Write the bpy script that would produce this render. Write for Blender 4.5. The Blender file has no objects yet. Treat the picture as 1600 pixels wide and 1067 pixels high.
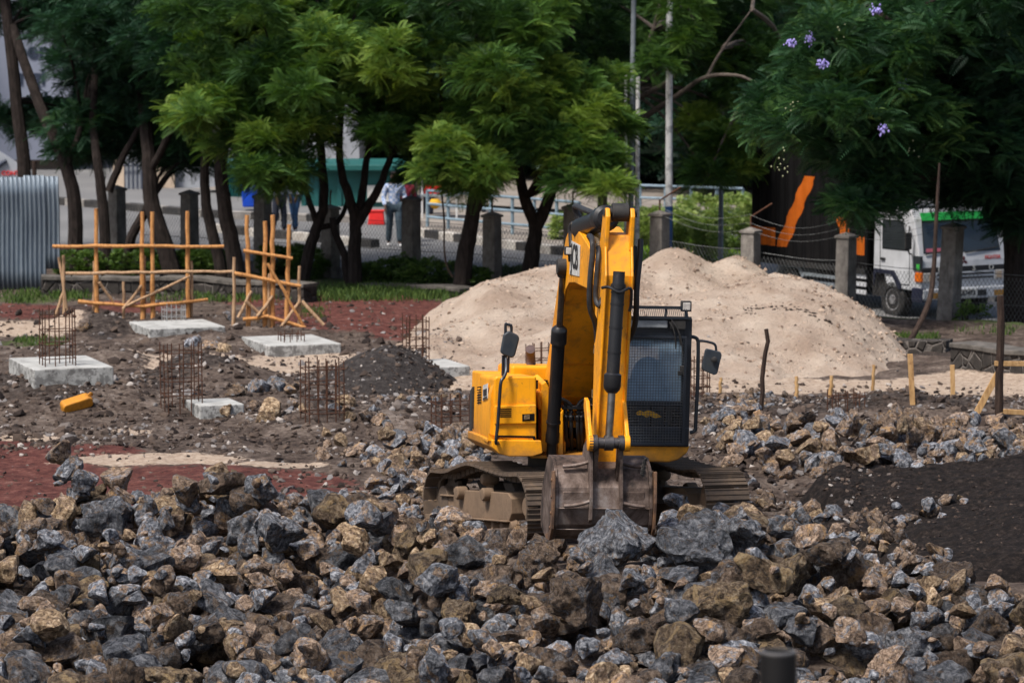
import bpy, bmesh, math, random
import numpy as np
from mathutils import Vector, Matrix, Euler, noise as mnoise
C = bpy.context.scene.collection
RNG = random.Random(7)
R_ = math.radians
# ------------------------------------------------------------------ camera model (the photograph's)
FPX, CX, CY, HCAM, HORIZON = 5544.0, 800.0, 533.5, 6.2, -22.0
PITCH = math.atan((CY - HORIZON) / FPX)
_F = Vector((0, math.cos(PITCH), -math.sin(PITCH)))
_U = Vector((0, math.sin(PITCH), math.cos(PITCH)))
CAM = Vector((0, 0, HCAM))
def ray(x, y):
    return _F * FPX + Vector((1, 0, 0)) * (x - CX) + _U * (CY - y)
def P(x, y, Y):
    d = ray(x, y); return CAM + d * (Y / d.y)
def G(x, y, z=0.0):
    d = ray(x, y); return CAM + d * ((z - HCAM) / d.z)
def proj(p):
    v = Vector(p) - CAM
    k = FPX / v.dot(_F)
    return CX + v.x * k, CY - v.dot(_U) * k
# ------------------------------------------------------------------ object bookkeeping
def tag(o, label=None, cat=None, group=None, kind=None):
    if label: o['label'] = label
    if cat: o['category'] = cat
    if group: o['group'] = group
    if kind: o['kind'] = kind
    return o
def empty(name, loc=(0, 0, 0), rz=0.0, mw=None):
    o = bpy.data.objects.new(name, None); C.objects.link(o)
    o.empty_display_size = 0.2
    if mw is not None: o.matrix_world = mw
    else:
        o.location = loc; o.rotation_euler = (0, 0, rz)
    return o
def link(name, me, parent=None, mats=()):
    o = bpy.data.objects.new(name, me); C.objects.link(o)
    for m in mats: me.materials.append(m)
    if parent is not None: o.parent = parent
    return o
class MB:
    def __init__(s): s.v = []; s.f = []; s.m = []; s.sm = []
    def add(s, vs, fs, mi=0, sm=False):
        b = len(s.v); s.v += [tuple(p) for p in vs]
        for f in fs:
            s.f.append(tuple(i + b for i in f)); s.m.append(mi); s.sm.append(sm)
    def hexa(s, p, mi=0):
        s.add(p, [(0, 3, 2, 1), (4, 5, 6, 7), (0, 1, 5, 4), (1, 2, 6, 5), (2, 3, 7, 6), (3, 0, 4, 7)], mi)
    def box(s, c, d, M=None, mi=0):
        c = Vector(c); h = Vector(d) / 2; ps = []
        for sx, sy, sz in ((-1,-1,-1),(1,-1,-1),(1,1,-1),(-1,1,-1),(-1,-1,1),(1,-1,1),(1,1,1),(-1,1,1)):
            q = Vector((sx * h.x, sy * h.y, sz * h.z))
            if M is not None: q = M @ q
            ps.append(q + c)
        s.hexa(ps, mi)
    def bb(s, x0, x1, y0, y1, z0, z1, mi=0):
        s.box(((x0+x1)/2, (y0+y1)/2, (z0+z1)/2), (abs(x1-x0), abs(y1-y0), abs(z1-z0)), None, mi)
    def prism(s, poly, off, mi=0):
        n = len(poly); off = Vector(off)
        vs = [Vector(p) for p in poly] + [Vector(p) + off for p in poly]
        fs = [tuple(range(n)), tuple(range(2*n-1, n-1, -1))] + [(i, i+n, (i+1) % n + n, (i+1) % n) for i in range(n)]
        s.add(vs, fs, mi)
    def tube(s, pts, r, n=8, mi=0, caps=True, sm=True):
        pts = [Vector(p) for p in pts]; k = len(pts)
        rs = list(r) if hasattr(r, '__len__') else [r] * k
        t0 = (pts[1] - pts[0]).normalized()
        up = Vector((0, 0, 1)) if abs(t0.z) < .9 else Vector((1, 0, 0))
        a = t0.cross(up).normalized(); vs = []
        for i, p in enumerate(pts):
            t = ((pts[min(i+1, k-1)] - p).normalized() + (p - pts[max(i-1, 0)]).normalized())
            t = t.normalized() if t.length > 1e-6 else t0
            a = (a - t * a.dot(t)); a = a.normalized() if a.length > 1e-6 else t.orthogonal().normalized()
            b = t.cross(a)
            for j in range(n):
                w = 2 * math.pi * j / n
                vs.append(p + (a * math.cos(w) + b * math.sin(w)) * rs[i])
        fs = [(i*n+j, i*n+(j+1) % n, (i+1)*n+(j+1) % n, (i+1)*n+j) for i in range(k-1) for j in range(n)]
        s.add(vs, fs, mi, sm)
        if caps:
            b = len(s.v) - len(vs)
            s.f.append(tuple(b + j for j in range(n-1, -1, -1))); s.m.append(mi); s.sm.append(False)
            s.f.append(tuple(b + (k-1)*n + j for j in range(n))); s.m.append(mi); s.sm.append(False)
    def lathe(s, c, axis, prof, n=24, mi=0, sm=True):
        c = Vector(c); ax = Vector(axis).normalized(); a = ax.orthogonal().normalized(); b = ax.cross(a)
        vs = []
        for (h, r) in prof:
            for j in range(n):
                w = 2*math.pi*j/n; vs.append(c + ax*h + (a*math.cos(w) + b*math.sin(w))*max(r, 1e-4))
        k = len(prof)
        fs = [(i*n+j, i*n+(j+1) % n, (i+1)*n+(j+1) % n, (i+1)*n+j) for i in range(k-1) for j in range(n)]
        fs += [tuple(range(n-1, -1, -1)), tuple((k-1)*n+j for j in range(n))]
        s.add(vs, fs, mi, sm)
    def build(s, name, mats, parent=None, bevel=0.0, seg=2, sharp=35, xf=None):
        me = bpy.data.meshes.new(name)
        vs = s.v if xf is None else [tuple(xf @ Vector(p)) for p in s.v]
        me.from_pydata(vs, [], s.f)
        me.polygons.foreach_set('material_index', s.m)
        me.polygons.foreach_set('use_smooth', s.sm)
        bm = bmesh.new(); bm.from_mesh(me); bmesh.ops.recalc_face_normals(bm, faces=bm.faces); bm.to_mesh(me); bm.free()
        if any(s.sm): me.set_sharp_from_angle(angle=R_(sharp))
        o = link(name, me, parent, mats if isinstance(mats, (list, tuple)) else [mats])
        if bevel:
            md = o.modifiers.new('bevel', 'BEVEL'); md.width = bevel; md.segments = seg; md.limit_method = 'ANGLE'; md.angle_limit = R_(30)
        return o
def np_mesh(name, V, Fq, mats, parent=None, smooth=False, tint=None, mi=None):
    """V (n,3) float, Fq (m,k) int -> mesh object"""
    me = bpy.data.meshes.new(name); k = Fq.shape[1]
    me.vertices.add(len(V)); me.vertices.foreach_set('co', np.ascontiguousarray(V, dtype=np.float32).ravel())
    me.loops.add(Fq.size); me.loops.foreach_set('vertex_index', np.ascontiguousarray(Fq, dtype=np.int32).ravel())
    me.polygons.add(len(Fq)); me.polygons.foreach_set('loop_start', np.arange(0, Fq.size, k, dtype=np.int32))
    if mi is not None: me.polygons.foreach_set('material_index', np.ascontiguousarray(mi, dtype=np.int32))
    me.polygons.foreach_set('use_smooth', np.full(len(Fq), smooth, dtype=bool))
    if tint is not None:
        a = me.attributes.new('tint', 'FLOAT', 'FACE'); a.data.foreach_set('value', np.ascontiguousarray(tint, dtype=np.float32))
    me.update(calc_edges=True)
    return link(name, me, parent, mats)
def smoothpath(pts, k=4):
    """Catmull-Rom through points"""
    pts = [Vector(p) for p in pts]; out = []
    for i in range(len(pts)-1):
        p0, p1, p2, p3 = pts[max(i-1, 0)], pts[i], pts[i+1], pts[min(i+2, len(pts)-1)]
        for j in range(k):
            t = j / k
            out.append(0.5*((2*p1)+(p2-p0)*t+(2*p0-5*p1+4*p2-p3)*t*t+(3*p1-p0-3*p2+p3)*t**3))
    out.append(pts[-1]); return out
# ------------------------------------------------------------------ value noise (numpy)
_perm = np.random.RandomState(11).rand(256, 256)
def vnoise(x, y):
    xi = np.floor(x).astype(int); yi = np.floor(y).astype(int); fx = x-xi; fy = y-yi
    fx = fx*fx*(3-2*fx); fy = fy*fy*(3-2*fy)
    g = lambda a, b: _perm[a & 255, b & 255]
    return (g(xi, yi)*(1-fx)+g(xi+1, yi)*fx)*(1-fy)+(g(xi, yi+1)*(1-fx)+g(xi+1, yi+1)*fx)*fy
def fbm(x, y, o=4):
    s = 0; a = .5; t = 0
    for i in range(o):
        s = s + a*vnoise(x*2**i+17.3*i, y*2**i+5.1*i); t += a; a *= .55
    return s/t - .5
def sstep(a, b, x):
    t = np.clip((x-a)/(b-a), 0, 1); return t*t*(3-2*t)
# ------------------------------------------------------------------ materials
class Mat:
    def __init__(s, name):
        s.m = bpy.data.materials.new(name); s.m.use_nodes = True; s.t = s.m.node_tree
        s.b = s.t.nodes['Principled BSDF']; s.out = s.t.nodes['Material Output']
        s.co = s.n('ShaderNodeTexCoord')
    def n(s, ty): return s.t.nodes.new(ty)
    def l(s, a, b): s.t.links.new(a, b)
    def sock(s, node_in, v):
        if hasattr(v, 'is_linked') or isinstance(v, bpy.types.NodeSocket): s.l(v, node_in)
        elif isinstance(v, (tuple, list)) and len(v) == 3 and node_in.type == 'RGBA': node_in.default_value = (*v, 1)
        else: node_in.default_value = v
    def vec(s, scale=(1, 1, 1), kind='Object', off=None):
        mp = s.n('ShaderNodeMapping'); s.l(s.co.outputs[kind], mp.inputs[0]); mp.inputs['Scale'].default_value = scale
        if off is not None: s.l(off, mp.inputs['Location'])
        return mp.outputs[0]
    def noise(s, scale, detail=4, rough=.6, vec=None, dist=0.0):
        t = s.n('ShaderNodeTexNoise'); s.l(vec if vec is not None else s.co.outputs['Object'], t.inputs['Vector'])
        t.inputs['Scale'].default_value = scale; t.inputs['Detail'].default_value = detail
        t.inputs['Roughness'].default_value = rough; t.inputs['Distortion'].default_value = dist
        return t.outputs['Fac']
    def voro(s, scale, feature='F1', vec=None, out='Distance', rnd=1.0):
        t = s.n('ShaderNodeTexVoronoi'); t.feature = feature; s.l(vec if vec is not None else s.co.outputs['Object'], t.inputs['Vector'])
        t.inputs['Scale'].default_value = scale; t.inputs['Randomness'].default_value = rnd; return t.outputs[out]
    def ramp(s, fac, stops, interp='LINEAR'):
        r = s.n('ShaderNodeValToRGB'); s.l(fac, r.inputs[0]); e = r.color_ramp.elements; r.color_ramp.interpolation = interp
        while len(e) < len(stops): e.new(.5)
        for el, (p, c) in zip(e, stops):
            el.position = p; el.color = (c, c, c, 1) if not hasattr(c, '__len__') else (*c, 1)
        return r.outputs[0]
    def mix(s, fac, a, b, mode='MIX'):
        x = s.n('ShaderNodeMix'); x.data_type = 'RGBA'; x.blend_type = mode
        s.sock(x.inputs[0], fac); s.sock(x.inputs[6], a); s.sock(x.inputs[7], b); return x.outputs[2]
    def math(s, op, a, b=0.0, clamp=False):
        x = s.n('ShaderNodeMath'); x.operation = op; x.use_clamp = clamp; s.sock(x.inputs[0], a); s.sock(x.inputs[1], b); return x.outputs[0]
    def step(s, a, b, x):
        m = s.n('ShaderNodeMapRange'); m.interpolation_type = 'SMOOTHSTEP'; s.sock(m.inputs[0], x)
        m.inputs[1].default_value = a; m.inputs[2].default_value = b; return m.outputs[0]
    def attr(s, name, out='Fac'):
        a = s.n('ShaderNodeAttribute'); a.attribute_name = name; return a.outputs[out]
    def rnd(s): return s.n('ShaderNodeObjectInfo').outputs['Random']
    def xyz(s, kind='Object'):
        x = s.n('ShaderNodeSeparateXYZ'); s.l(s.co.outputs[kind], x.inputs[0]); return x.outputs
    def bump(s, h, strength=.5, dist=.02, prev=None):
        b = s.n('ShaderNodeBump'); b.inputs['Strength'].default_value = strength; b.inputs['Distance'].default_value = dist
        s.l(h, b.inputs['Height'])
        if prev is not None: s.l(prev, b.inputs['Normal'])
        s.l(b.outputs[0], s.b.inputs['Normal']); return b.outputs[0]
    def set(s, base=None, rough=None, metal=None, spec=None):
        if base is not None: s.sock(s.b.inputs['Base Color'], base)
        if rough is not None: s.sock(s.b.inputs['Roughness'], rough)
        if metal is not None: s.sock(s.b.inputs['Metallic'], metal)
        if spec is not None: s.sock(s.b.inputs['Specular IOR Level'], spec)
        return s.m
def simple(name, c1, c2=None, scale=6, rough=.7, metal=0, bump=0, bscale=40, spec=.4, lo=.35, hi=.65, bd=.01, detail=5):
    k = Mat(name)
    base = c1 if c2 is None else k.ramp(k.noise(scale, detail, .65), [(lo, c1), (hi, c2)])
    k.set(base, rough, metal, spec)
    if bump: k.bump(k.noise(bscale, 4, .6), bump, bd)
    return k.m
def painted(name, base, dirt=(.09, .06, .04), amount=.5, rough=.42, streak=True, chips=True, low=None):
    """machine paint: slightly uneven colour, dirt, dust, run-down streaks, chips"""
    k = Mat(name)
    n1 = k.noise(1.7, 4, .6); b2 = tuple(c*.72 for c in base)
    col = k.ramp(n1, [(.3, b2), (.62, base)])
    d = k.step(.62-.22*amount, .9-.1*amount, k.noise(5.5, 7, .72, dist=.4))
    if streak:
        st = k.step(.56, .8, k.noise(3.0, 5, .65, k.vec((9, 9, .55))))
        d = k.math('MAXIMUM', d, k.math('MULTIPLY', st, .55*amount+.12))
    if low is not None:
        z = k.xyz()[2]
        zz = k.math('ADD', z, k.math('MULTIPLY', k.noise(4, 5, .7), .5))
        d = k.math('MAXIMUM', d, k.math('MULTIPLY', k.step(low[1]+.25, low[0]+.25, zz), .8))
    col = k.mix(k.math('MULTIPLY', d, .75), col, dirt)
    if chips:
        ch = k.step(.665, .70, k.noise(19, 5, .75)); col = k.mix(k.math('MULTIPLY', ch, .8), col, (.035, .028, .022))
    rg = k.math('ADD', k.math('MULTIPLY', d, .35), rough)
    k.set(col, rg, 0, .45); k.bump(k.noise(60, 3, .5), .06, .004)
    return k.m
M = {}
M['yellow'] = painted('machine_yellow', (.93, .375, .004), amount=.62, low=(.85, 1.12))
M['yellow_arm'] = painted('arm_yellow', (.92, .36, .004), amount=.85, chips=True)
M['black_cyl'] = painted('cylinder_black', (.012, .012, .014), dirt=(.07, .055, .045), amount=.35, rough=.38)
M['cab_dark'] = painted('cab_dark_paint', (.014, .018, .026), dirt=(.08, .07, .065), amount=.35, rough=.4, chips=False)
M['rubber'] = simple('black_rubber', (.012, .012, .013), (.035, .032, .03), 9, .75, bump=.2)
M['hose'] = simple('hose_rubber', (.014, .014, .016), (.03, .03, .032), 20, .55, bump=.4, bscale=150, bd=.004)
M['chrome'] = simple('rod_chrome', (.32, .30, .29), (.18, .15, .13), 8, .3, 1.0)
M['fitting'] = simple('hose_fitting', (.30, .20, .10), (.07, .06, .05), 30, .5, .4)
M['dark_void'] = simple('dark_interior', (.006, .006, .007), rough=.9, spec=.1)
M['steel_dirty'] = painted('track_steel', (.085, .06, .043), dirt=(.20, .135, .085), amount=1.0, rough=.7)
M['frame_mud'] = painted('mud_caked_frame', (.19, .125, .078), dirt=(.045, .033, .026), amount=.85, rough=.85)
k = Mat('bucket_steel')
n = k.noise(3.2, 7, .7, dist=.5)
c = k.ramp(n, [(.36, (.022, .016, .014)), (.46, (.085, .058, .046)), (.56, (.15, .11, .092)), (.68, (.24, .20, .18))])
sc = k.step(.63, .72, k.noise(14, 5, .8, k.vec((3.2, 1, .8))))
k.set(k.mix(k.math('MULTIPLY', sc, .45), c, (.33, .29, .27)), k.ramp(n, [(.3, .8), (.7, .42)]), .35, .4); k.bump(k.noise(28, 6, .7), .3, .012)
M['bucket'] = k.m
M['bucket_edge'] = simple('bucket_worn_edge', (.24, .13, .07), (.09, .055, .04), 7, .6, .3, bump=.3)
M['white_decal'] = simple('decal_white', (.62, .62, .6), (.42, .4, .36), 12, .5)
M['black_decal'] = simple('decal_black', (.015, .015, .017), rough=.5)
M['mirror_back'] = simple('mirror_shell', (.022, .03, .042), (.04, .045, .05), 6, .45)
M['lamp_glass'] = simple('lamp_glass', (.55, .52, .48), (.35, .33, .32), 10, .2)
M['seat_cover'] = simple('seat_cover', (.62, .66, .70), (.5, .55, .6), 3, .8)
M['dust_wire'] = simple('guard_wire', (.05, .062, .08), (.09, .09, .09), 14, .6)
def glass_mat(name, tint, film, filmcol, rough=.08):  # diffuse layer: dust, and on the cab panes painted sky reflection
    k = Mat(name); t = k.n('ShaderNodeBsdfTransparent'); t.inputs[0].default_value = (*tint, 1)
    g = k.n('ShaderNodeBsdfGlossy'); g.inputs['Roughness'].default_value = rough; g.inputs[0].default_value = (.9, .95, 1, 1)
    f = k.n('ShaderNodeFresnel'); f.inputs[0].default_value = 1.5
    d = k.n('ShaderNodeBsdfDiffuse'); d.inputs[0].default_value = (*filmcol, 1)
    m1 = k.n('ShaderNodeMixShader'); k.l(f.outputs[0], m1.inputs[0]); k.l(t.outputs[0], m1.inputs[1]); k.l(g.outputs[0], m1.inputs[2])
    m2 = k.n('ShaderNodeMixShader'); k.l(k.math('MULTIPLY', k.ramp(k.noise(4, 4, .6), [(.3, .6), (.7, 1.0)]), film), m2.inputs[0])
    k.l(m1.outputs[0], m2.inputs[1]); k.l(d.outputs[0], m2.inputs[2]); k.l(m2.outputs[0], k.out.inputs[0])
    return k.m
M['cab_glass'] = glass_mat('cab_glass', (.90, .95, 1.0), .70, (.34, .50, .66))  # pale blue diffuse layer paints the sky's reflection onto the panes
M['cab_glass_low'] = glass_mat('cab_lower_glass', (.5, .55, .6), .12, (.1, .1, .1))
M['windscreen'] = glass_mat('windscreen_glass', (.45, .55, .6), .10, (.3, .35, .38))
M['yellow_rag'] = simple('yellow_cloth', (.62, .36, .02), (.42, .22, .01), 25, .8)
# rocks -----------------------------------------------------------------------------------------
def rock_nodes(k, v, sc, stops, alt, crust, crust_lo, pale):
    """broken basalt: mottled body colour, patches of a second colour, crust, pale lichen grains and dark pits"""
    n1 = k.noise(3.4*sc, 9, .74, v, .5); col = k.ramp(n1, stops)
    col = k.mix(k.math('MULTIPLY', k.step(.53, .60, k.noise(1.5*sc, 6, .7, v, .7)), .8), col, k.ramp(k.noise(6*sc, 8, .75, v), alt))
    col = k.mix(k.math('MULTIPLY', k.step(crust_lo, crust_lo+.07, k.noise(1.3*sc, 6, .68, v, .9)), .9), col, k.ramp(k.noise(8*sc, 8, .78, v), [(.34, crust[0]), (.62, crust[1])]))
    col = k.mix(k.math('MULTIPLY', k.step(.55, .64, k.noise(12*sc, 7, .8, v)), pale), col, (.36, .345, .335))
    col = k.mix(k.math('MULTIPLY', k.step(.44, .33, k.noise(9*sc, 8, .78, v)), .9), col, (.011, .009, .009))
    h = k.math('ADD', k.noise(4.5*sc, 9, .74, v), k.math('MULTIPLY', k.noise(20*sc, 6, .75, v), .5))
    return col, h
RB = [(.38, (.020, .014, .011)), (.45, (.085, .056, .039)), (.53, (.185, .128, .090)), (.62, (.34, .255, .19))]
RG_ = [(.38, (.018, .019, .024)), (.45, (.070, .076, .090)), (.53, (.155, .163, .185)), (.62, (.36, .365, .385))]
RO = [(.38, (.026, .019, .014)), (.45, (.115, .076, .047)), (.53, (.245, .170, .102)), (.62, (.45, .355, .245))]
CR1 = ((.13, .066, .028), (.38, .24, .115)); CR2 = ((.26, .15, .055), (.54, .40, .225))
def rock_mat(name, stops, alt, crust, crust_lo, pale=.5, sc=1.0):
    k = Mat(name)
    rnd = k.rnd(); off = k.n('ShaderNodeCombineXYZ'); k.l(k.math('MULTIPLY', rnd, 37.0), off.inputs[0]); k.l(k.math('MULTIPLY', rnd, 91.0), off.inputs[1])
    col, h = rock_nodes(k, k.vec((1, 1, 1), off=off.outputs[0]), sc, stops, alt, crust, crust_lo, pale)
    hv = k.n('ShaderNodeHueSaturation'); k.l(col, hv.inputs['Color']); k.l(k.math('ADD', k.math('MULTIPLY', rnd, .6), .7), hv.inputs['Value'])
    k.set(hv.outputs[0], .85, 0, .3); k.bump(h, 1.0, .19)
    return k.m
M['rock_brown'] = rock_mat('rock_brown', RB, RG_, CR1, .58, .45)
M['rock_grey'] = rock_mat('rock_blue_grey', RG_, RB, CR1, .60, .55)
M['rock_ochre'] = rock_mat('rock_ochre', RO, RB, CR2, .52, .35)
for q_, a_ in (('brown', (RB, RG_, CR1, .58, .45)), ('grey', (RG_, RB, CR1, .60, .6)), ('ochre', (RO, RB, CR2, .52, .35))): M['hero_'+q_] = rock_mat('boulder_'+q_, *a_, sc=1.9)
RGL = [(p_, tuple(min(.6, c_*1.5) for c_ in q_)) for p_, q_ in RG_]; M['hero_grey'] = rock_mat('boulder_pale_grey', RGL, RB, CR1, .60, .75, sc=1.9)
k = Mat('rubble_mix')
tt = k.attr('tint'); w_ = k.vec((1, 1, 1))
c1, h = rock_nodes(k, w_, 6.0, RB, RG_, CR1, .56, .4); c2 = k.ramp(k.noise(20, 9, .74, w_, .5), RG_); c3 = k.ramp(k.noise(20, 9, .74, w_, .5), RO)
col = k.mix(k.step(.48, .50, tt), c1, k.mix(k.step(.40, .5, k.noise(9, 6, .7)), c1, c2)); col = k.mix(k.step(.83, .85, tt), col, k.mix(k.step(.40, .5, k.noise(9, 6, .7)), c1, c3))
hv = k.n('ShaderNodeHueSaturation'); k.l(col, hv.inputs['Color']); k.l(k.math('ADD', k.math('MULTIPLY', k.math('FRACT', k.math('MULTIPLY', tt, 57.0)), .7), .65), hv.inputs['Value'])
k.set(hv.outputs[0], .88, 0, .25); k.bump(h, 1.0, .02)
M['rubble'] = k.m
k = Mat('gravel_mix')
tt = k.attr('tint')
k.set(k.ramp(tt, [(0, (.022, .017, .016)), (.4, (.065, .047, .038)), (.7, (.11, .082, .066)), (.88, (.17, .16, .16)), (1, (.36, .32, .29))]), .95, 0, .15)
M['gravel'] = k.m
# site materials ------------------------------------------------------------------------------------
k = Mat('sand')
n1 = k.noise(.9, 6, .65); n2 = k.noise(7, 6, .7)
c = k.ramp(n1, [(.36, (.40, .295, .225)), (.5, (.52, .405, .32)), (.64, (.61, .50, .405))])
c = k.mix(k.math('MULTIPLY', k.step(.57, .7, n2), .5), c, (.27, .18, .13))
c = k.mix(k.math('MULTIPLY', k.step(.62, .71, k.noise(11, 5, .7)), .8), c, (.10, .065, .05))
k.set(c, .95, 0, .15)
k.bump(k.math('ADD', k.noise(3.5, 9, .76), k.math('MULTIPLY', k.noise(26, 5, .7), .3)), 1.0, .17)
M['sand'] = k.m
k = Mat('sand_clods'); k.set(k.ramp(k.attr('tint'), [(0, (.12, .08, .06)), (.5, (.33, .25, .19)), (1, (.42, .33, .26))]), .95, 0, .15); M['sand_clod'] = k.m
k = Mat('black_earth'); k.set(k.ramp(k.noise(12, 7, .78), [(.38, (.008, .007, .007)), (.52, (.024, .018, .016)), (.62, (.05, .038, .032)), (.7, (.13, .10, .085))]), .95, 0, .15); k.bump(k.noise(26, 7, .78), 1.0, .07); M['black_earth'] = k.m
k = Mat('dark_gravel_earth')
c = k.ramp(k.noise(9, 7, .75), [(.3, (.02, .016, .015)), (.5, (.048, .041, .039)), (.68, (.10, .088, .083)), (.8, (.2, .17, .15))])
k.set(c, .95, 0, .15); k.bump(k.noise(24, 7, .75), 1.0, .07)
M['mound'] = k.m
k = Mat('concrete_pad')
n1 = k.noise(3.5, 7, .7)
c = k.ramp(n1, [(.3, (.22, .215, .205)), (.5, (.36, .36, .345)), (.7, (.45, .445, .43))])
g = k.n('ShaderNodeNewGeometry'); sp = k.n('ShaderNodeSeparateXYZ'); k.l(g.outputs['Normal'], sp.inputs[0])
stain = k.math('MULTIPLY', k.step(.46, .56, k.noise(8, 5, .75)), k.step(.8, .3, sp.outputs[2]))
c = k.mix(k.math('MULTIPLY', stain, .7), c, (.085, .08, .078))
k.set(c, .9, 0, .2); k.bump(k.noise(30, 5, .7), .4, .01)
M['pad'] = k.m
M['rust'] = simple('rusty_steel', (.10, .038, .018), (.042, .02, .013), 25, .85, .2)
M['rebar_grey'] = simple('pale_steel', (.36, .36, .36), (.22, .21, .2), 12, .6, .3)
def wood(name, a, b, d):
    k = Mat(name)
    c = k.ramp(k.noise(4, 6, .7, k.vec((7, 7, 1.1))), [(.3, d), (.48, a), (.7, b)])
    c = k.mix(k.math('MULTIPLY', k.step(.62, .7, k.noise(10, 3, .6)), .7), c, d)
    c = k.mix(k.math('MULTIPLY', k.step(.5, .72, k.noise(1.8, 6, .7)), .6), c, tuple(q*.42 for q in a)); k.set(c, .8, 0, .2); k.bump(k.noise(18, 4, .6, k.vec((6, 6, 1))), .6, .012); return k.m
M['wood_orange'] = wood('peeled_pole_wood', (.47, .22, .075), (.60, .32, .13), (.20, .075, .03))
M['wood_pale'] = wood('weathered_pole_wood', (.38, .24, .14), (.50, .34, .21), (.16, .09, .05))
M['wood_stake'] = wood('sawn_stake_wood', (.47, .28, .12), (.58, .38, .19), (.22, .11, .05))
M['wood_dark'] = wood('dark_bark_wood', (.035, .022, .017), (.065, .042, .032), (.014, .01, .009))
k = Mat('post_concrete')
c = k.ramp(k.noise(4, 7, .7), [(.3, (.10, .088, .08)), (.5, (.19, .172, .155)), (.72, (.29, .265, .24))])
c = k.mix(k.math('MULTIPLY', k.step(.5, .72, k.noise(2.2, 5, .7, k.vec((4, 4, .7)))), .6), c, (.05, .045, .042))
k.set(c, .92, 0, .2); k.bump(k.noise(26, 6, .7), .5, .015); M['post'] = k.m
M['wire'] = simple('fence_wire', (.20, .21, .21), (.10, .10, .10), 3, .6, .5)
k = Mat('galvanised_sheet')
c = k.ramp(k.noise(1.6, 5, .65, k.vec((3, 3, .6))), [(.3, (.13, .16, .20)), (.6, (.23, .275, .32)), (.8, (.29, .335, .38))])
k.set(c, .42, .45, .5); M['zinc'] = k.m
k = Mat('stone_masonry')
e = k.voro(4.6, 'DISTANCE_TO_EDGE', k.vec((1, 1, .8)))
cc = k.ramp(k.noise(5, 5, .7), [(.3, (.018, .016, .015)), (.7, (.06, .052, .046))])
k.set(k.mix(k.math('MULTIPLY', k.step(.06, .02, e), k.step(.42, .6, k.noise(2.5, 5, .7))), cc, (.17, .15, .135)), .9, 0, .2); k.bump(k.step(0, .12, e), .8, .05); M['masonry'] = k.m  # stone and mortar colours darkened to hold the near tree's shade
M['cap_concrete'] = simple('wall_cap_concrete', (.06, .053, .046), (.14, .125, .11), 4, .9, bump=.5, bscale=20, bd=.02)  # capping colour likewise lowered for the shade under the tree
k = Mat('asphalt')
c = k.ramp(k.noise(.35, 5, .6), [(.3, (.125, .125, .128)), (.7, (.185, .183, .182))])
c = k.mix(k.math('MULTIPLY', k.step(.5, .75, k.noise(60, 4, .7)), .3), c, (.26, .255, .25)); k.set(c, .9, 0, .3); k.bump(k.noise(90, 3, .6), .3, .01); M['asphalt'] = k.m
M['paving'] = simple('pavement', (.17, .145, .125), (.25, .22, .19), .8, .9, bump=.3, bscale=30)
M['kerb_white'] = simple('kerb_white', (.60, .57, .52), (.36, .32, .28), 3, .8)
M['kerb_black'] = simple('kerb_black', (.016, .016, .018), (.06, .055, .05), 4, .8)
M['kerb_plain'] = simple('kerb_plain', (.30, .28, .26), (.18, .165, .15), 3, .9)
k = Mat('bark')
c = k.ramp(k.noise(5, 7, .7, k.vec((3, 3, .8))), [(.3, (.012, .0095, .009)), (.55, (.035, .027, .024)), (.8, (.075, .06, .052))])
k.set(c, .92, 0, .15); k.bump(k.noise(9, 7, .7, k.vec((3, 3, .6))), 1.0, .05); M['bark'] = k.m
M['bark_pale'] = simple('branch_bark', (.16, .13, .11), (.08, .065, .055), 12, .9)
def leaf_mat(name, stops, trans=.28):
    k = Mat(name); col = k.ramp(k.attr('tint'), stops)
    d = k.n('ShaderNodeBsdfTranslucent'); k.l(k.mix(1.0, col, (1.0, 1.0, .45), 'MULTIPLY'), d.inputs[0])
    k.set(col, .52, 0, .28)
    m = k.n('ShaderNodeMixShader'); m.inputs[0].default_value = trans
    k.l(k.b.outputs[0], m.inputs[1]); k.l(d.outputs[0], m.inputs[2]); k.l(m.outputs[0], k.out.inputs[0]); return k.m
M['leaf'] = leaf_mat('feathery_leaf', [(0, (.012, .038, .016)), (.4, (.042, .104, .025)), (.7, (.088, .18, .033)), (1, (.20, .295, .05))])
M['leaf_cool'] = leaf_mat('cool_feathery_leaf', [(0, (.010, .036, .022)), (.45, (.030, .088, .040)), (.75, (.065, .15, .048)), (1, (.15, .26, .06))])
M['leaf_near'] = leaf_mat('near_feathery_leaf', [(0, (.009, .032, .018)), (.45, (.030, .088, .034)), (.75, (.078, .165, .042)), (1, (.20, .30, .06))])
M['leaf_far'] = leaf_mat('far_leaf', [(0, (.010, .032, .022)), (.6, (.026, .072, .040)), (1, (.06, .13, .05))])
M['leaf_hedge'] = leaf_mat('hedge_leaf', [(0, (.03, .07, .016)), (.5, (.085, .155, .03)), (1, (.22, .31, .07))])
M['leaf_bright'] = leaf_mat('bright_bush_leaf', [(0, (.09, .16, .035)), (.5, (.23, .32, .085)), (1, (.42, .5, .18))])
M['grass'] = leaf_mat('grass_blade', [(0, (.025, .05, .012)), (.5, (.06, .11, .024)), (1, (.13, .19, .045))])
M['lawn'] = leaf_mat('lawn_blade', [(0, (.12, .24, .02)), (.5, (.2, .36, .03)), (1, (.3, .46, .05))])
M['flower'] = simple('lilac_flower', (.26, .22, .60), (.38, .34, .68), 9, .7)
M['pod'] = simple('pale_seed_pod', (.45, .47, .28), (.33, .35, .2), 9, .7)
M['pole_grey'] = simple('pole_grey_paint', (.24, .27, .30), (.15, .17, .185), 3, .5)
M['pole_white'] = simple('pole_white_paint', (.34, .34, .35), (.66, .66, .66), 5, .55, lo=.40, hi=.47)
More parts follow.
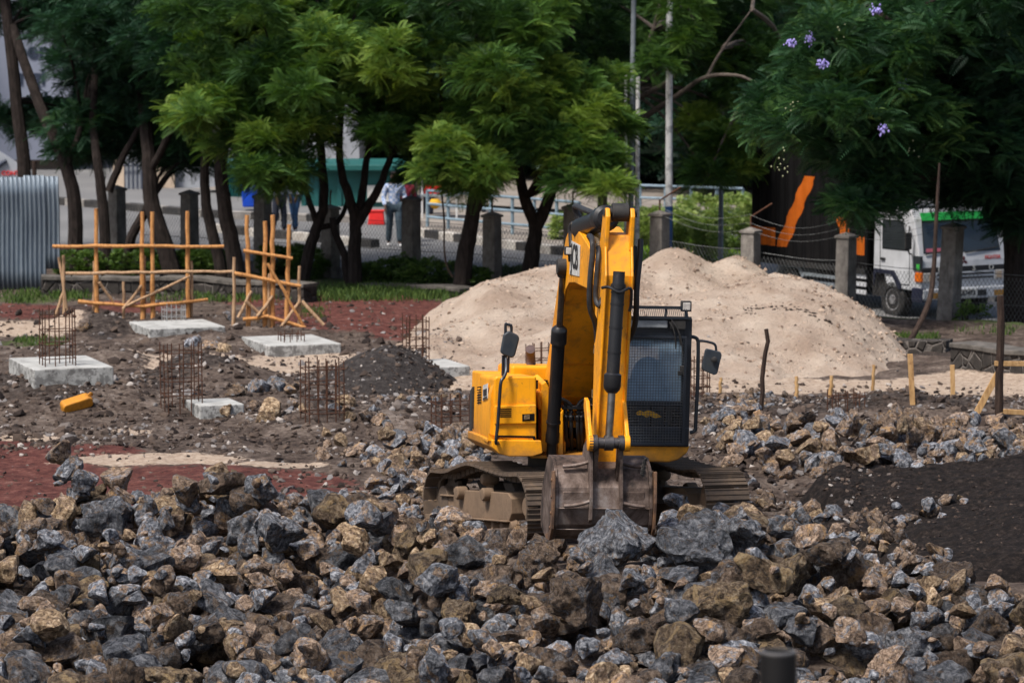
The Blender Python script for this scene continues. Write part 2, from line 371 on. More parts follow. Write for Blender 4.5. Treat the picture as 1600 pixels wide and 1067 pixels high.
M['pole_blue'] = simple('pole_blue_paint', (.02, .075, .24), (.03, .09, .2), 4, .5)
M['rail_blue'] = simple('rail_paint', (.22, .30, .36), (.14, .2, .25), 4, .5)
M['teal'] = simple('teal_paint', (.010, .085, .078), (.014, .11, .098), 1.2, .55)
M['teal_dark'] = simple('dark_teal_paint', (.008, .075, .075), (.012, .1, .095), 1.2, .55)
M['white_wall'] = simple('white_render', (.33, .345, .38), (.26, .275, .30), .5, .85)
M['facade'] = simple('shaded_facade', (.24, .26, .33), (.19, .21, .27), .3, .8)  # wall colour darkened to include the shade it stands in
M['beige'] = simple('beige_render', (.58, .47, .36), (.48, .37, .28), .6, .9)
M['beige_dark'] = simple('beige_soffit', (.27, .21, .18), (.22, .18, .15), .6, .9)
M['navy_letters'] = simple('dark_sign_letters', (.02, .03, .055), rough=.6)
M['red_paint'] = simple('red_plastic', (.62, .02, .018), (.5, .015, .015), 3, .45)
M['blue_plastic'] = simple('blue_plastic', (.008, .07, .55), (.01, .06, .42), 3, .4)
# ------------------------------------------------------------------ terrain
FD = (0.8, -0.6); FN = (0.6, 0.8); F0 = (-8.87, 80.0)
def fence_dt(x, y):
    return (x-F0[0])*FN[0]+(y-F0[1])*FN[1], (x-F0[0])*FD[0]+(y-F0[1])*FD[1]
MOUNDS = []
def mound(px, py, Y, rx, ry, h, rot=0.0):
    p = P(px, py, Y); MOUNDS.append((p.x, Y, rx, ry, h, rot))
mound(340, 590, 54.5, 1.15, 1.3, .42); mound(300, 600, 55.5, .6, .8, .30); mound(20, 610, 52.6, 2.0, 1.5, .42); mound(200, 640, 51.5, 1.6, 1.2, .22)
mound(420, 620, 52.5, .9, 1.0, .20); mound(520, 650, 49.5, 1.6, 1.5, .24); mound(640, 640, 50.5, 1.2, 1.6, .14); mound(690, 700, 46.0, 1.2, 1.6, .06)
mound(1180, 640, 51.0, 1.6, 1.0, .12); mound(1400, 640, 51.2, 1.0, .9, .20); mound(1330, 660, 50.2, 1.5, 1.0, .06); mound(1530, 650, 50.5, 1.5, 1.2, .22); mound(1250, 690, 46.5, 1.5, 1.3, .12); mound(1480, 700, 46.8, 1.6, 1.5, .15)
mound(1390, 790, 41.0, .9, .8, -.15); mound(1310, 762, 43.4, 1.1, .6, -.30); mound(1600, 590, 57.0, .9, 1.4, .40)
mound(120, 500, 64.5, .5, .7, .28); mound(165, 512, 64.0, .6, .6, .22); mound(170, 560, 58.0, .9, .8, .25); mound(330, 520, 61.5, .9, .6, .2)
def crest(x):
    return np.interp(x, [-9, -1.6, -.7, .1, .5, 2.6, 3.4, 5, 9], [40.3, 40.0, 38.6, 37.3, 36.2, 36.4, 36.8, 35.6, 34.8])
def soil_front(x, y):
    yc = crest(x); zc = np.interp(x, [-9, -3, -1.5, -.6, .3, 2.3, 3.2, 4.3, 5.2, 9], [-.02, .0, .03, .06, .16, .26, .16, .08, .12, .2])
    f = zc - .155*np.maximum(yc-y, 0)
    b = zc*np.exp(-np.maximum(y-yc, 0)**2/.9)
    return np.where(y < yc, np.maximum(f, -.75), b)
def gz(x, y, rough=True):
    x = np.asarray(x, float); y = np.asarray(y, float)
    d, t = fence_dt(x, y)
    zr = np.interp(t, [-40, -25, -15, 0, 10, 15, 20, 30, 60], [.5, .4, .25, -.05, -.1, -.3, -.55, -.62, -.7])
    s = soil_front(x, y)
    for (cx, cy, rx, ry, h, rot) in MOUNDS:
        q = ((x-cx)/rx)**2+((y-cy)/ry)**2
        s = s + h*np.exp(-q*1.1)
    if rough:
        far = np.clip(1-(y-70)/40, .15, 1)
        s = s + (fbm(x*.55+3, y*.55, 4)*.15 + fbm(x*2.1, y*2.1+9, 4)*.12)*far
    m = np.exp(-(((x-.75)/2.1)**2+((y-40.6)/2.2)**2)**3); s = s*(1-m)+(.02-(y-39.6)*.085)*m
    w = sstep(-1.0, .5, d)
    return s*(1-w)+zr*w
def gz1(x, y): return float(gz(np.array([x]), np.array([y]))[0])
def GG(px, py, dz=0.0):
    """the ground point seen at a pixel of the photograph"""
    z = 0.0
    for _ in range(14):
        p = G(px, py, z); z = .5*z+.5*gz1(p.x, p.y)
    p = G(px, py, z); return Vector((p.x, p.y, gz1(p.x, p.y)+dz))
def axis(lo, hi, st, far0, far1, g=1.22):
    a = list(np.arange(lo, hi+1e-6, st)); s = st; v = lo
    while v > far0: s *= g; v -= s; a.insert(0, v)
    s = st; v = hi
    while v < far1: s *= g; v += s; a.append(v)
    return np.array(a)
ax = axis(-10.5, 10.5, .095, -1500, 1500); ay = axis(29.5, 74, .11, -60, 3000)
GX, GY = np.meshgrid(ax, ay)
GZ = gz(GX, GY)
nx, ny = len(ax), len(ay)
idx = np.arange(nx*ny).reshape(ny, nx)
quads = np.stack([idx[:-1, :-1], idx[:-1, 1:], idx[1:, 1:], idx[1:, :-1]], -1).reshape(-1, 4)
k = Mat('site_ground')
v = k.attr('zone', 'Color'); sep = k.n('ShaderNodeSeparateColor'); k.l(v, sep.inputs[0])
nb = k.noise(1.6, 7, .72); nf = k.noise(11, 6, .72); n3 = k.noise(4, 6, .7)
base = k.ramp(k.math('ADD', k.math('MULTIPLY', nb, .55), k.math('MULTIPLY', nf, .45)), [(.38, (.020, .015, .013)), (.46, (.062, .045, .037)), (.54, (.125, .095, .078)), (.64, (.25, .205, .175))])
red = k.ramp(k.math('ADD', k.math('MULTIPLY', n3, .6), k.math('MULTIPLY', nf, .4)), [(.36, (.035, .014, .013)), (.48, (.10, .035, .029)), (.58, (.165, .066, .053)), (.70, (.28, .19, .16))])
pale = k.ramp(nf, [(.34, (.27, .195, .145)), (.5, (.42, .325, .25)), (.66, (.53, .43, .345))])
grs = k.ramp(nf, [(.3, (.03, .05, .015)), (.7, (.09, .12, .035))])
jit = k.math('MULTIPLY', k.math('SUBTRACT', k.math('ADD', k.math('MULTIPLY', n3, .55), k.math('MULTIPLY', nf, .45)), .5), 2.2)
def msk(s_): return k.step(.36, .66, k.math('ADD', s_, jit))
c = k.mix(msk(sep.outputs[0]), base, red); c = k.mix(msk(sep.outputs[1]), c, pale); c = k.mix(msk(sep.outputs[2]), c, grs)
al = k.attr('zone', 'Alpha'); c = k.mix(k.math('MULTIPLY', msk(al), .85), c, k.ramp(nf, [(.36, (.013, .011, .0105)), (.5, (.042, .033, .029)), (.62, (.085, .068, .06)), (.7, (.2, .175, .16))]))
dk = k.step(.60, .68, k.noise(7, 6, .75)); c = k.mix(k.math('MULTIPLY', dk, .55), c, (.03, .023, .02))
k.set(c, .95, 0, .15)
k.bump(k.math('ADD', k.noise(6, 8, .75), k.math('MULTIPLY', k.noise(30, 5, .7), .35)), 1.0, .07)
M['ground'] = k.m
ground = np_mesh('ground', np.stack([GX, GY, GZ], -1).reshape(-1, 3), quads, [M['ground']], smooth=True)
tag(ground, 'rough stony brown and red earth of the building site', 'ground', kind='structure')
def ell(lst):
    m = np.zeros_like(GX)
    for (px, py, rx, ry) in lst:
        c_ = G(px, py); e = G(px+rx, py); u, l = G(px, py-ry), G(px, py+ry)
        a = e.x-c_.x; b = np.where(GY > c_.y, u.y-c_.y, c_.y-l.y)
        # the patch axis follows the line of sight so that far and near edges keep their place on the ground
        q = np.sqrt(((GX-c_.x*(1+(GY-c_.y)/c_.y))/a)**2+((GY-c_.y)/b)**2)
        m = np.maximum(m, 1-sstep(.55, 1.25, q))
    return m
zr_ = ell([(230, 770, 360, 48), (40, 760, 200, 52), (20, 705, 90, 20), (90, 705, 150, 12), (420, 750, 150, 16), (560, 488, 170, 34), (40, 487, 130, 14), (640, 520, 70, 20), (200, 480, 90, 10), (520, 470, 190, 12)])
zp_ = ell([(36, 682, 62, 6), (235, 717, 165, 9), (430, 728, 90, 7), (30, 514, 110, 13), (360, 577, 150, 13), (480, 560, 100, 13), (245, 563, 60, 8), (205, 675, 34, 6),
           (1230, 604, 260, 14), (1480, 606, 130, 20), (1590, 602, 60, 20), (760, 590, 200, 18), (980, 600, 200, 16), (1150, 590, 120, 14), (330, 560, 60, 8)])
d_, t_ = fence_dt(GX, GY)
zg_ = (1-sstep(.3, 1.6, np.abs(d_+.7)))*.62 + sstep(3, 9, d_)*.3
zg_ = np.maximum(zg_, ell([(40, 468, 110, 7), (40, 535, 70, 7)])*.55)
zd_ = ell([(335, 592, 70, 22), (25, 615, 90, 34), (250, 610, 60, 16), (120, 490, 70, 10), (170, 520, 40, 10), (560, 630, 90, 20), (640, 640, 90, 22), (1150, 640, 110, 20), (1330, 640, 120, 22), (1500, 640, 140, 24), (1360, 780, 110, 34), (1300, 770, 80, 20), (1500, 860, 120, 70), (1480, 545, 120, 14), (90, 630, 100, 20)])
zp_ = np.where(zd_ > .5, zp_*.4, zp_)
col = np.stack([zr_, zp_, zg_, zd_], -1).reshape(-1, 4).astype(np.float32)
at = ground.data.attributes.new('zone', 'FLOAT_COLOR', 'POINT'); at.data.foreach_set('color', col.ravel())
# ------------------------------------------------------------------ heaps: each one a body with its own foot on the ground
def heap(name, mat, lobes, x0, x1, y0, y1, st, amp, seed, label, cat, kind=None):
    hx = np.arange(x0, x1+1e-6, st); hy = np.arange(y0, y1+1e-6, st); X, Y = np.meshgrid(hx, hy)
    g = gz(X, Y, True); H = np.full_like(X, -9.0)
    wx = X+fbm(X*.8+seed, Y*.8, 3)*.5; wy = Y+fbm(X*.8, Y*.8+seed, 3)*.5
    for (cx, cy, rx, ry, z, pw) in lobes:
        q = np.sqrt(((wx-cx)/rx)**2+((wy-cy)/ry)**2+.012)
        h = z*(1-q**pw)
        kk = 7.0; H = np.where(H < -5, h, np.log(np.exp(kk*np.clip(H, -3, 3))+np.exp(kk*np.clip(h, -3, 3)))/kk)
    H = H+fbm(X*.9+seed, Y*.9, 5)*amp*1.9-np.abs(fbm(X*1.5+seed, Y*1.5+7, 3))*amp*(1.5 if amp < .12 and name == 'sand_pile' else 0)+fbm(X*3.6+seed, Y*3.6, 5)*amp*.85
    if name == 'earth_mound': H = H-1.6*sstep(0, 1, (36.6+.5*fbm(X*.9, Y*0, 3)+.25*(X-6)-Y)/1.9)-1.2*sstep(3.9, 2.9, X+fbm(Y*.8, X*0, 3)*.8)
    Z = np.maximum(H, g-.12)
    ny_, nx_ = X.shape; ii = np.arange(nx_*ny_).reshape(ny_, nx_)
    q = np.stack([ii[:-1, :-1], ii[:-1, 1:], ii[1:, 1:], ii[1:, :-1]], -1)
    keep = (H > g-.10); kf = keep[:-1, :-1] | keep[:-1, 1:] | keep[1:, 1:] | keep[1:, :-1]
    q = q[kf]; used = np.unique(q); mp = np.full(nx_*ny_, -1); mp[used] = np.arange(len(used))
    o = np_mesh(name, np.stack([X, Y, Z], -1).reshape(-1, 3)[used], mp[q], [mat], smooth=True)
    HEAPS.append((hx, hy, np.where(keep, Z, -9)))
    return tag(o, label, cat, kind=kind)
HEAPS = []
def surf(x, y):
    z = gz1(x, y)
    for hx, hy, Z in HEAPS:
        if hx[0] < x < hx[-1] and hy[0] < y < hy[-1]:
            z = max(z, Z[int((y-hy[0])/(hy[1]-hy[0])), int((x-hx[0])/(hx[1]-hx[0]))])
    return z
def surf_v(x, y):
    z = gz(x, y)
    for hx, hy, Z in HEAPS:
        ins = (x > hx[0]) & (x < hx[-1]) & (y > hy[0]) & (y < hy[-1]); i = np.clip(((x-hx[0])/(hx[1]-hx[0])).astype(int), 0, Z.shape[1]-1); j = np.clip(((y-hy[0])/(hy[1]-hy[0])).astype(int), 0, Z.shape[0]-1)
        z = np.where(ins, np.maximum(z, Z[j, i]), z)
    return z
def G_v(px, py, z=0.0):
    """many pixels at once -> points on the plane of height z"""
    d = np.array([[_F.x*FPX, _F.y*FPX, _F.z*FPX]])+np.stack([px-CX, 0*px, 0*px], -1)+np.array([_U[:]])*(CY-py)[:, None]
    k_ = (z-HCAM)/d[:, 2]; return d[:, 0]*k_, d[:, 1]*k_
def lobe(px, py, Y, rx, ry, pw=1.15):
    p = P(px, py, Y); return (p.x, Y, rx, ry, p.z, pw)
heap('sand_pile', M['sand'], [lobe(1050, 380, 65.0, 1.8, 3.4, 1.25), lobe(1148, 390, 65.5, 1.5, 3.4, 1.4), lobe(1215, 431, 61.0, 2.2, 4.4, 1.9), lobe(1110, 455, 60.5, 2.2, 5.0, 1.7),
     lobe(790, 440, 63.0, 1.6, 4.6, 1.9), lobe(860, 420, 64.0, 1.8, 5.0, 1.6), lobe(940, 405, 64.5, 2.2, 5.4, 1.5), lobe(980, 480, 59.5, 2.4, 4.2, 1.6), lobe(1290, 505, 59.5, 1.15, 3.2, 1.6), lobe(700, 515, 60.5, .9, 2.8, 1.6)],
     -2.8, 8.6, 53.5, 70.5, .06, .115, 3.3, 'big pale pink sand pile with two humps behind the yellow digger', 'sand pile')
heap('gravel_mound', M['mound'], [lobe(612, 538, 55.6, .98, 1.35, 1.35), lobe(585, 552, 55.4, .95, 1.2, 1.4)], -3.4, -.5, 53.5, 58, .05, .05, 8.1, 'dark grey cone of gravel left of the sand pile', 'gravel mound')
heap('earth_mound', M['black_earth'], [lobe(1660, 775, 38.2, 2.0, 2.5, 1.15), lobe(1500, 858, 37.6, 1.25, 1.9, 1.2), lobe(1430, 880, 38.6, .9, 1.6, 1.3)], 2.4, 8.5, 31.5, 43, .05, .13, 5.5, 'dark smooth earth heap at the right edge behind the foreground stones', 'earth mound')
# ------------------------------------------------------------------ excavator
EX = empty('excavator', mw=Matrix.Translation((.75, 40.5, .05)) @ Matrix.Rotation(R_(6.5), 4, 'Z') @ Matrix.Rotation(R_(1.4), 4, 'Y'))
tag(EX, 'yellow tracked excavator with dark caged cab and bucket lowered on stones', 'excavator')
EXM = EX.matrix_world.copy(); EXI = EXM.inverted()
EXM = Matrix.Translation((.75, 40.5, .05)) @ Matrix.Rotation(R_(6.5), 4, 'Z') @ Matrix.Rotation(R_(1.4), 4, 'Y'); EXI = EXM.inverted()
_eo = EXI @ CAM
def L(x, y, yl):
    """machine-local point seen at photo pixel (x, y) at local depth yl"""
    d = EXI.to_3x3() @ ray(x, y); return _eo + d*((yl-_eo.y)/d.y)
def Lxz(pts, yl): return [L(x, y, yl) for x, y in pts]
TP = .087                                   # the machine sits nose-up on the rubble
def OF(d): return (0, d, -d*TP)
def SH(y0): return Matrix(((1, 0, 0, 0), (0, 1, 0, 0), (0, -TP, 1, TP*y0), (0, 0, 0, 1)))
Yl, BK, CD = M['yellow'], M['black_cyl'], M['cab_dark']
def part(mb, name, mats, bevel=0.0, parent=None, label=None, **kw):
    o = mb.build(name, mats, parent or EX, bevel=bevel, **kw)
    if label: o['label'] = label
    return o
# --- house, right-hand side (left in the photo)
yf = -1.15
m = MB(); m.prism(Lxz([(772, 592), (776, 588), (838, 588), (838, 690), (771, 690)], yf), OF(1.5))
body = part(m, 'tool_box', Yl, .018)
m = MB(); m.prism(Lxz([(773, 634), (838, 632), (838, 662), (773, 663)], yf-.03), OF(.05)); pd = part(m, 'panel_door', Yl, .012, body)
m = MB()
for i in range(5):
    y = 638+i*3.0
    m.prism(Lxz([(781, y), (799, y), (799, y+1.5), (781, y+1.5)], yf-.034), (0, .01, 0))
part(m, 'vent', M['dark_void'], 0, pd)
m = MB(); m.prism(Lxz([(816, 647), (835, 646), (835, 657), (816, 658)], yf-.036), (0, .01, 0)); part(m, 'latch_recess', M['dark_void'], 0, pd)
m = MB(); m.prism(Lxz([(819, 649), (828, 648), (828, 655), (819, 656)], yf-.05), (0, .03, 0)); part(m, 'latch', M['fitting'], .004, pd)
m = MB(); m.prism(Lxz([(776, 680), (836, 681), (838, 689), (834, 688), (832, 684), (780, 683), (775, 689)], yf-.008), (0, .03, 0)); part(m, 'step_recess', M['dark_void'], 0, body)
xs = L(770, 640, yf).x; yr_ = 1.62
def SZ(py, yl): return L(750, py, yl).z
xr = L(741.5, 640, yr_).x
def sidex(y): t = (y+1.1)/(yr_+1.1); return xs+(xr-xs)*t-.012*math.sin(max(0, min(1, t))*math.pi)
ys_ = [-1.10, -.7, -.2, .35, .8, 1.15, 1.42, yr_]; tops = [588, 588, 588, 588.5, 591, 595, 600, 607]; bots = [690, 690, 689.5, 689, 688.5, 688, 687.5, 687]
m = MB(); vs = []; nsec = len(ys_); xin = L(835, 640, yf).x
for y, t_, b_ in zip(ys_, tops, bots):
    zt_, zb_ = SZ(t_, y), SZ(b_, y); x_ = sidex(y) + (.10 if y == yr_ else .03 if y == 1.42 else 0)
    vs += [(xin, y, zb_), (x_, y, zb_), (x_-.02, y, zb_+.15*(zt_-zb_)), (x_-.02, y, zb_+.72*(zt_-zb_)), (x_+.01, y, zb_+.9*(zt_-zb_)), (x_+.07, y, zt_-.01), (x_+.16, y, zt_), (xin, y, zt_)]
fs = [(i*8+j, i*8+(j+1) % 8, (i+1)*8+(j+1) % 8, (i+1)*8+j) for i in range(nsec-1) for j in range(8)]+[tuple(range(8)), tuple((nsec-1)*8+j for j in range(7, -1, -1))]
m.add(vs, fs, 0, True); cw = part(m, 'counterweight', Yl, 0, sharp=50)
def side_pt(px, py):
    """point on the machine's side skin seen at a pixel"""
    y = 0.0
    for _ in range(30):
        p = L(px, py, y); e = p.x-(sidex(y)-.024); y -= e*5; y = max(-1.1, min(1.5, y))
    p = L(px, py, y); return Vector((sidex(y)-.024, y, p.z))
def side_patch(m, pts, mi=0):
    q = [side_pt(*a) for a in pts]; m.prism(q, (-.006, 0, 0), mi)
m = MB(); m.prism([(sidex(1.42)+.005, 1.43, SZ(604, 1.43)), (sidex(1.42)+.005, 1.43, SZ(687, 1.43)), (sidex(1.42)+.005, 1.66, SZ(687, 1.66)), (sidex(1.42)+.005, 1.66, SZ(610, 1.66))], (-.05, 0, 0)); part(m, 'side_seal', M['rubber'], 0.004, cw)
m = MB()
for i in range(7):
    y = 604+i*4.0
    side_patch(m, [(746, y+.6), (752, y-.6), (752, y+1.2), (746, y+2.4)])
part(m, 'vent_slots', M['dark_void'], 0, cw)
m = MB(); side_patch(m, [(755.5, 602), (762.5, 599), (762.5, 622), (754.5, 626)])
nd = part(m, 'number_decal', M['white_decal'], 0, cw)
m = MB(); q = [side_pt(*a)+Vector((-.008, 0, 0)) for a in [(756.5, 609), (761.5, 607), (761.5, 617), (756.5, 619)]]; m.prism(q, (-.004, 0, 0)); q = [side_pt(*a)+Vector((-.008, 0, 0)) for a in [(756, 622), (762, 619), (762, 621.5), (756, 624.5)]]; m.prism(q, (-.004, 0, 0)); part(m, 'decal_mark', M['black_decal'], 0, nd)
m = MB(); m.prism(Lxz([(768, 687), (846, 688), (848, 708), (832, 713), (796, 713), (780, 709), (769, 699)], yf-.05), OF(2.6))
a = L(768, 688, yf-.05); b = L(768, 706, yf-.05)
vs = []; sy = [yf, yf+.3, yf+1.5, yf+2.3, yf+2.6]
for n_, y in enumerate(sy):
    d_z = -(y-yf)*TP; x_ = sidex(y)-.03; lo = b.z+(.10 if n_ in (0, 4) else .02)
    vs += [(x_, y, a.z+d_z), (x_+.30, y, a.z+d_z), (x_+.30, y, lo+d_z), (x_+.06, y, lo+d_z), (x_, y, lo+.07+d_z)]
m.add(vs, [(i*5+j, i*5+(j+1) % 5, (i+1)*5+(j+1) % 5, (i+1)*5+j) for i in range(4) for j in range(5)]+[(0, 1, 2, 3, 4), (24, 23, 22, 21, 20)])
part(m, 'lower_skirt', Yl, .03, seg=3)
# --- deck, hood, centre frame
m = MB(); a = L(776, 588, yf); b = L(900, 640, -.3); m.bb(a.x+.03, L(846, 600, .45).x, .45, 1.75, .95, a.z-.06); m.bb(-1.0, 1.05, -.4, 1.9, .92, 1.02)
part(m, 'deck', Yl, .02, xf=SH(-.4))
a = L(799, 571, .15); m = MB(); m.bb(a.x, .18, .15, 1.55, a.z-.25, a.z); part(m, 'engine_hood', Yl, .035, seg=3, xf=SH(.15))
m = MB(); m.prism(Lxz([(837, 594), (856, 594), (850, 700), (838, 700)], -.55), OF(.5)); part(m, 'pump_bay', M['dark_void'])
m = MB(); c = L(830, 572, .7); m.tube(smoothpath([c+Vector((0, .0, -.1)), c+Vector((-.005, 0, .06)), c+Vector((-.02, -.05, .16)), c+Vector((-.03, -.12, .21))]), .055, 14)
part(m, 'exhaust_pipe', simple('exhaust_rust', (.11, .075, .075), (.05, .035, .035), 9, .8))
yc_ = -.62
m = MB()
m.prism(Lxz([(846, 706), (846, 600), (853, 596), (858, 606), (856, 706)], yc_-.25), (0, .8, 0))
m.prism(Lxz([(838, 612), (848, 612), (850, 640), (842, 640)], yc_-.2), (0, .3, 0))
m.prism(Lxz([(872, 716), (872, 650), (880, 640), (880, 716)], yc_-.2), (0, .7, 0))
for q in ([(880, 640), (955, 640), (955, 668), (880, 668)], [(880, 668), (884, 668), (884, 708), (880, 708)], [(914, 668), (955, 668), (955, 708), (914, 708)], [(880, 708), (955, 708), (955, 713), (880, 713)]):
    m.prism(Lxz(q, yc_), (0, .05, 0))
m.prism(Lxz([(829, 712), (1000, 713), (1000, 717), (829, 716)], yc_-.32), (0, 1.4, 0))
part(m, 'boom_mount', Yl, .01)
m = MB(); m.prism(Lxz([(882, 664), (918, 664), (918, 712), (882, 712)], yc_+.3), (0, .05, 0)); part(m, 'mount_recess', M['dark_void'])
m = MB()
for i, x in enumerate((884.5, 892.5, 903, 909)):
    m = MB(); top = L(x+(-1 if i < 2 else 2), 641, yc_-.10)
    side = -1 if i < 2 else 1
    m.tube(smoothpath([L(x+1, 702, yc_+.12), L(x, 680, yc_-.04), L(x, 660, yc_-.09), top, L(x, 634, yc_-.12), L(x-6*(i == 0)-8*(i == 1)+10*(i > 1), 624+3*(i % 2), yc_-.14), L((868, 874, 930, 934)[i], 632-10*(i == 1)-6*(i == 2), yc_-.18)]), .024, 9)
    part(m, 'hydraulic_hose', M['hose'])
m = MB()
for x in (884.5, 892.5, 903, 909):
    m.tube([L(x, 657, yc_-.09), L(x, 649, yc_-.1)], .036, 8); m.tube([L(x, 646, yc_-.1), L(x, 642, yc_-.1)], .03, 6)
m.prism(Lxz([(879, 634), (936, 634), (936, 640), (879, 640)], yc_-.14), (0, .1, 0))
part(m, 'hose_manifold', BK, .006)
# --- right skirt under the cab
m = MB(); m.prism(Lxz([(958, 694), (1078, 696), (1074, 707), (1060, 718), (1046, 722), (958, 720)], -1.32), OF(2.7)); part(m, 'cab_skirt', Yl, .02, seg=3)
# --- cab
yq = -1.35
def cb(x, y, yl=yq): return L(x, y, yl)
cab_z0 = cb(1030, 695).z; cab_z1 = cb(1030, 497).z; cx0 = .20; cx1 = cb(1079, 600).x; cd = 1.72
m = MB()
pl = .075
for x0, x1 in ((cx0, cx0+pl), (cx1-.10, cx1)):
    m.bb(x0, x1, yq, yq+.10, cab_z0, cab_z1); m.bb(x0, x1, yq+cd-.1, yq+cd, cab_z0, cab_z1)
m.bb(cx0, cx1, yq-.003, yq+cd+.003, cab_z0-.01, cab_z0+.20)
m.bb(cx0+.06, cx1-.08, yq+.012, yq+.09, cb(1030, 632).z-.02, cb(1030, 626).z)       # rail between the two windows
m.bb(cx0, cx1, yq+.004, yq+.12, cb(1030, 530).z, cab_z1+.003)                              # header
m.bb(cx0, cx1, yq+.12, yq+cd, cab_z1-.08, cab_z1+.004)                                   # roof
m.bb(cx0+.004, cx0+.06, yq+.1, yq+cd-.1, cab_z0, cab_z0+.95); m.bb(cx1-.06, cx1-.004, yq+.1, yq+cd-.1, cab_z0, cab_z0+.62)
m.bb(cx0+.06, cx1-.1, yq+cd-.07, yq+cd-.01, cab_z0, cab_z0+.70); m.bb(cx0+.06, cx1-.1, yq+cd-.07, yq+cd-.01, cab_z1-.34, cab_z1-.08)
m.bb(cx0+.06, cx0+.2, yq+cd-.068, yq+cd-.012, cab_z0+.7, cab_z1-.3)
m.bb(cx0, cx1, yq, yq+cd, cab_z0-.02, cab_z0+.02)
cab = part(m, 'cab', CD, .012, xf=SH(yq))
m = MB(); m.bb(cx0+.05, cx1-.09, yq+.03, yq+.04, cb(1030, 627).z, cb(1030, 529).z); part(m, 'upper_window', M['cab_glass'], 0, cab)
m = MB(); m.bb(cx0+.05, cx1-.09, yq+.03, yq+.04, cab_z0+.19, cb(1030, 631).z); part(m, 'lower_window', M['cab_glass_low'], 0, cab)
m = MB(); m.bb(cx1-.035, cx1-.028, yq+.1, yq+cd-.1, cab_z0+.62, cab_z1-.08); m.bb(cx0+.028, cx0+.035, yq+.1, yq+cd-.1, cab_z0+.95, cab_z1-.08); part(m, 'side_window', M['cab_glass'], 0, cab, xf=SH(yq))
# seat, console
sx = L(1015, 570, -.45).x
m = MB(); s = L(1015, 546, -.42); bz = L(1015, 606, -.42).z
pts = []
for i in range(25):
    w = math.pi*i/24; pts.append(Vector((s.x-.21*math.cos(w)*(1.0), -.42, bz+(s.z-bz)*math.sin(w)**.75)))
m.prism(pts, (0, .13, .0)); m.bb(s.x-.25, s.x+.25, -.95, -.35, bz-.16, bz+.01); m.bb(s.x-.2, s.x+.2, -.9, -.4, cab_z0, bz-.16)
part(m, 'seat', M['seat_cover'], .02, cab, seg=3, xf=SH(yq))
m = MB(); m.bb(s.x-.40, s.x-.30, -1.0, -.3, cab_z0+.02, bz+.12); m.bb(s.x+.28, s.x+.36, -1.0, -.3, cab_z0+.02, bz+.1)
for q in (-.35, .32): m.tube([(s.x+q, -.95, bz+.1), (s.x+q, -.98, bz+.3)], [.012, .022], 8)
for q in (-.08, .08): m.tube([(s.x+q, -1.12, cab_z0+.1), (s.x+q, -1.16, cab_z0+.55)], .014, 8)
part(m, 'control_levers', M['rubber'], 0, cab, xf=SH(yq))
m = MB(); pz = [(993, 645), (1000, 641), (1006, 644), (1012, 641), (1020, 643), (1028, 647), (1034, 651), (1024, 653), (1015, 650), (1010, 652), (1003, 648), (997, 649)]
m.prism(Lxz(pz, yq+.012), (0, .012, 0)); part(m, 'yellow_cloth', M['yellow_rag'], 0, cab, label='ragged yellow cloth hanging behind the lower cab window')
# mesh guard
m = MB(); gx0, gx1 = cx0+.02, cb(1067, 600).x; zt, zb = cb(1030, 527).z, cb(1030, 692).z; n = 24
for i in range(n+1):
    x = gx0+(gx1-gx0)*i/n; m.tube([(x, yq-.05, zb), (x, yq-.05, zt)], .0026, 4, sm=False, caps=False)
nz = int((zt-zb)/((gx1-gx0)/n))
for i in range(nz+1):
    z = zb+(zt-zb)*i/nz; m.tube([(gx0, yq-.056, z), (gx1, yq-.056, z)], .0026, 4, sm=False, caps=False)
part(m, 'window_guard', M['dust_wire'], 0, cab)
m = MB(); h_ = .018
for (x0, x1, z0, z1) in ((gx0-.02, gx1+.02, zt-.01, zt+.02), (gx0-.02, gx1+.02, zb-.02, zb+.012), (gx1-.005, gx1+.025, zb, zt), (gx0-.025, gx0+.005, zb, zt)): m.bb(x0, x1, yq-.075, yq-.045, z0, z1)
part(m, 'guard_frame', CD, .004, cab)
# roof guard: top rail, front grid, lamp strip
m = MB(); r0, r1 = L(985, 480, -1.1), L(1070, 483, -1.1); zr = cab_z1+.12
m.bb(cx0+.05, cx1-.03, -1.2, -1.15, zr-.02, zr+.015); m.bb(cx0+.05, cx1-.03, .2, .24, zr-.02, zr+.015)
for x in (cx0+.06, cx1-.05): m.bb(x-.014, x+.014, -1.18, .22, zr-.016, zr+.011); m.bb(x-.012, x+.012, -1.19, -1.16, cab_z1-.02, zr); m.bb(x-.012, x+.012, .2, .23, cab_z1-.02, zr)
n = 34
for i in range(n+1):
    x = cx0+.06+(cx1-.11-cx0)*i/n; m.tube([(x, -1.17, zr), (x, .21, zr)], .0036, 4, sm=False)
    m.tube([(x, -1.19, zr), (x, -1.33, cab_z1+.01)], .0034, 4, sm=False)
for i in range(10): m.tube([(cx0+.06, -1.17+i*.15, zr+.004), (cx1-.05, -1.17+i*.15, zr+.004)], .0036, 4, sm=False)
m.bb(cx0+.02, cx1-.02, yq-.06, yq+.02, cab_z1-.01, cab_z1+.02)
part(m, 'roof_guard', M['cab_dark'], 0, cab, xf=SH(yq))
m = MB(); z0, z1 = cb(1010, 512).z, cb(1010, 500).z; x0, x1 = cx0+.06, cb(1043, 505).x
m.bb(x0, x1, yq-.03, yq+.0, z0, z1); part(m, 'roof_lamp_strip', simple('lamp_strip', (.34, .36, .38), (.2, .22, .24), 6, .3), .012, cab)
m = MB()
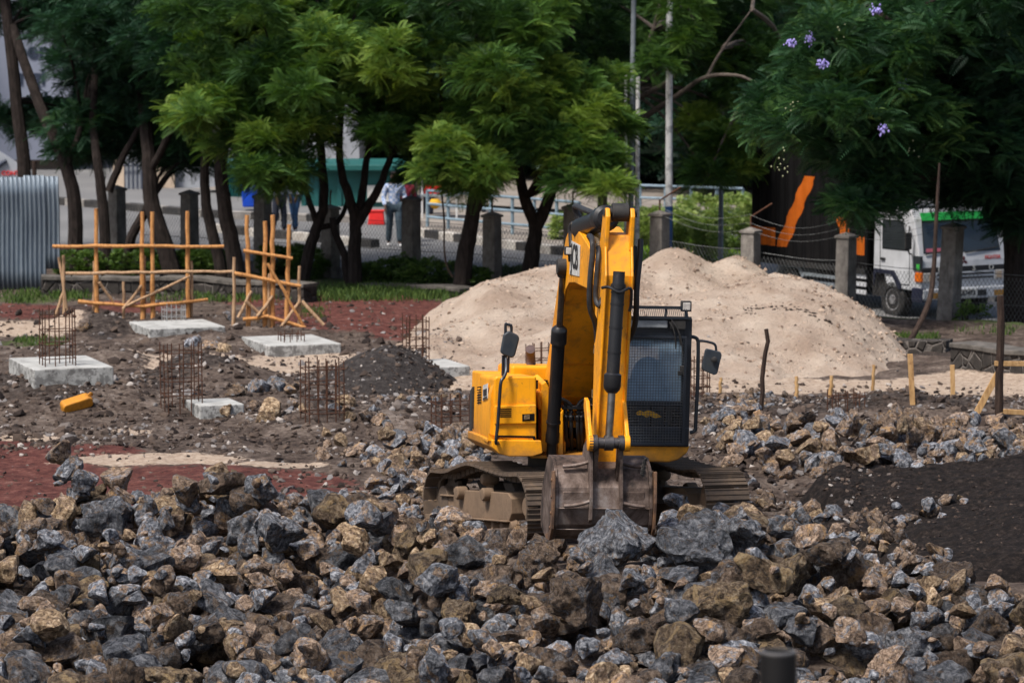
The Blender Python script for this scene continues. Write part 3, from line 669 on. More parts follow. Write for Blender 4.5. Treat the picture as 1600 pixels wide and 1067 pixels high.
for (x, y, x2, y2) in ((1046, 503, 1056, 545), (1049, 500, 1064, 540), (1053, 505, 1067, 552)): m.tube(smoothpath([L(x, y, yq-.08), L((x+x2)/2+3, (y+y2)/2-4, yq-.1), L(x2, y2, yq-.08)]), .008, 6)
m.bb(cb(1047, 505).x, cb(1070, 505).x, yq-.05, yq, cb(1047, 513).z, cb(1047, 499).z)
part(m, 'wiper', M['rubber'], 0, cab)
m = MB(); a = L(1073, 479, -1.2); m.box(a+Vector((0, .05, 0)), (.115, .09, .115)); m.tube([a+Vector((0, .05, -.04)), a+Vector((.02, .05, -.16))], .02, 8); wl = part(m, 'work_lamp', M['rubber'], .02, cab)
m = MB(); m.box(a+Vector((0, -.0, 0)), (.085, .02, .085)); part(m, 'lamp_lens', M['lamp_glass'], .008, wl)
m = MB(); m.box(L(1068, 579, yq-.03), (.075, .07, .11)); m.box(L(1062, 583, yq-.06), (.04, .05, .05)); m.tube([L(1069, 572, yq-.06), L(1073, 566, yq-.06)], .013, 8); part(m, 'door_latch', M['rubber'], .012, cab)
# cab-side grab rail and mirror
m = MB(); yr = -1.28
m.tube(smoothpath([L(1080, 526, yr), L(1085, 527, yr), L(1090, 531, yr), L(1091, 545, yr), L(1090, 600, yr), L(1087, 660, yr), L(1086, 672, yr), L(1078, 676, yr)]), .021, 10); part(m, 'grab_rail', CD)
m = MB(); m.tube(smoothpath([L(1091, 533, yr), L(1100, 533, yr), L(1113, 536, yr), L(1118, 540, yr), L(1119, 549, yr)]), .014, 8); mi_ = part(m, 'mirror_arm', CD)
def mirror(pts, yl, thick, parent):
    m = MB(); m.prism(Lxz(pts, yl), (0, thick, 0)); return part(m, 'mirror', M['mirror_back'], .022, parent, seg=3)
mr = mirror([(1105, 545), (1126, 550), (1128, 555), (1121, 584), (1116, 586), (1099, 579), (1097, 574), (1103, 547)], yr-.05, .07, mi_)
m = MB(); a = L(1116, 562, yr-.07); m.lathe(a, (0, -1, 0), [(0, .035), (.02, .032), (.028, .015)], 14); part(m, 'mirror_pivot', M['rubber'], 0, mi_)
# left mirror, its posts and the long black handrail
ym = -1.0
m = MB(); m.tube(smoothpath([L(789, 583, ym), L(790, 560, ym), L(790, 535, ym), L(790, 508, ym), L(792, 507, ym), L(797, 508, ym), L(799, 510, ym), L(799, 520, ym)]), .017, 9)
m.tube([L(785, 592, ym), L(786, 555, ym)], .014, 8); m.tube([L(794, 582, ym), L(795, 552, ym)], .014, 8); ma = part(m, 'mirror_arm', CD)
mirror([(787, 523), (795, 517), (810, 524), (812, 529), (805, 556), (800, 560), (785, 554), (782, 550)], ym-.05, .07, ma)
m = MB(); m.tube(smoothpath([L(791, 560, ym-.14), L(791, 578, ym-.2), L(788, 588, ym-.25), L(783, 596, ym-.28), L(781, 615, ym-.28), L(778, 660, ym-.28), L(775, 690, ym-.28), L(778, 692, ym-.2)]), .019, 10); part(m, 'handrail', CD)
# --- boom
bx = .245; bxc = L(966, 390, -4.0).x; BT = Matrix.Translation((bxc, 0, 0))
prof = [(.02, 1.20), (-.35, 1.30), (-.62, 1.52), (-.95, 1.93), (-1.25, 2.34), (-1.5, 2.64), (-1.75, 2.83), (-2.05, 2.93), (-2.5, 2.97), (-3.6, 2.99), (-3.92, 3.06), (-4.0, 3.2), (-3.9, 3.36), (-3.5, 3.44), (-2.9, 3.52), (-2.4, 3.57), (-2.05, 3.55), (-1.7, 3.40), (-1.3, 3.03), (-.9, 2.56), (-.5, 2.05), (-.12, 1.66), (.12, 1.42)]
m = MB(); m.prism([(-bx+.022, a, b) for a, b in prof], (2*bx-.044, 0, 0))
# side plates stand proud of the box section
def inset(pr, e=.0): return pr
for s_ in (-1, 1):
    x0 = s_*bx; m.prism([(x0, a, b) for a, b in prof[:]], (-s_*.02, 0, 0))
m.prism([(-bx+.03, -.93, 1.915), (bx-.03, -.93, 1.915), (bx-.03, -.96, 1.95), (-bx+.03, -.96, 1.95)], (0, -.03, .01))
boom = part(m, 'boom', M['yellow_arm'], .012, xf=BT)
# boom logo plate (left side plate): white field, dark letters J C B along the boom
def text_mesh(s, size, ext=.002):
    cu = bpy.data.curves.new('t', 'FONT'); cu.body = s; cu.size = size; cu.extrude = ext; cu.align_x = 'CENTER'; cu.align_y = 'CENTER'; cu.offset = size*.022
    o = bpy.data.objects.new('t', cu); C.objects.link(o); dg = bpy.context.evaluated_depsgraph_get(); dg.update()
    me = bpy.data.meshes.new_from_object(o.evaluated_get(dg)); bpy.data.objects.remove(o); bpy.data.curves.remove(cu); me.materials.clear(); return me
def add_text(name, s, size, mat, parent, mw, ext=.002):
    me = text_mesh(s, size, ext); o = link(name, me, parent, [mat]); o.matrix_local = mw; return o
def frame(o, xa, ya):
    xa = Vector(xa).normalized(); ya = Vector(ya); ya = (ya-xa*ya.dot(xa)).normalized(); za = xa.cross(ya)
    return Matrix(((xa.x, ya.x, za.x, o[0]), (xa.y, ya.y, za.y, o[1]), (xa.z, ya.z, za.z, o[2]), (0, 0, 0, 1)))
m = MB(); m.prism([(-bx-.004, -2.12, 3.03), (-bx-.004, -2.92, 3.07), (-bx-.004, -2.92, 3.40), (-bx-.004, -2.12, 3.40)], (-.004, 0, 0)); lp = part(m, 'logo_plate', M['white_decal'], 0, boom, xf=BT)
add_text('logo_letters', 'JCB', .36, M['black_decal'], lp, frame((bxc-bx-.011, -2.52, 3.235), (0, -1, .03), (0, 0, 1)))
# hoses and pipes over the boom
m = MB(); m.tube(smoothpath([L(918, 376, -2.6), L(921, 369, -3.2), L(925, 374, -4.0), L(926, 395, -4.12), L(922, 440, -4.12), L(922, 480, -4.08), L(931, 508, -4.0), L(934, 545, -3.9)]), .03, 10); part(m, 'boom_hose', M['hose'], 0, boom)
m = MB(); m.tube(smoothpath([L(936, 384, -3.9), L(935, 400, -4.12), L(932, 440, -4.14), L(931, 465, -4.14), L(936, 478, -4.2), L(942, 466, -4.2), L(948, 458, -4.3), L(957, 458, -4.35)]), .028, 10); part(m, 'boom_hose', M['hose'], 0, boom)
m = MB(); m.tube(smoothpath([L(893, 385, -2.2), L(892, 362, -2.15), L(894, 351, -2.2), L(899, 350, -2.3)]), .03, 10); part(m, 'boom_hose', M['hose'], 0, boom)
m = MB(); m.tube(smoothpath([L(912, 352, -2.4), L(905, 340, -2.3), L(898, 325, -2.3), L(902, 323, -2.4), L(916, 329, -2.9), L(932, 335, -3.2)]), .032, 10); part(m, 'boom_hose', M['hose'], 0, boom)
m = MB(); m.tube(smoothpath([L(1001, 375, -4.0), L(1000, 400, -4.1), L(995, 450, -4.2), L(994, 490, -4.15), L(990, 515, -4.0), L(980, 535, -3.9)]), .030, 10); part(m, 'boom_hose', M['hose'], 0, boom)
m = MB(); m.tube(smoothpath([L(992, 386, -4.0), L(991, 410, -4.1), L(986, 440, -4.2), L(985, 460, -4.3)]), .026, 10); part(m, 'boom_hose', M['hose'], 0, boom)
m = MB(); m.tube(smoothpath([L(895, 350, -2.25), L(908, 361, -2.5), L(920, 370, -2.8), L(932, 374, -3.4), L(936, 384, -3.9)]), .024, 8)
m.tube([L(914, 364, -2.62), L(918, 368, -2.75)], .036, 8); m.tube([L(905, 357, -2.42), L(909, 361, -2.52)], .032, 8); m.tube([L(936, 381, -3.88), L(936, 388, -3.98)], .036, 8)
m.tube([L(920, 372, -2.85), L(924, 377, -3.0)], .036, 8); part(m, 'boom_pipe', M['fitting'], 0, boom); m = MB()
m.tube([L(933, 540, -3.92), L(932, 549, -3.85)], .033, 8);
m.tube(smoothpath([L(933, 545, -3.9), L(931, 580, -3.7), L(929, 618, -3.5)]), .018, 8)
for y in (549, 612, 618): m.box(L(932-(y-549)*.04, y, -3.9+(y-549)*.005), (.06, .05, .045))
part(m, 'boom_pipe', M['fitting'], 0, boom)
m = MB(); a = L(889, 392, -2.2); m.box(a, (.10, .08, .09)); m.tube([a+Vector((0, 0, -.03)), a+Vector((0.01, 0.02, -.12))], .014, 6); m.tube([a+Vector((0, .02, -.10)), a+Vector((.10, .02, -.10))], .012, 6); wl = part(m, 'work_lamp', M['rubber'], .012, boom)
m = MB(); m.box(a+Vector((0, -.045, 0)), (.075, .012, .07)); part(m, 'lamp_lens', M['lamp_glass'], .006, wl)
# --- boom cylinders
for s_, (xb, yb, xt, yt) in ((-1, (862, 706, 880, 417)), (1, (984, 706, 990, 430))):
    b0 = L(xb, yb, -.95); t0 = L(xt, yt, -1.75)
    if s_ == 1: b0 = Vector((2*bxc-B0.x, B0.y, B0.z)); t0 = Vector((2*bxc-T0.x, T0.y, T0.z))
    B0, T0 = b0, t0
    ax_ = t0-b0; e = b0+ax_*.64
    m = MB(); m.tube([b0+ax_*.06, b0+ax_*.10, b0+ax_*.11, e-ax_*.0], [.08, .08, .073, .073], 20); m.tube([e-ax_*.05, e-ax_*.045, e+ax_*.02, e+ax_*.03, e+ax_*.045], [.075, .09, .09, .085, .05], 20)
    m.tube([b0-ax_*.02, b0+ax_*.06], .06, 14); m.tube([b0+ax_*.16, b0+ax_*.17], .082, 20)
    bc = part(m, 'boom_cylinder', BK)
    m = MB(); m.tube([e+ax_*.03, t0], .036, 16); part(m, 'rod', M['chrome'], 0, bc)
    m = MB(); m.lathe(t0+Vector((s_*.07, 0, 0)), (-s_, 0, 0), [(0, .085), (.01, .09), (.11, .09)], 20); m.tube([t0-ax_*.05, t0], .06, 14); part(m, 'rod_eye', M['rubber'], 0.006, bc)
m = MB(); a = L(880, 417, -1.75); m.lathe((a.x+.05, a.y, a.z), (1, 0, 0), [(0, .10), (.02, .12), (.16, .13)], 24); part(m, 'pin_boss', M['yellow_arm'], .008, boom); m = MB(); m.lathe((bxc+bx-.02, a.y, a.z), (1, 0, 0), [(0, .13), (.10, .12)], 24); part(m, 'pin_boss', M['yellow_arm'], .008, boom)
# --- stick cylinder along the boom top
a, b = L(906, 358, -2.35), L(969, 332, -4.18); ax_ = b-a
m = MB(); m.tube([a, a+ax_*.03, a+ax_*.55], [.10, .115, .115], 20); m.tube([a+ax_*.55, a+ax_*.57, a+ax_*.66, a+ax_*.68], [.13, .14, .14, .10], 20); sc_ = part(m, 'stick_cylinder', BK)
m = MB(); m.tube([a+ax_*.66, b], .06, 14); part(m, 'rod', M['chrome'], 0, sc_)
m = MB(); m.lathe(b+Vector((-.085, 0, 0)), (1, 0, 0), [(0, .095), (.17, .095)], 22); part(m, 'rod_eye', M['rubber'], .008, sc_)
m = MB(); c = L(900, 352, -2.3); m.prism([c+Vector((0, .12, -.25)), c+Vector((0, .05, .0)), c+Vector((0, -.03, .05)), c+Vector((0, -.1, 0)), c+Vector((0, -.2, -.25))], (.035, 0, 0)); part(m, 'cylinder_bracket', M['yellow_arm'], .008, boom); m = MB(); m.prism([c+Vector((.24, .12, -.25)), c+Vector((.24, .05, .0)), c+Vector((.24, -.03, .05)), c+Vector((.24, -.1, 0)), c+Vector((.24, -.2, -.25))], (.035, 0, 0)); part(m, 'cylinder_bracket', M['yellow_arm'], .008, boom)
# --- stick
sp_ = [(-4.22, 3.60), (-4.40, 3.20), (-4.36, 2.4), (-4.30, 1.18), (-4.22, 1.10), (-4.12, 1.16), (-4.02, 1.7), (-3.86, 2.6), (-3.78, 3.08), (-3.86, 3.45), (-4.02, 3.62)]
c0 = L(969, 345, -4.3).x; c1 = L(950, 720, -4.3).x
def stx(z): return c1+(c0-c1)*(z-1.1)/(3.7-1.1)
m = MB()
def stick_slab(xa, xb, pr, grow=0.0):
    m.add([(stx(b)+xa, a, b) for a, b in pr]+[(stx(b)+xb, a, b) for a, b in pr],
          [tuple(range(len(pr))), tuple(range(2*len(pr)-1, len(pr)-1, -1))]+[(i, i+len(pr), (i+1) % len(pr)+len(pr), (i+1) % len(pr)) for i in range(len(pr))])
stick_slab(-.125, .125, sp_)
sp2 = [(a-.035 if i in (0, 1, 2, 3) else a, b) for i, (a, b) in enumerate(sp_)]
stick_slab(-.148, -.122, sp2); stick_slab(.122, .148, sp2)
ear = [(-4.30, 3.45), (-4.33, 3.80), (-4.26, 3.88), (-4.14, 3.88), (-4.05, 3.78), (-3.95, 3.45)]
stick_slab(-.150, -.105, ear); stick_slab(.105, .150, ear)
stick = part(m, 'stick', M['yellow_arm'], .010)
m = MB(); b = L(969, 332, -4.18); m.tube([b+Vector((-.17, 0, 0)), b+Vector((.17, 0, 0))], .05, 14); part(m, 'pivot_pin', M['rubber'], 0, stick)
# bucket cylinder on the stick's front
a, b = L(967, 432, -4.50), L(951, 692, -4.62); ax_ = b-a
m = MB(); m.tube([a-ax_*.03, a+ax_*.03, a+ax_*.05, a+ax_*.60], [.062, .062, .068, .068], 20); m.tube([a+ax_*.58, a+ax_*.59, a+ax_*.66, a+ax_*.68, a+ax_*.70], [.07, .09, .09, .08, .05], 20); m.tube([a+ax_*.045, a+ax_*.075], .078, 20)
for q in (.09, .16, .3, .45): m.tube([a+ax_*q, a+ax_*(q+.012)], .073, 20)
m.tube(smoothpath([a+ax_*.10+Vector((-.16, .02, .05)), a+ax_*.08+Vector((-.1, -.06, .03)), a+ax_*.09+Vector((.0, -.1, 0)), a+ax_*.08+Vector((.12, -.05, .02)), a+ax_*.13+Vector((.14, 0, -.05)), a+ax_*.18+Vector((.13, .02, -.05))]), .016, 8)
bcyl = part(m, 'bucket_cylinder', BK)
m = MB(); m.tube([a+ax_*.68, b], .04, 16); part(m, 'rod', M['chrome'], 0, bcyl)
# linkage
m = MB(); pc = b; m.tube([pc+Vector((-.20, 0, 0)), pc+Vector((.17, 0, 0))], .058, 18); m.tube([pc+Vector((-.205, 0, 0)), pc+Vector((-.12, 0, 0))], .085, 18); m.tube([pc+Vector((-.045, 0, 0)), pc+Vector((.045, 0, 0))], .078, 18); m.tube([pc+Vector((.10, 0, 0)), pc+Vector((.155, 0, 0))], .08, 18)
link_ = part(m, 'linkage_pin', simple('greasy_steel', (.035, .032, .033), (.12, .11, .11), 8, .4, .6))
for s_ in (-1, 1):
    m = MB(); x = pc.x+.19*s_
    m.prism([(x-.02, -4.66, pc.z-.06), (x-.02, -4.70, pc.z+.02), (x-.02, -4.36, pc.z+.40), (x-.02, -4.22, pc.z+.42), (x-.02, -4.20, pc.z+.32), (x-.02, -4.55, pc.z-.05)], (.04, 0, 0))
    m.lathe((x-.03*s_, pc.y, pc.z), (s_, 0, 0), [(0, .085), (.055, .085), (.06, .05)], 20)
    part(m, 'side_link', M['yellow_arm'], .008, link_)
for s_ in (-1, 1):
    m = MB(); x = pc.x+.12*s_
    m.prism([(x-.022, pc.y-.05, pc.z+.03), (x-.022, pc.y+.05, pc.z+.04), (x-.022, -4.42, 1.12), (x-.022, -4.52, 1.10)], (.044, 0, 0))
    part(m, 'bucket_link', M['bucket'], .008, link_)
# --- bucket (its back faces the camera)
bc_ = L(943, 770, -4.55).x; hw = .49
outer = [(-3.98, 1.30), (-4.22, 1.31), (-4.44, 1.22), (-4.56, 1.04), (-4.60, .84), (-4.56, .66), (-4.42, .53), (-4.2, .455), (-3.9, .44), (-3.5, .50)]
th = .03; inner = []
for i, (a, b) in enumerate(outer):
    p0 = Vector(outer[max(i-1, 0)]); p1 = Vector(outer[min(i+1, len(outer)-1)]); t = (p1-p0).normalized(); nrm = Vector((-t.y, t.x)); inner.append((a+nrm.x*-th if False else a+nrm.x*th, b+nrm.y*th))
if sum(b for a, b in inner) < 0: pass
m = MB()
loop = outer+inner[::-1]; m.prism([(bc_-hw+.02, a, b) for a, b in loop], (2*hw-.04, 0, 0))
side = outer+[(-3.42, .62), (-3.55, .95), (-3.85, 1.22)]
for s_ in (-1, 1):
    sd = [((a-.022 if a < -4.0 else a), b-(.02 if b < .6 else 0)) for a, b in side]
    m.prism([(bc_+s_*(hw-.02), a, b) for a, b in sd], (s_*.035, 0, 0))
bucket = part(m, 'bucket', M['bucket'], .006)
m = MB()
for s_ in (-1, 1):       # pressed side panels of the upper back: a curved rib above and below
    xi, xo = bc_+s_*.15, bc_+s_*(hw-.07)
    for zc, yo in ((1.245, -4.45), (.86, -4.61)):
        pts = [Vector((xi+(xo-xi)*t, yo-.03, zc+.05*(1-t)**2*(1 if zc > 1 else 1)-.0)) for t in np.linspace(0, 1, 7)]
        m.tube(pts, [.022]*7, 6)
    m.bb(min(xi, xo), max(xi, xo), -4.585, -4.555, .9, 1.0)
m.bb(bc_-hw, bc_+hw, -4.612, -4.59, .826, .838); m.bb(bc_-hw+.0, bc_+hw, -4.545, -4.51, .60, .612)
part(m, 'back_ribs', M['bucket'], .006, bucket)
for s_ in (-1, 1):
    x = bc_+.015+s_*.155
    m = MB(); m.prism([(x-.018, -4.0, 1.28), (x-.018, -4.1, 1.42), (x-.018, -4.35, 1.52), (x-.018, -4.52, 1.58), (x-.018, -4.58, 1.50), (x-.018, -4.62, 1.2), (x-.018, -4.67, .95), (x-.018, -4.66, .72), (x-.018, -4.60, .68), (x-.018, -4.56, .9), (x-.018, -4.40, 1.2)], (.036, 0, 0)); part(m, 'bucket_ear', M['bucket'], .006, bucket)
m = MB(); x = bc_-hw-.018
cut = [(-4.62, 1.22), (-4.66, .9), (-4.62, .62), (-4.45, .47), (-4.2, .42), (-4.15, .50), (-4.42, .56), (-4.52, .68), (-4.55, .9), (-4.5, 1.2)]
m.prism([(x, a, b) for a, b in cut], (-.03, 0, 0))
for (a, b) in ((-4.59, 1.12), (-4.60, .95), (-4.58, .78), (-4.52, .62)): m.lathe((x-.03, a, b), (-1, 0, 0), [(0, .022), (.012, .02)], 8)
part(m, 'side_cutter', M['bucket_edge'], .006, bucket); m = MB(); m.prism([(bc_+hw+.018, a, b) for a, b in cut], (.03, 0, 0)); part(m, 'side_cutter', M['bucket_edge'], .006, bucket)
for i in range(5):
    x = bc_-hw+.08+i*(2*hw-.16)/4
    m = MB(); m.hexa([(x-.05, -3.55, .47), (x+.05, -3.55, .47), (x+.045, -3.25, .60), (x-.045, -3.25, .60), (x-.05, -3.55, .56), (x+.05, -3.55, .56), (x+.04, -3.25, .62), (x-.04, -3.25, .62)]); part(m, 'tooth', M['bucket_edge'], .005, bucket)
m = MB()
for i in range(9):
    a0 = L(1008-i*.6, 716+i*3, -4.68); m.tube([a0, a0+Vector((.012*(-1)**i, .01, -.028))], .016, 6)
part(m, 'chain', M['rubber'], 0, bucket)
# --- undercarriage (turned a little further than the house)
UR = Matrix.Translation((0, 0, -.145)) @ Matrix.Rotation(R_(13.5), 4, 'Z') @ Matrix.Rotation(R_(-6.8), 4, 'X')
m = MB(); m.bb(-.62, .62, -.75, .75, .36, .80); m.prism([(-.9, -.6, .35), (.9, -.6, .35), (.9, -.3, .62), (-.9, -.3, .62)], (0, .3, 0)); m.prism([(-.9, .3, .35), (.9, .3, .35), (.9, .6, .62), (-.9, .6, .62)], (0, .3, 0))
m.lathe((0, 0, .78), (0, 0, 1), [(0, .55), (.16, .55)], 40)
part(m, 'car_body', simple('dark_steel', (.03, .025, .022), (.075, .055, .042), 5, .8), .01, xf=UR)  # dark brown steel, mottled
def loop_path(n=400):
    pts = []; r = .35; zc = .385; u1 = 1.42
    key = [(-u1, zc-r), (u1, zc-r)]
    for i in range(n+1): pass
    seg = [Vector((u, zc-r)) for u in np.linspace(-u1, u1, 90)]
    seg += [Vector((u1+r*math.sin(w), zc-r*math.cos(w))) for w in np.linspace(0, math.pi, 50)[1:]]
    top = [(u1, zc+r), (.95, .735), (.35, .79), (-.15, .835), (-.55, .80), (-1.0, .735), (-u1, zc+r)]
    seg += [Vector((p[0], p[1])) for p in smoothpath([(a, b, 0) for a, b in top], 14)[1:]]
    seg += [Vector((-u1-r*math.sin(w), zc+r*math.cos(w))) for w in np.linspace(0, math.pi, 50)[1:-1]]
    return seg
LP = loop_path()
def along(path, step):
    out = []; acc = 0; pts = path+[path[0]]
    for a, b in zip(pts, pts[1:]):
        d = (b-a).length
        while acc <= d:
            out.append((a+(b-a)*(acc/max(d, 1e-9)), (b-a).normalized())); acc += step
        acc -= d
    return out
tot = sum((b-a).length for a, b in zip(LP, LP[1:]+LP[:1])); NS = round(tot/.158)
for s_ in (-1, 1):
    xt = -1.0 if s_ < 0 else 1.13; root = None
    m = MB(); rg = random.Random(s_+5)
    for (p, t) in along(LP, tot/NS)[:NS]:
        nn = Vector((t.y, -t.x))           # outward
        def V3(u, o, x): return Vector((xt+x, -(p.x+t.x*u+nn.x*o), p.y+t.y*u+nn.y*o))
        hw_ = .265
        j = rg.uniform(-.004, .004)
        m.hexa([V3(-.073, -.012, -hw_), V3(.073, -.012, -hw_), V3(.073, -.012, hw_), V3(-.073, -.012, hw_), V3(-.073, .012+j, -hw_), V3(.073, .012+j, -hw_), V3(.073, .012+j, hw_), V3(-.073, .012+j, hw_)])
        for u0, hh in ((-.066, .034), (-.005, .024), (.052, .024)):
            m.hexa([V3(u0, .010, -hw_+.004), V3(u0+.018, .010, -hw_+.004), V3(u0+.018, .010, hw_-.004), V3(u0, .010, hw_-.004), V3(u0+.003, hh, -hw_+.004), V3(u0+.013, hh, -hw_+.004), V3(u0+.013, hh, hw_-.004), V3(u0+.003, hh, hw_-.004)])
        for x in (-.085, .085):
            m.hexa([V3(-.07, -.085, x-.022), V3(.055, -.085, x-.022), V3(.055, -.085, x+.022), V3(-.07, -.085, x+.022), V3(-.06, -.012, x-.022), V3(.06, -.012, x-.022), V3(.06, -.012, x+.022), V3(-.06, -.012, x+.022)])
    tr = part(m, 'track', M['steel_dirty'], 0, xf=UR)
    m = MB()
    prf = [(.95, .22), (1.02, .30), (1.02, .47), (.92, .53), (-.70, .53), (-.95, .47), (-.95, .22)]
    m.prism([(xt-.17, -a, b) for a, b in prf], (.34, 0, 0))
    m.bb(xt-.21, xt+.21, -.95, .72, .20, .225); m.bb(xt-.13, xt+.13, .72, 1.30, .30, .44)
    for u in (.28, -.62): m.lathe((xt+s_*.12, -u, .50), (s_, 0, 0), [(0, .075), (.13, .075), (.135, .06)], 18); m.box((xt+s_*.19, -u+.11, .52), (.07, .12, .06))
    m.bb(xt+s_*.14-.03, xt+s_*.14+.03, .95, 1.45, .44, .465); m.bb(xt+s_*.15-.03, xt+s_*.15+.03, .9, 1.25, .29, .31)
    part(m, 'track_frame', M['frame_mud'], .014, tr, xf=UR)
    m = MB(); prs = []
    for i in range(44):
        w = 2*math.pi*i/44; r = .31 if i % 4 in (0, 1) else .255; prs.append((xt-.03, 1.42+r*math.cos(w), .385+r*math.sin(w)))
    m.prism(prs, (.06, 0, 0)); m.lathe((xt-.14, 1.42, .385), (1, 0, 0), [(0, .18), (.30, .18), (.31, .12)], 24); part(m, 'sprocket', M['steel_dirty'], .006, tr, xf=UR)
    m = MB(); m.lathe((xt-.07, -1.42, .385), (1, 0, 0), [(0, .26), (.02, .27), (.05, .22), (.09, .22), (.12, .27), (.14, .26)], 32); m.lathe((xt-.15, -1.42, .385), (1, 0, 0), [(0, .10), (.30, .10)], 20); part(m, 'idler', M['frame_mud'], .004, tr, xf=UR)
    for i in range(7):
        u = .95-i*.30
        m = MB(); m.lathe((xt-.16, -u, .155), (1, 0, 0), [(0, .05), (.02, .06), (.06, .085), (.10, .06), (.22, .06), (.26, .085), (.30, .06), (.32, .05)], 16); part(m, 'roller', M['frame_mud'], 0, tr, xf=UR)
    m = MB(); m.lathe((xt-.1, .15, .66), (1, 0, 0), [(0, .05), (.04, .075), (.16, .075), (.2, .05)], 16); m.bb(xt-.03, xt+.03, .11, .19, .5, .62); part(m, 'carrier_roller', M['frame_mud'], 0, tr, xf=UR)
# ------------------------------------------------------------------ rocks: angular broken stone
def ico(sub):
    bm = bmesh.new(); bmesh.ops.create_icosphere(bm, subdivisions=sub, radius=1.0)
    V = np.array([v.co[:] for v in bm.verts]); Fc = np.array([[v.index for v in f.verts] for f in bm.faces]); bm.free(); return V, Fc
ICO = {i: ico(i) for i in (1, 2, 3, 4, 5)}
def rock_shape(seed, sub, rough=.06):
    r = np.random.RandomState(seed); V, Fc = ICO[sub]; V = V.copy()
    for _ in range(r.randint(11, 17)):
        n = r.normal(size=3); n /= np.linalg.norm(n); d = r.uniform(.38, .84)
        s = V@n; over = np.maximum(s-d, 0); V -= n*over[:, None]*.97
    V *= np.array([1, r.uniform(.68, .95), r.uniform(.55, .82)])
    if rough:
        U_ = V/np.maximum(np.linalg.norm(V, axis=1), 1e-6)[:, None]
        out = np.empty(len(V)); o = Vector((seed*3.1, seed*1.7, 0))
        for i, (p, u) in enumerate(zip(V, U_)):
            q = Vector(p)+o
            out[i] = mnoise.fractal(q*2.2, 1.0, 2.0, 3)*1.0+mnoise.ridged_multi_fractal(q*3.1, 1.0, 2.1, 4, 1.0, 2.0)*.25 - .2
        V = V+U_*(out*rough*1.6)[:, None]
    return V/np.abs(V).max(), Fc
NV = 16
ROCKV = [rock_shape(100+i, 4, .075) for i in range(NV)]
ROCKL = [rock_shape(200+i, 3, .07) for i in range(14)]
GRAV = [rock_shape(300+i, 1, 0) for i in range(8)]
rock_me = {}
for i, (V, Fc) in enumerate(ROCKV):
    for mt in ('rock_brown', 'rock_grey', 'rock_ochre'):
        o = np_mesh('stone', V, Fc, [M[mt]], smooth=True); me = o.data; me.set_sharp_from_angle(angle=R_(28)); rock_me[(i, mt)] = me; bpy.data.objects.remove(o)
hero_me = {}
HEROV = [rock_shape(500+i, 5, .12) for i in range(22)]
# ------------------------------------------------------------------ drop packing on a height map
HX0, HY0, HS = -8.0, 29.0, .05
hxn, hyn = int(17/HS), int(27/HS)
hX = HX0+np.arange(hxn)*HS; hY = HY0+np.arange(hyn)*HS
HXX, HYY = np.meshgrid(hX, hY); HM = gz(HXX, HYY)
for hx_, hy_, Z in HEAPS:
    ix = np.clip(((HXX-hx_[0])/(hx_[1]-hx_[0])).astype(int), 0, Z.shape[1]-1); iy = np.clip(((HYY-hy_[0])/(hy_[1]-hy_[0])).astype(int), 0, Z.shape[0]-1)
    ins = (HXX > hx_[0]) & (HXX < hx_[-1]) & (HYY > hy_[0]) & (HYY < hy_[-1]); HM = np.where(ins, np.maximum(HM, Z[iy, ix]), HM)
HM0 = HM.copy()
# the machine's footprint is kept clear
BLK = np.zeros_like(HM, bool)
ca, sa = math.cos(R_(20)), math.sin(R_(20)); lx = (HXX-.75)*ca+(HYY-40.5)*sa; ly = -(HXX-.75)*sa+(HYY-40.5)*ca
BLK |= (np.abs(lx-.07) < 1.48) & (np.abs(ly) < 1.95)
BLK |= (HXX > .22) & (HXX < 1.55) & (HYY > 35.62) & (HYY < 37.5)
def drop(x, y, r, flat, sink, blk=True):
    """rest a lens of radius r on the height map; returns its centre height or None"""
    R0 = r*.92; i0, i1 = int((x-R0-HX0)/HS), int((x+R0-HX0)/HS)+1; j0, j1 = int((y-R0-HY0)/HS), int((y+R0-HY0)/HS)+1
    if i0 < 0 or j0 < 0 or i1 >= hxn or j1 >= hyn: return None
    sl = (slice(j0, j1), slice(i0, i1)); q = ((HXX[sl]-x)**2+(HYY[sl]-y)**2)/(R0*R0); ok = q < 1
    if blk and (BLK[sl] & ok).any(): return None
    c = r*flat; low = c*np.sqrt(np.maximum(1-q, 0)); z = np.percentile((HM[sl]+low)[ok], 80)-c*sink
    HM[sl] = np.where(ok, np.maximum(HM[sl], z+low*.85), HM[sl]); return z
ROCKS = []      # x, y, z, r, kind, zone
def far_edge(px): return np.interp(px, [-200, 0, 100, 200, 300, 370, 430, 540, 640, 700, 800, 860, 1010, 1060, 1170, 1240, 1300, 1420, 1450, 1700], [812, 806, 790, 778, 778, 758, 786, 780, 798, 822, 846, 858, 830, 806, 800, 832, 868, 915, 950, 965])
def in_front(x, y, z):
    px, py = proj((x, y, z)); return py > far_edge(px)+RNG.uniform(-8, 10)
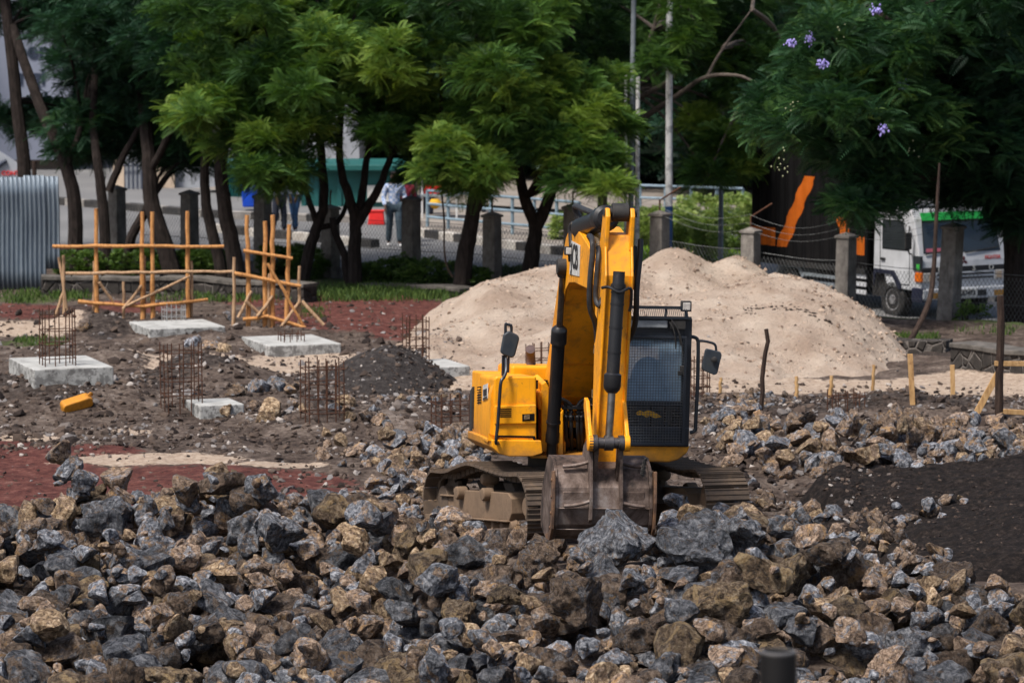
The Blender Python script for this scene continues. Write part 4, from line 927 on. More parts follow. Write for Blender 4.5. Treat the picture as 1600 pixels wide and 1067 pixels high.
hero = [  # px, py, half width px, depth, material, label
    (1098, 866, 62, 35.0, 'rock_grey', 'biggest blue-grey boulder, on the heap right of the excavator bucket'),
    (1160, 842, 46, 35.5, 'rock_grey', 'pale grey boulder topping the heap in front of the right crawler track'),
    (968, 828, 50, 35.2, 'rock_grey', 'whitish grey boulder lying against the foot of the bucket'),
    (905, 945, 46, 33.3, 'rock_brown', 'squat round brown boulder below the bucket in the heap'),
    (1232, 895, 45, 34.8, 'rock_ochre', 'yellow-topped boulder right of the biggest blue-grey boulder'),
    (1110, 955, 52, 33.4, 'rock_ochre', 'brown and ochre boulder below the biggest blue-grey boulder'),
    (1390, 958, 36, 34.2, 'rock_ochre', 'pointed tan stone in front of the dark earth heap'),
    (1490, 905, 46, 35.6, 'rock_brown', 'brown boulder at the foot of the dark earth heap'),
    (165, 805, 46, 39.6, 'rock_grey', 'long pale grey boulder on the left crest of the heap'),
    (75, 835, 46, 38.9, 'rock_brown', 'split brown boulder at the left end of the heap crest'),
    (368, 762, 34, 40.4, 'rock_ochre', 'stone standing highest on the left crest of the heap'),
    (640, 850, 46, 37.6, 'rock_ochre', 'large tan boulder leaning below the left crawler track'),
    (770, 872, 40, 36.9, 'rock_brown', 'brown boulder just in front of the left crawler track'),
    (840, 880, 38, 35.3, 'rock_brown', 'dark broad stone just left of the bucket foot'),
    (640, 1005, 48, 32.6, 'rock_ochre', 'ochre-topped boulder low in the middle of the heap'),
    (430, 830, 46, 37.9, 'rock_grey', 'long slab-like blue-grey stone lying on the left slope'),
    (275, 1040, 44, 32.2, 'rock_ochre', 'tan pitted stone at the bottom left of the heap'),
    (795, 920, 34, 34.3, 'rock_ochre', 'bright yellow flat-topped stone below the bucket'),
    (710, 925, 34, 34.4, 'rock_ochre', 'pitted yellow stone beside the bright flat-topped one'),
    (1005, 1000, 40, 32.8, 'rock_brown', 'small dark pyramid stone below the round brown boulder'),
    (1420, 1005, 40, 33.0, 'rock_grey', 'blue-grey stone at the lower right of the heap'),
    (1540, 990, 40, 33.6, 'rock_brown', 'rounded brown stone near the right edge of the heap')]
HEROES = []
for (px, py, hwp, Yh, mt, lab) in hero:
    p = P(px, py, Yh); r = hwp*Yh/FPX*1.05; zz = drop(p.x, p.y, r, .7, .15, False)
    if zz is None: zz = p.z
    z = min(p.z, zz+.45)
    if Yh > 36.5: z = p.z
    HEROES.append((p.x, p.y, z, r*1.08, mt, lab))
    BLK |= ((HXX-p.x)**2+(HYY-p.y)**2 < (r*.72)**2)
rg = random.Random(21)
def kindpick(u): return 'rock_brown' if u < .44 else ('rock_grey' if u < .85 else 'rock_ochre')
def scatter(n, gen, rlo, rhi, pw, zone, flat=.68, sink=.35, lim=None):
    c = 0
    for _ in range(n):
        x, y = gen(); r = rlo+(rhi-rlo)*rg.random()**pw
        z0 = HM[min(max(int((y-HY0)/HS), 0), hyn-1), min(max(int((x-HX0)/HS), 0), hxn-1)]
        if lim is not None and not lim(x, y, z0+r*(.75 if zone == 'front' else .4)): continue
        if z0-gz1(x, y) > (.40 if zone in ('front', 'small') else .22): continue
        z = drop(x, y, r, flat, sink)
        if z is None: continue
        ROCKS.append((x, y, z, r, kindpick(rg.random()), zone)); c += 1
    return c
def front_gen():
    y = 30.4+rg.random()*11.2; return (rg.uniform(-.158, .158)*y, y)
scatter(1500, front_gen, .17, .30, 1.1, 'front', lim=in_front)
scatter(1900, front_gen, .12, .22, 1.3, 'front', lim=in_front)
scatter(2800, front_gen, .045, .11, 1.2, 'small', lim=in_front)
def pix_gen(cx, cy, rx, ry):
    def g():
        while True:
            a, b = rg.uniform(-1, 1), rg.uniform(-1, 1)
            if a*a+b*b < 1: break
        p = GG0(cx+a*rx, cy+b*ry); return p.x, p.y
    return g
def GG0(px, py): return G(px, py, .12)
for (cx, cy, rx, ry, n, r0, r1, zn) in [(1270, 700, 150, 34, 110, .11, .25, 'right'), (1480, 705, 130, 30, 95, .10, .22, 'right'), (1560, 740, 80, 40, 110, .08, .18, 'right'), (1160, 670, 60, 30, 50, .1, .2, 'right'),
        (690, 712, 80, 34, 110, .09, .21, 'behind'), (640, 760, 60, 24, 60, .08, .16, 'behind'), (560, 690, 60, 40, 26, .08, .18, 'behind'), (1340, 790, 150, 60, 70, .06, .16, 'slope'), (1220, 800, 60, 40, 22, .06, .15, 'slope'),
        (1330, 870, 110, 40, 40, .08, .17, 'front'), (1440, 915, 60, 26, 34, .07, .17, 'front'), (1500, 950, 110, 24, 60, .08, .2, 'front'), (420, 640, 70, 34, 18, .09, .17, 'left'), (1480, 770, 90, 30, 34, .05, .14, 'slope'), (660, 612, 80, 12, 30, .05, .09, 'behind'), (330, 530, 120, 22, 30, .06, .14, 'left'), (1170, 620, 80, 16, 60, .05, .10, 'right'), (1330, 760, 260, 60, 60, .04, .1, 'slope')]:
    scatter(n, pix_gen(cx, cy, rx, ry), r0, r1, 1.6, zn)
for (px, py, rp, zn, mt) in [(432, 606, 22, 'left', 'rock_grey'), (405, 612, 20, 'left', 'rock_grey'), (420, 655, 26, 'left', 'rock_ochre'), (360, 500, 14, 'left', 'rock_grey'), (400, 503, 14, 'left', 'rock_brown'), (330, 545, 15, 'left', 'rock_brown'), (352, 549, 15, 'left', 'rock_ochre'), (300, 540, 18, 'left', 'rock_grey'), (1378, 762, 26, 'right', 'rock_grey'), (510, 680, 14, 'behind', 'rock_ochre'), (545, 655, 14, 'behind', 'rock_ochre'), (130, 500, 15, 'left', 'rock_brown')]:
    p = GG(px, py); r = rp*p.y/FPX; ROCKS.append((p.x, p.y, p.z+r*.3, r, mt, zn))
# ---- the largest in the picture become things, the rest loose rubble
ROCKS.sort(key=lambda a: -a[3]/a[1])
def vis(a):
    px, py = proj(a[:3]); return -30 < px < 1630 and py < 1090
cand = [a for a in ROCKS if vis(a) and a[5] != 'small']
BIG = cand[:300-len(HEROES)]; bigset = set(id(a) for a in BIG); REST = [a for a in ROCKS if id(a) not in bigset]
COLN = {'rock_brown': 'dull brown', 'rock_grey': 'blue-grey', 'rock_ochre': 'ochre-stained'}
def place(px, py, zn):
    if zn == 'right': return 'in the stone heap behind the cab, between the two wooden stakes' if px < 1400 else 'in the stone heap below the leaning plank'
    if zn == 'behind': return 'in the small stone heap between the rear left track and the rebar cage'
    if zn == 'left': return 'lying among the concrete pads on the left'
    if zn == 'slope': return 'strewn on the dark slope right of the right crawler track'
    col = ('at the left end' if px < 260 else 'below the red soil strip' if px < 620 else 'below the left crawler track' if px < 850 else 'below the bucket' if px < 1050 else 'around the black pipe' if px < 1330 else 'below the dark earth heap')
    row = ('on the top of the front heap' if py < 875 else 'halfway up the front heap' if py < 970 else 'at the bottom of the front heap')
    return row+', '+col
def add_rock(x, y, z, r, mt, i, label, group=None, q=None):
    o = bpy.data.objects.new('stone', rock_me[(i, mt)]); C.objects.link(o)
    o.location = (x, y, z); o.scale = (r*1.12, r*1.12, r*1.12)
    o.rotation_euler = q or (rg.uniform(-.55, .55), rg.uniform(-.55, .55), rg.uniform(0, 6.28))
    return tag(o, label, 'stone', group)
for n, (x, y, z, r, mt, lab) in enumerate(HEROES):
    o = np_mesh('stone', HEROV[n][0], HEROV[n][1], [M['hero_'+mt[5:]]], smooth=True); o.data.set_sharp_from_angle(angle=R_(32)); rock_me[(1000+n, mt)] = o.data; bpy.data.objects.remove(o)
    add_rock(x, y, z, r, mt, 1000+n, lab, 'boulders of the front stone heap', (rg.uniform(-.35, .35), rg.uniform(-.35, .35), rg.uniform(0, 6.28)))
for n, a in enumerate(BIG):
    px, py = proj(a[:3]); pl_ = place(px, py, a[5])
    add_rock(*a[:5], rg.randrange(NV), '%s broken stone %s' % (COLN[a[4]], pl_), '%s stones %s' % (COLN[a[4]], pl_))
def merged(name, items, shapes, mat, label, cat, tint, seed, squash=1.0):
    r = np.random.RandomState(seed); Vs = []; Fs = []; T = []; b = 0
    for it in items:
        V, Fc = shapes[r.randint(len(shapes))]
        e = Euler((r.uniform(-.8, .8), r.uniform(-.8, .8), r.uniform(0, 6.28))).to_matrix()
        W = (V*it[3])@np.array(e).T+np.array(it[:3]); Vs.append(W); Fs.append(Fc+b); b += len(V); T.append(np.full(len(Fc), tint(r, it)))
    o = np_mesh(name, np.concatenate(Vs), np.concatenate(Fs), [mat], tint=np.concatenate(T)); return tag(o, label, cat, kind='stuff')
TK = {'rock_brown': (.12, .45), 'rock_grey': (.52, .82), 'rock_ochre': (.85, 1.0)}
rest_big = [a for a in REST if a[3] >= .085]; rest_small = [a for a in REST if a[3] < .085]
merged('rubble_stones', rest_big, ROCKL, M['rubble'], 'smaller broken stones filling the gaps between the boulders', 'rubble', lambda r, it: r.uniform(*TK[it[4]]), 5)
merged('stone_chips', rest_small, [rock_shape(400+i, 2, 0) for i in range(6)], M['rubble'], 'fist-sized stone chips lying between the stones', 'rubble', lambda r, it: r.uniform(*TK[it[4]]), 6)
# ---- gravel and clods over the whole site
gi = []
rr = np.random.RandomState(77)
def gravel(n, px0, px1, py0, py1, r0, r1, pw=2.2):
    x, y = G_v(rr.uniform(px0, px1, n), rr.uniform(py0, py1, n), .1); z = surf_v(x, y)
    i = np.clip(((x-HX0)/HS).astype(int), 0, hxn-1); j = np.clip(((y-HY0)/HS).astype(int), 0, hyn-1); r = r0+(r1-r0)*rr.rand(n)**pw
    for q in zip(x, y, z+r*.15, r, BLK[j, i]):
        if not q[4]: gi.append(q[:4])
gravel(3000, 420, 1620, 590, 760, .012, .075); gravel(1100, -20, 420, 590, 690, .012, .075); gravel(2600, -20, 700, 560, 700, .012, .06); gravel(2600, 1080, 1620, 610, 720, .015, .07)
gravel(1500, -20, 700, 460, 560, .012, .06); gravel(2000, 1150, 1410, 740, 960, .012, .06); gravel(420, -20, 700, 690, 800, .010, .045); gravel(900, 640, 1450, 420, 620, .010, .035)
gravel(1700, 510, 710, 538, 615, .010, .035)
si = []
hx_, hy_, Z_ = HEAPS[0]
def on_pile(x, y): return Z_[np.clip(((y-hy_[0])/(hy_[1]-hy_[0])).astype(int), 0, len(hy_)-1), np.clip(((x-hx_[0])/(hx_[1]-hx_[0])).astype(int), 0, len(hx_)-1)]
x, y = rr.uniform(hx_[0], hx_[-1], 9000), rr.uniform(hy_[0], hy_[-1]-3, 9000); z = on_pile(x, y); r = .012+.042*rr.rand(9000)**3
si += [q[:4] for q in zip(x, y, z, r, z > gz(x, y)+.05) if q[4]]
hx2, hy2, Z2 = HEAPS[2]; x, y = rr.uniform(hx2[0], hx2[-1], 9000), rr.uniform(hy2[0], hy2[-1], 9000); i = ((x-hx2[0])/(hx2[1]-hx2[0])).astype(int); j = ((y-hy2[0])/(hy2[1]-hy2[0])).astype(int); z = Z2[np.clip(j, 0, len(hy2)-1), np.clip(i, 0, len(hx2)-1)]
ei = [(a, b, c, (.005+.032*rr.rand()**3)) for a, b, c, g_ in zip(x, y, z, gz(x, y)) if c > g_]
merged('earth_clods', ei, GRAV, M['gravel'], 'dark clods and grit covering the dark earth heap', 'clods', lambda r, it: r.rand()**4*.6, 35)
merged('sand_clods', si, GRAV, M['sand_clod'], 'crumbly clods and pebbles lying over the sand pile', 'sand clods', lambda r, it: r.rand(), 31)
di = []
for a, b in zip(rr.uniform(0, 1, 260), rr.normal(0, 1, 260)):
    px, py = 1150+150*a, 497-26*math.sin(a*3.0)*(1-a*.3)+b*3.2+14*a; Y = np.arange(54, 70, .1); q = [P(px, py, y_) for y_ in Y]; zz = on_pile(np.array([v.x for v in q]), Y); hit = np.where(zz > np.array([v.z for v in q]))[0]
    if len(hit): di.append((q[hit[0]].x, Y[hit[0]], zz[hit[0]], .012+.035*rr.rand()**2))
merged('dark_debris', di, GRAV, M['gravel'], 'dark streak of stones and soil across the sand pile', 'debris', lambda r, it: r.rand()*.3, 33)
gravel(270, -20, 720, 480, 680, .04, .13, 1.6); gravel(200, 1100, 1620, 620, 760, .04, .11, 1.6)
merged('gravel', gi, GRAV, M['gravel'], 'loose gravel and clods scattered over the building site', 'gravel', lambda r, it: min(1, r.rand()**1.25), 9)
# ------------------------------------------------------------------ concrete pads and rebar cages
PADROT = R_(20)
def pad(px, py, w, d_, h, label, base=True):
    """px,py = the near lower corner in the photograph"""
    c = GG(px, py); z = c.z
    u = Vector((math.cos(PADROT), math.sin(PADROT), 0)); v = Vector((-math.sin(PADROT), math.cos(PADROT), 0)); o = Vector((c.x, c.y, 0))
    m = MB(); A = [o, o+u*w, o+u*w+v*d_, o+v*d_]
    m.hexa([q+Vector((0, 0, z-.3)) for q in A]+[q+Vector((0, 0, z+h)) for q in A])
    ob = m.build('concrete_pad', M['pad'], None, bevel=.018); tag(ob, label, 'concrete pad', 'concrete foundation pads')
    return o+u*w*.5+v*d_*.5+Vector((0, 0, z+h)), u, v
def cage(c, w, d_, h, nx, ny, ties, label, mat='rust', over=.06, rot=PADROT, lean=0.0):
    u = Vector((math.cos(rot), math.sin(rot), 0)); v = Vector((-math.sin(rot), math.cos(rot), 0)); c = Vector(c); r = .009
    e = empty('rebar_cage', c); tag(e, label, 'rebar cage', 'rusty rebar cages of the foundations')
    pos = [(-.5+i/(nx-1), s_) for i in range(nx) for s_ in (-.5, .5)]+[(s_, -.5+j/(ny-1)) for j in range(1, ny-1) for s_ in (-.5, .5)]
    for (a, b) in pos:
        m = MB(); p = u*a*w+v*b*d_; m.tube([p+Vector((0, 0, -.25)), p+Vector((lean*h+RNG.uniform(-.012, .012), 0, h+RNG.uniform(0, over)))], r, 5, sm=False); m.build('upright_bar', M[mat], e)
    for k in range(ties):
        z = h*(k+.55)/ties if ties > 1 else h*.8; m = MB(); q = [u*a*w*1.03+v*b*d_*1.03+Vector((lean*z, 0, z+RNG.uniform(-.008, .008))) for a, b in ((-.5, -.5), (.5, -.5), (.5, .5), (-.5, .5), (-.5, -.5))]
        for a, b in zip(q, q[1:]): m.tube([a, b], r*.8, 5, sm=False)
        m.build('tie_ring', M[mat], e)
    return e
c1_, u_, v_ = pad(53, 614, 1.20, 1.75, .28, 'large pale concrete pad at the left edge behind the yellow jerrycan')
c2_, _, _ = pad(233, 528, 1.40, 1.5, .16, 'concrete pad in front of the long wooden profile frame')
c3_, _, _ = pad(420, 557, 1.28, 1.7, .18, 'concrete pad in front of the small wooden frame with crossed poles')
c4_, _, _ = pad(312, 655, .66, .8, .19, 'half-buried small concrete pad in the gravel bank')
c5_, _, _ = pad(660, 592, .80, 1.2, .18, 'concrete pad between the dark gravel cone and the yellow digger')
def at_px(px, py, z): return G(px, py, z)
cage(at_px(90, 570, c1_.z), .46, .40, .82, 4, 3, 4, 'rusty rebar cage standing on the large pad at the left edge')
cage(at_px(272, 500, c2_.z), .36, .30, .24, 5, 3, 2, 'low pale rebar cage on the pad before the long wooden frame', 'rebar_grey')
cage(at_px(455, 533, c3_.z), .36, .34, .13, 4, 3, 1, 'short rebar stubs on the pad before the crossed poles')
cage(at_px(284, 628, c4_.z), .50, .44, .82, 4, 3, 4, 'rusty rebar cage above the half-buried small pad')
p = GG(504, 655); cage(p, .50, .44, .80, 5, 3, 4, 'rusty rebar cage in front of the dark gravel cone')
cage(at_px(650, 563, c5_.z), .34, .30, .70, 4, 3, 5, 'tall narrow rebar cage against the sand pile')
p = GG(712, 672); cage(p, .56, .44, .44, 5, 3, 3, 'low rusty rebar cage just left of the excavator body')
p = GG(846, 585); cage(p, .40, .34, .48, 4, 3, 3, 'rusty rebar cage behind the excavator engine hood')
p = GG(1092, 622); cage(p, .26, .24, .62, 3, 3, 5, 'rusty rebar cage behind the cab grab rail')
p = GG(1322, 640); cage(p, .42, .36, .24, 4, 3, 1, 'low rusty rebar cage in the dark gravel before the sand pile')
p = GG(1365, 815); cage(p, .55, .2, .10, 6, 2, 1, 'short rebar stubs in the slope right of the crawler track')
# ------------------------------------------------------------------ jerrycan
p = GG(120, 632); e = empty('jerrycan', p+Vector((0, 0, .07)), R_(22)); e.rotation_euler = (R_(24), R_(-15), R_(24)); tag(e, 'battered orange-yellow plastic jerrycan lying on the gravel by the left pad', 'jerrycan')
ym = painted('old_yellow_plastic', (.62, .25, .012), dirt=(.16, .07, .025), amount=1.2, rough=.5)
m = MB(); pr = [(-.23, -.08), (-.23, .05), (-.20, .085), (.17, .085), (.225, .05), (.225, -.05), (.19, -.08)]; m.prism([(a, -.085, b) for a, b in pr], (0, .17, 0)); b_ = m.build('body', ym, e, bevel=.02, seg=3)
m = MB(); m.lathe((.20, .04, .04), (1, 0, .35), [(0, .026), (.05, .026)], 14); m.build('spout', ym, e)
m = MB(); m.tube(smoothpath([(.17, -.02, .07), (.21, -.02, .115), (.24, -.02, .10), (.235, -.02, .06)]), .013, 8); m.build('handle', ym, e)
m = MB(); m.lathe((.215, .04, .057), (1, 0, .35), [(.03, .03), (.055, .03)], 14); m.build('cap', M['rubber'], e)
# ------------------------------------------------------------------ wooden profile frames
def pole(name, par, o, a, b, r, mat, Ya, Yb=None, base=False):
    pa, pb = P(a[0], a[1], Ya)-o, P(b[0], b[1], Yb or Ya)-o
    d = pb-pa; n_ = max(4, int(d.length/.25)); pts = [pa+d*(i/n_)+Vector((RNG.uniform(-1, 1), RNG.uniform(-1, 1), RNG.uniform(-1, 1)))*.012*(0 < i < n_) for i in range(n_+1)]
    if base: pts.insert(0, pa-d.normalized()*.3)
    m = MB(); m.tube(pts, [r*(1.06-.16*i/len(pts))+RNG.uniform(-.003, .003) for i in range(len(pts))], 8); return m.build(name, M[mat], par)
Yf = 66.0
o = GG(222, 492); o = Vector((o.x, Yf, 0)); e = empty('profile_frame', o); tag(e, 'long wooden pole frame with two rails behind the left concrete pads', 'wooden frame')
for x, y0, y1 in ((150, 326, 492), (222, 331, 492), (238, 331, 494), (293, 330, 476)): pole('post', e, o, (x+1, y1), (x, y0), .042, 'wood_orange', Yf, base=True)
for x, y0, y1 in ((147, 408, 492), (226, 400, 494), (299, 408, 474), (193, 440, 474)): pole('stake', e, o, (x, y1), (x, y0), .028, 'wood_pale', Yf+.06, base=True)
for (a, b) in (((82, 385), (350, 385)), ((122, 471), (225, 479)), ((225, 479), (325, 468))): pole('rail', e, o, a, b, .034, 'wood_orange', Yf-.06, Yf-.06)
pole('rail', e, o, (103, 427), (366, 424), .03, 'wood_pale', Yf-.06, Yf-.5)
for a, b in (((155, 441), (178, 474)), ((192, 483), (221, 446)), ((198, 478), (297, 431))): pole('brace', e, o, a, b, .026, 'wood_pale', Yf-.12, Yf-.02)
o = GG(98, 495); e = empty('stick_tripod', o); tag(e, 'three thin weathered sticks leaning together left of the long wooden frame', 'sticks')
for a, b in (((107, 505), (92, 402)), ((100, 496), (99, 399)), ((86, 494), (100, 455))): pole('stick', e, o, a, b, .03, 'wood_pale', o.y)
Yg = 64.5
o = GG(420, 508); o = Vector((o.x, Yg, 0)); e = empty('profile_frame', o); tag(e, 'small wooden frame with crossed diagonal poles right of the long frame', 'wooden frame')
for x, y0, y1 in ((386, 336, 496), (414, 346, 494), (426, 336, 492), (452, 351, 500)): pole('post', e, o, (x+(2 if x < 400 else -4 if x > 440 else 0), y1), (x, y0), .042, 'wood_orange', Yg, base=True)
for x, y0, y1 in ((366, 402, 492), (468, 416, 508), (421, 428, 492)): pole('stake', e, o, (x-1, y1), (x, y0), .032, 'wood_pale', Yg, base=True)
pole('rail', e, o, (380, 392), (457, 404), .032, 'wood_orange', Yg-.08); pole('rail', e, o, (366, 427), (470, 447), .034, 'wood_orange', Yg-.08); pole('rail', e, o, (380, 499), (420, 494), .036, 'wood_orange', Yg-.1); pole('rail', e, o, (420, 495), (478, 513), .034, 'wood_orange', Yg-.1)
for a, b in (((418, 412), (478, 516)), ((372, 496), (393, 455)), ((402, 494), (426, 462)), ((438, 512), (468, 472)), ((506, 508), (472, 470)), ((384, 470), (412, 496))): pole('brace', e, o, a, b, .03, 'wood_pale' if a[0] != 418 else 'wood_orange', Yg-.14, Yg-.05)
# ------------------------------------------------------------------ stakes and boards, right half
def stake(px0, py0, px1, py1, r, mat, label, cat='stake', sq=False, grp='wooden setting-out stakes before the sand pile', kinks=None):
    b = GG(px0, py0); t_ = P(px1, py1, b.y); m = MB(); d = (t_-b); n_ = 7
    if sq:
        ax_ = d.normalized(); s1 = Vector((1, 0, 0)); s1 = (s1-ax_*s1.dot(ax_)).normalized(); s2 = ax_.cross(s1); lo = b-ax_*.3
        m.hexa([lo-s1*r-s2*r*.5, lo+s1*r-s2*r*.5, lo+s1*r+s2*r*.5, lo-s1*r+s2*r*.5, t_-s1*r-s2*r*.5, t_+s1*r-s2*r*.5, t_+s1*r+s2*r*.5, t_-s1*r+s2*r*.5])
    else:
        pts = [b-d.normalized()*.3]+[b+d*(i/n_)+Vector((RNG.uniform(-.012, .012), 0, 0))*(1 if i < n_ else 0) for i in range(n_+1)]
        if kinks: pts[-2] += Vector((kinks, 0, 0))
        m.tube(pts, [r*(1.1-.25*i/len(pts)) for i in range(len(pts))], 8)
    ob = m.build('wooden_stake', M[mat], None, bevel=.004 if sq else 0); return tag(ob, label, cat, grp)
stake(1188, 648, 1197, 514, .034, 'wood_dark', 'crooked dark branch stuck upright in the gravel right of the cab', kinks=.03)
stake(1194, 668, 1182, 642, .05, 'wood_pale', 'short pale board end leaning at the foot of the crooked branch', 'board', True)
stake(1125, 618, 1126, 590, .025, 'wood_stake', 'slim stake between the cab mirror and the crooked branch')
stake(1245, 622, 1244, 588, .03, 'wood_stake', 'short stake just right of the crooked dark branch')
stake(1298, 622, 1299, 587, .03, 'wood_stake', 'short brown stake beside the low rebar cage')
stake(1364, 620, 1365, 570, .026, 'wood_stake', 'thin dark-topped stake in front of the middle of the sand pile')
stake(1426, 632, 1422, 553, .038, 'wood_stake', 'tallest pale stake at the right foot of the sand pile', sq=True)
stake(1489, 622, 1488, 570, .034, 'wood_stake', 'mushroom-topped stake right of the sand pile', sq=True)
stake(1523, 656, 1565, 573, .045, 'wood_stake', 'plank leaning against the dark upright pole at the right edge', 'plank', True)
stake(1562, 655, 1563, 462, .058, 'wood_dark', 'dark knotty pole standing upright at the right edge', 'pole', grp=None)
for (a, b, lab) in (((1554, 568), (1640, 569), 'upper yellow batten nailed to the dark upright pole'), ((1568, 643), (1640, 647), 'lower yellow batten nailed to the dark upright pole')):
    Yb = GG(1562, 655).y-.06; pa, pb = P(*a, Yb), P(*b, Yb+.2); m = MB(); m.prism([pa+Vector((0, 0, -.035)), pa+Vector((0, 0, .035)), pb+Vector((0, 0, .035)), pb+Vector((0, 0, -.035))], (0, .04, 0)); tag(m.build('batten', M['wood_stake'], None, bevel=.004), lab, 'batten', 'battens on the dark pole')
p0 = GG(1408, 552); m = MB(); q = [P(1408, 552, p0.y+.3), P(1432, 515, p0.y+.6), P(1452, 470, p0.y+.9), P(1459, 420, p0.y+1.1), P(1463, 340, p0.y+1.2), P(1468, 255, p0.y+1.3)]; m.tube(smoothpath(q), [.055, .055, .05, .05, .05, .05, .05, .05, .048, .045, .045, .045, .04, .04, .035, .035, .035, .03, .03, .02, .02], 8)
tag(m.build('bent_pole', M['wood_dark'], None), 'tall bent dark pole leaning up from the foot of the sand pile', 'pole')
p0 = GG(1257, 690); m = MB(); m.lathe(P(1257, 694, p0.y-.3), (.1, 0, 1), [(0, .02), (.05, .035), (.07, .03), (.08, .018), (.1, .016)], 12, 1); m.lathe(P(1256, 687, p0.y-.3), (.1, 0, 1), [(0, .032), (.05, .032), (.055, .02)], 12, 0)
tag(m.build('bottle', [M['red_paint'], M['white_decal']], None), 'small red and white plastic bottle lying among the stones', 'bottle')
# ------------------------------------------------------------------ out-of-focus pipe close to the camera
b = P(1216, 1016, 14.5); m = MB(); zg = gz1(b.x, b.y)
prof_ = [(zg-.3-b.z, .078), (-.02, .078), (0.0, .074), (0.002, .064), (-.25, .064)]
m.lathe(b, (0, 0, 1), prof_, 32); pm = Mat('dark_pipe'); pm.set(pm.mix(pm.step(-.012, -.004, pm.xyz()[2]), (.012, .011, .011), (.16, .15, .145)), .45, .5)
pp = m.build('steel_pipe', pm.m, None, xf=Matrix.Translation(-b)); pp.location = b; tag(pp, 'black steel pipe end standing in front of the stones at the bottom', 'pipe')
# ------------------------------------------------------------------ road, pavements, kerbs
def sheet(name, pts, dz, mat, label, cat, kind='structure', nx_=40, ny_=10):
    """a sheet laid on the terrain between two edge polylines (near, far)"""
    near, far = pts; V = []; 
    def at(pl, t):
        k_ = t*(len(pl)-1); i = min(int(k_), len(pl)-2); return Vector(pl[i]).lerp(Vector(pl[i+1]), k_-i)
    for j in range(ny_+1):
        for i in range(nx_+1):
            p = at(near, i/nx_).lerp(at(far, i/nx_), j/ny_); V.append((p.x, p.y, float(gz(np.array([p.x]), np.array([p.y]), True)[0])+dz))
    ii = np.arange((nx_+1)*(ny_+1)).reshape(ny_+1, nx_+1); q = np.stack([ii[:-1, :-1], ii[:-1, 1:], ii[1:, 1:], ii[1:, :-1]], -1).reshape(-1, 4)
    return tag(np_mesh(name, np.array(V), q, [mat], smooth=True), label, cat, kind=kind)
def off(t, d): return (F0[0]+FD[0]*t+FN[0]*d, F0[1]+FD[1]*t+FN[1]*d)
sheet('road', ([off(-40, 2.2), off(-10, 2.2), off(10, 2.0), off(18, 1.1), off(45, 1.1)], [off(-40, 34), off(-10, 34), off(10, 34), off(18, 30), off(45, 30)]), .03, M['asphalt'], 'worn grey asphalt road behind the fence', 'road', nx_=90, ny_=40)
def kerb(px, label, blocks=True, dz=0.0, hgt=.20, wid=.28, step_=.75, mats=None):
    pts = [GG(a, b) for a, b in px]; path = []
    L_ = [0]
    for a, b in zip(pts, pts[1:]): L_.append(L_[-1]+(b-a).length)
    e = empty('kerb', pts[0]); tag(e, label, 'kerb', 'kerbs along the road')
    n_ = int(L_[-1]/step_); o = Vector(pts[0])
    def at(s_):
        for i in range(len(pts)-1):
            if s_ <= L_[i+1]+1e-6: return pts[i].lerp(pts[i+1], (s_-L_[i])/(L_[i+1]-L_[i]))
        return pts[-1]
    for i in range(n_):
        a, b = at(i*step_), at((i+1)*step_-.015); d = (b-a).normalized(); nrm = Vector((-d.y, d.x, 0)).normalized()*wid
        if nrm.y < 0: nrm = -nrm
        za, zb = gz1(a.x, a.y)+.03, gz1(b.x, b.y)+.03; m = MB()
        lo = [Vector((q.x, q.y, z-.1))-o for q, z in ((a, za), (b, zb), (b+nrm, zb), (a+nrm, za))]; hi = [Vector((q.x, q.y, z+hgt))-o for q, z in ((a, za), (b, zb), (b+nrm, zb), (a+nrm, za))]
        m.hexa(lo+hi); m.build('kerb_block', M[(mats or ('kerb_white', 'kerb_black'))[i % 2]], e, bevel=.02)
    return e
kerb([(640, 370), (740, 384), (830, 396), (900, 404)], 'black and white painted kerb under the pipe railing')
kerb([(330, 364), (400, 372), (500, 381), (585, 390)], 'black and white traffic island kerb ending behind the slanted tree')
kerb([(40, 318), (200, 331), (330, 343), (480, 348), (600, 351)], 'long far kerb in front of the teal kiosk', mats=('kerb_plain', 'kerb_black'))
kerb([(1380, 437), (1450, 444), (1520, 452), (1640, 466)], 'white and black kerb right of the truck', hgt=.24)
kerb([(1500, 470), (1560, 474), (1660, 482)], 'low worn kerb end right of the truck front wheel', hgt=.12)
a, b, c, d = GG(640, 368), GG(900, 402), GG(1000, 345), GG(640, 335)
sheet('pavement', ([a[:2], b[:2]], [d[:2], c[:2]]), .16, M['paving'], 'brown paved strip behind the painted kerb', 'pavement', nx_=20, ny_=8)
sheet('pavement', ([off(-14, 18), off(8, 21)], [off(-14, 34), off(8, 34)]), .13, M['paving'], 'dusty pavement in front of the kiosk and gate', 'pavement', nx_=20, ny_=8)
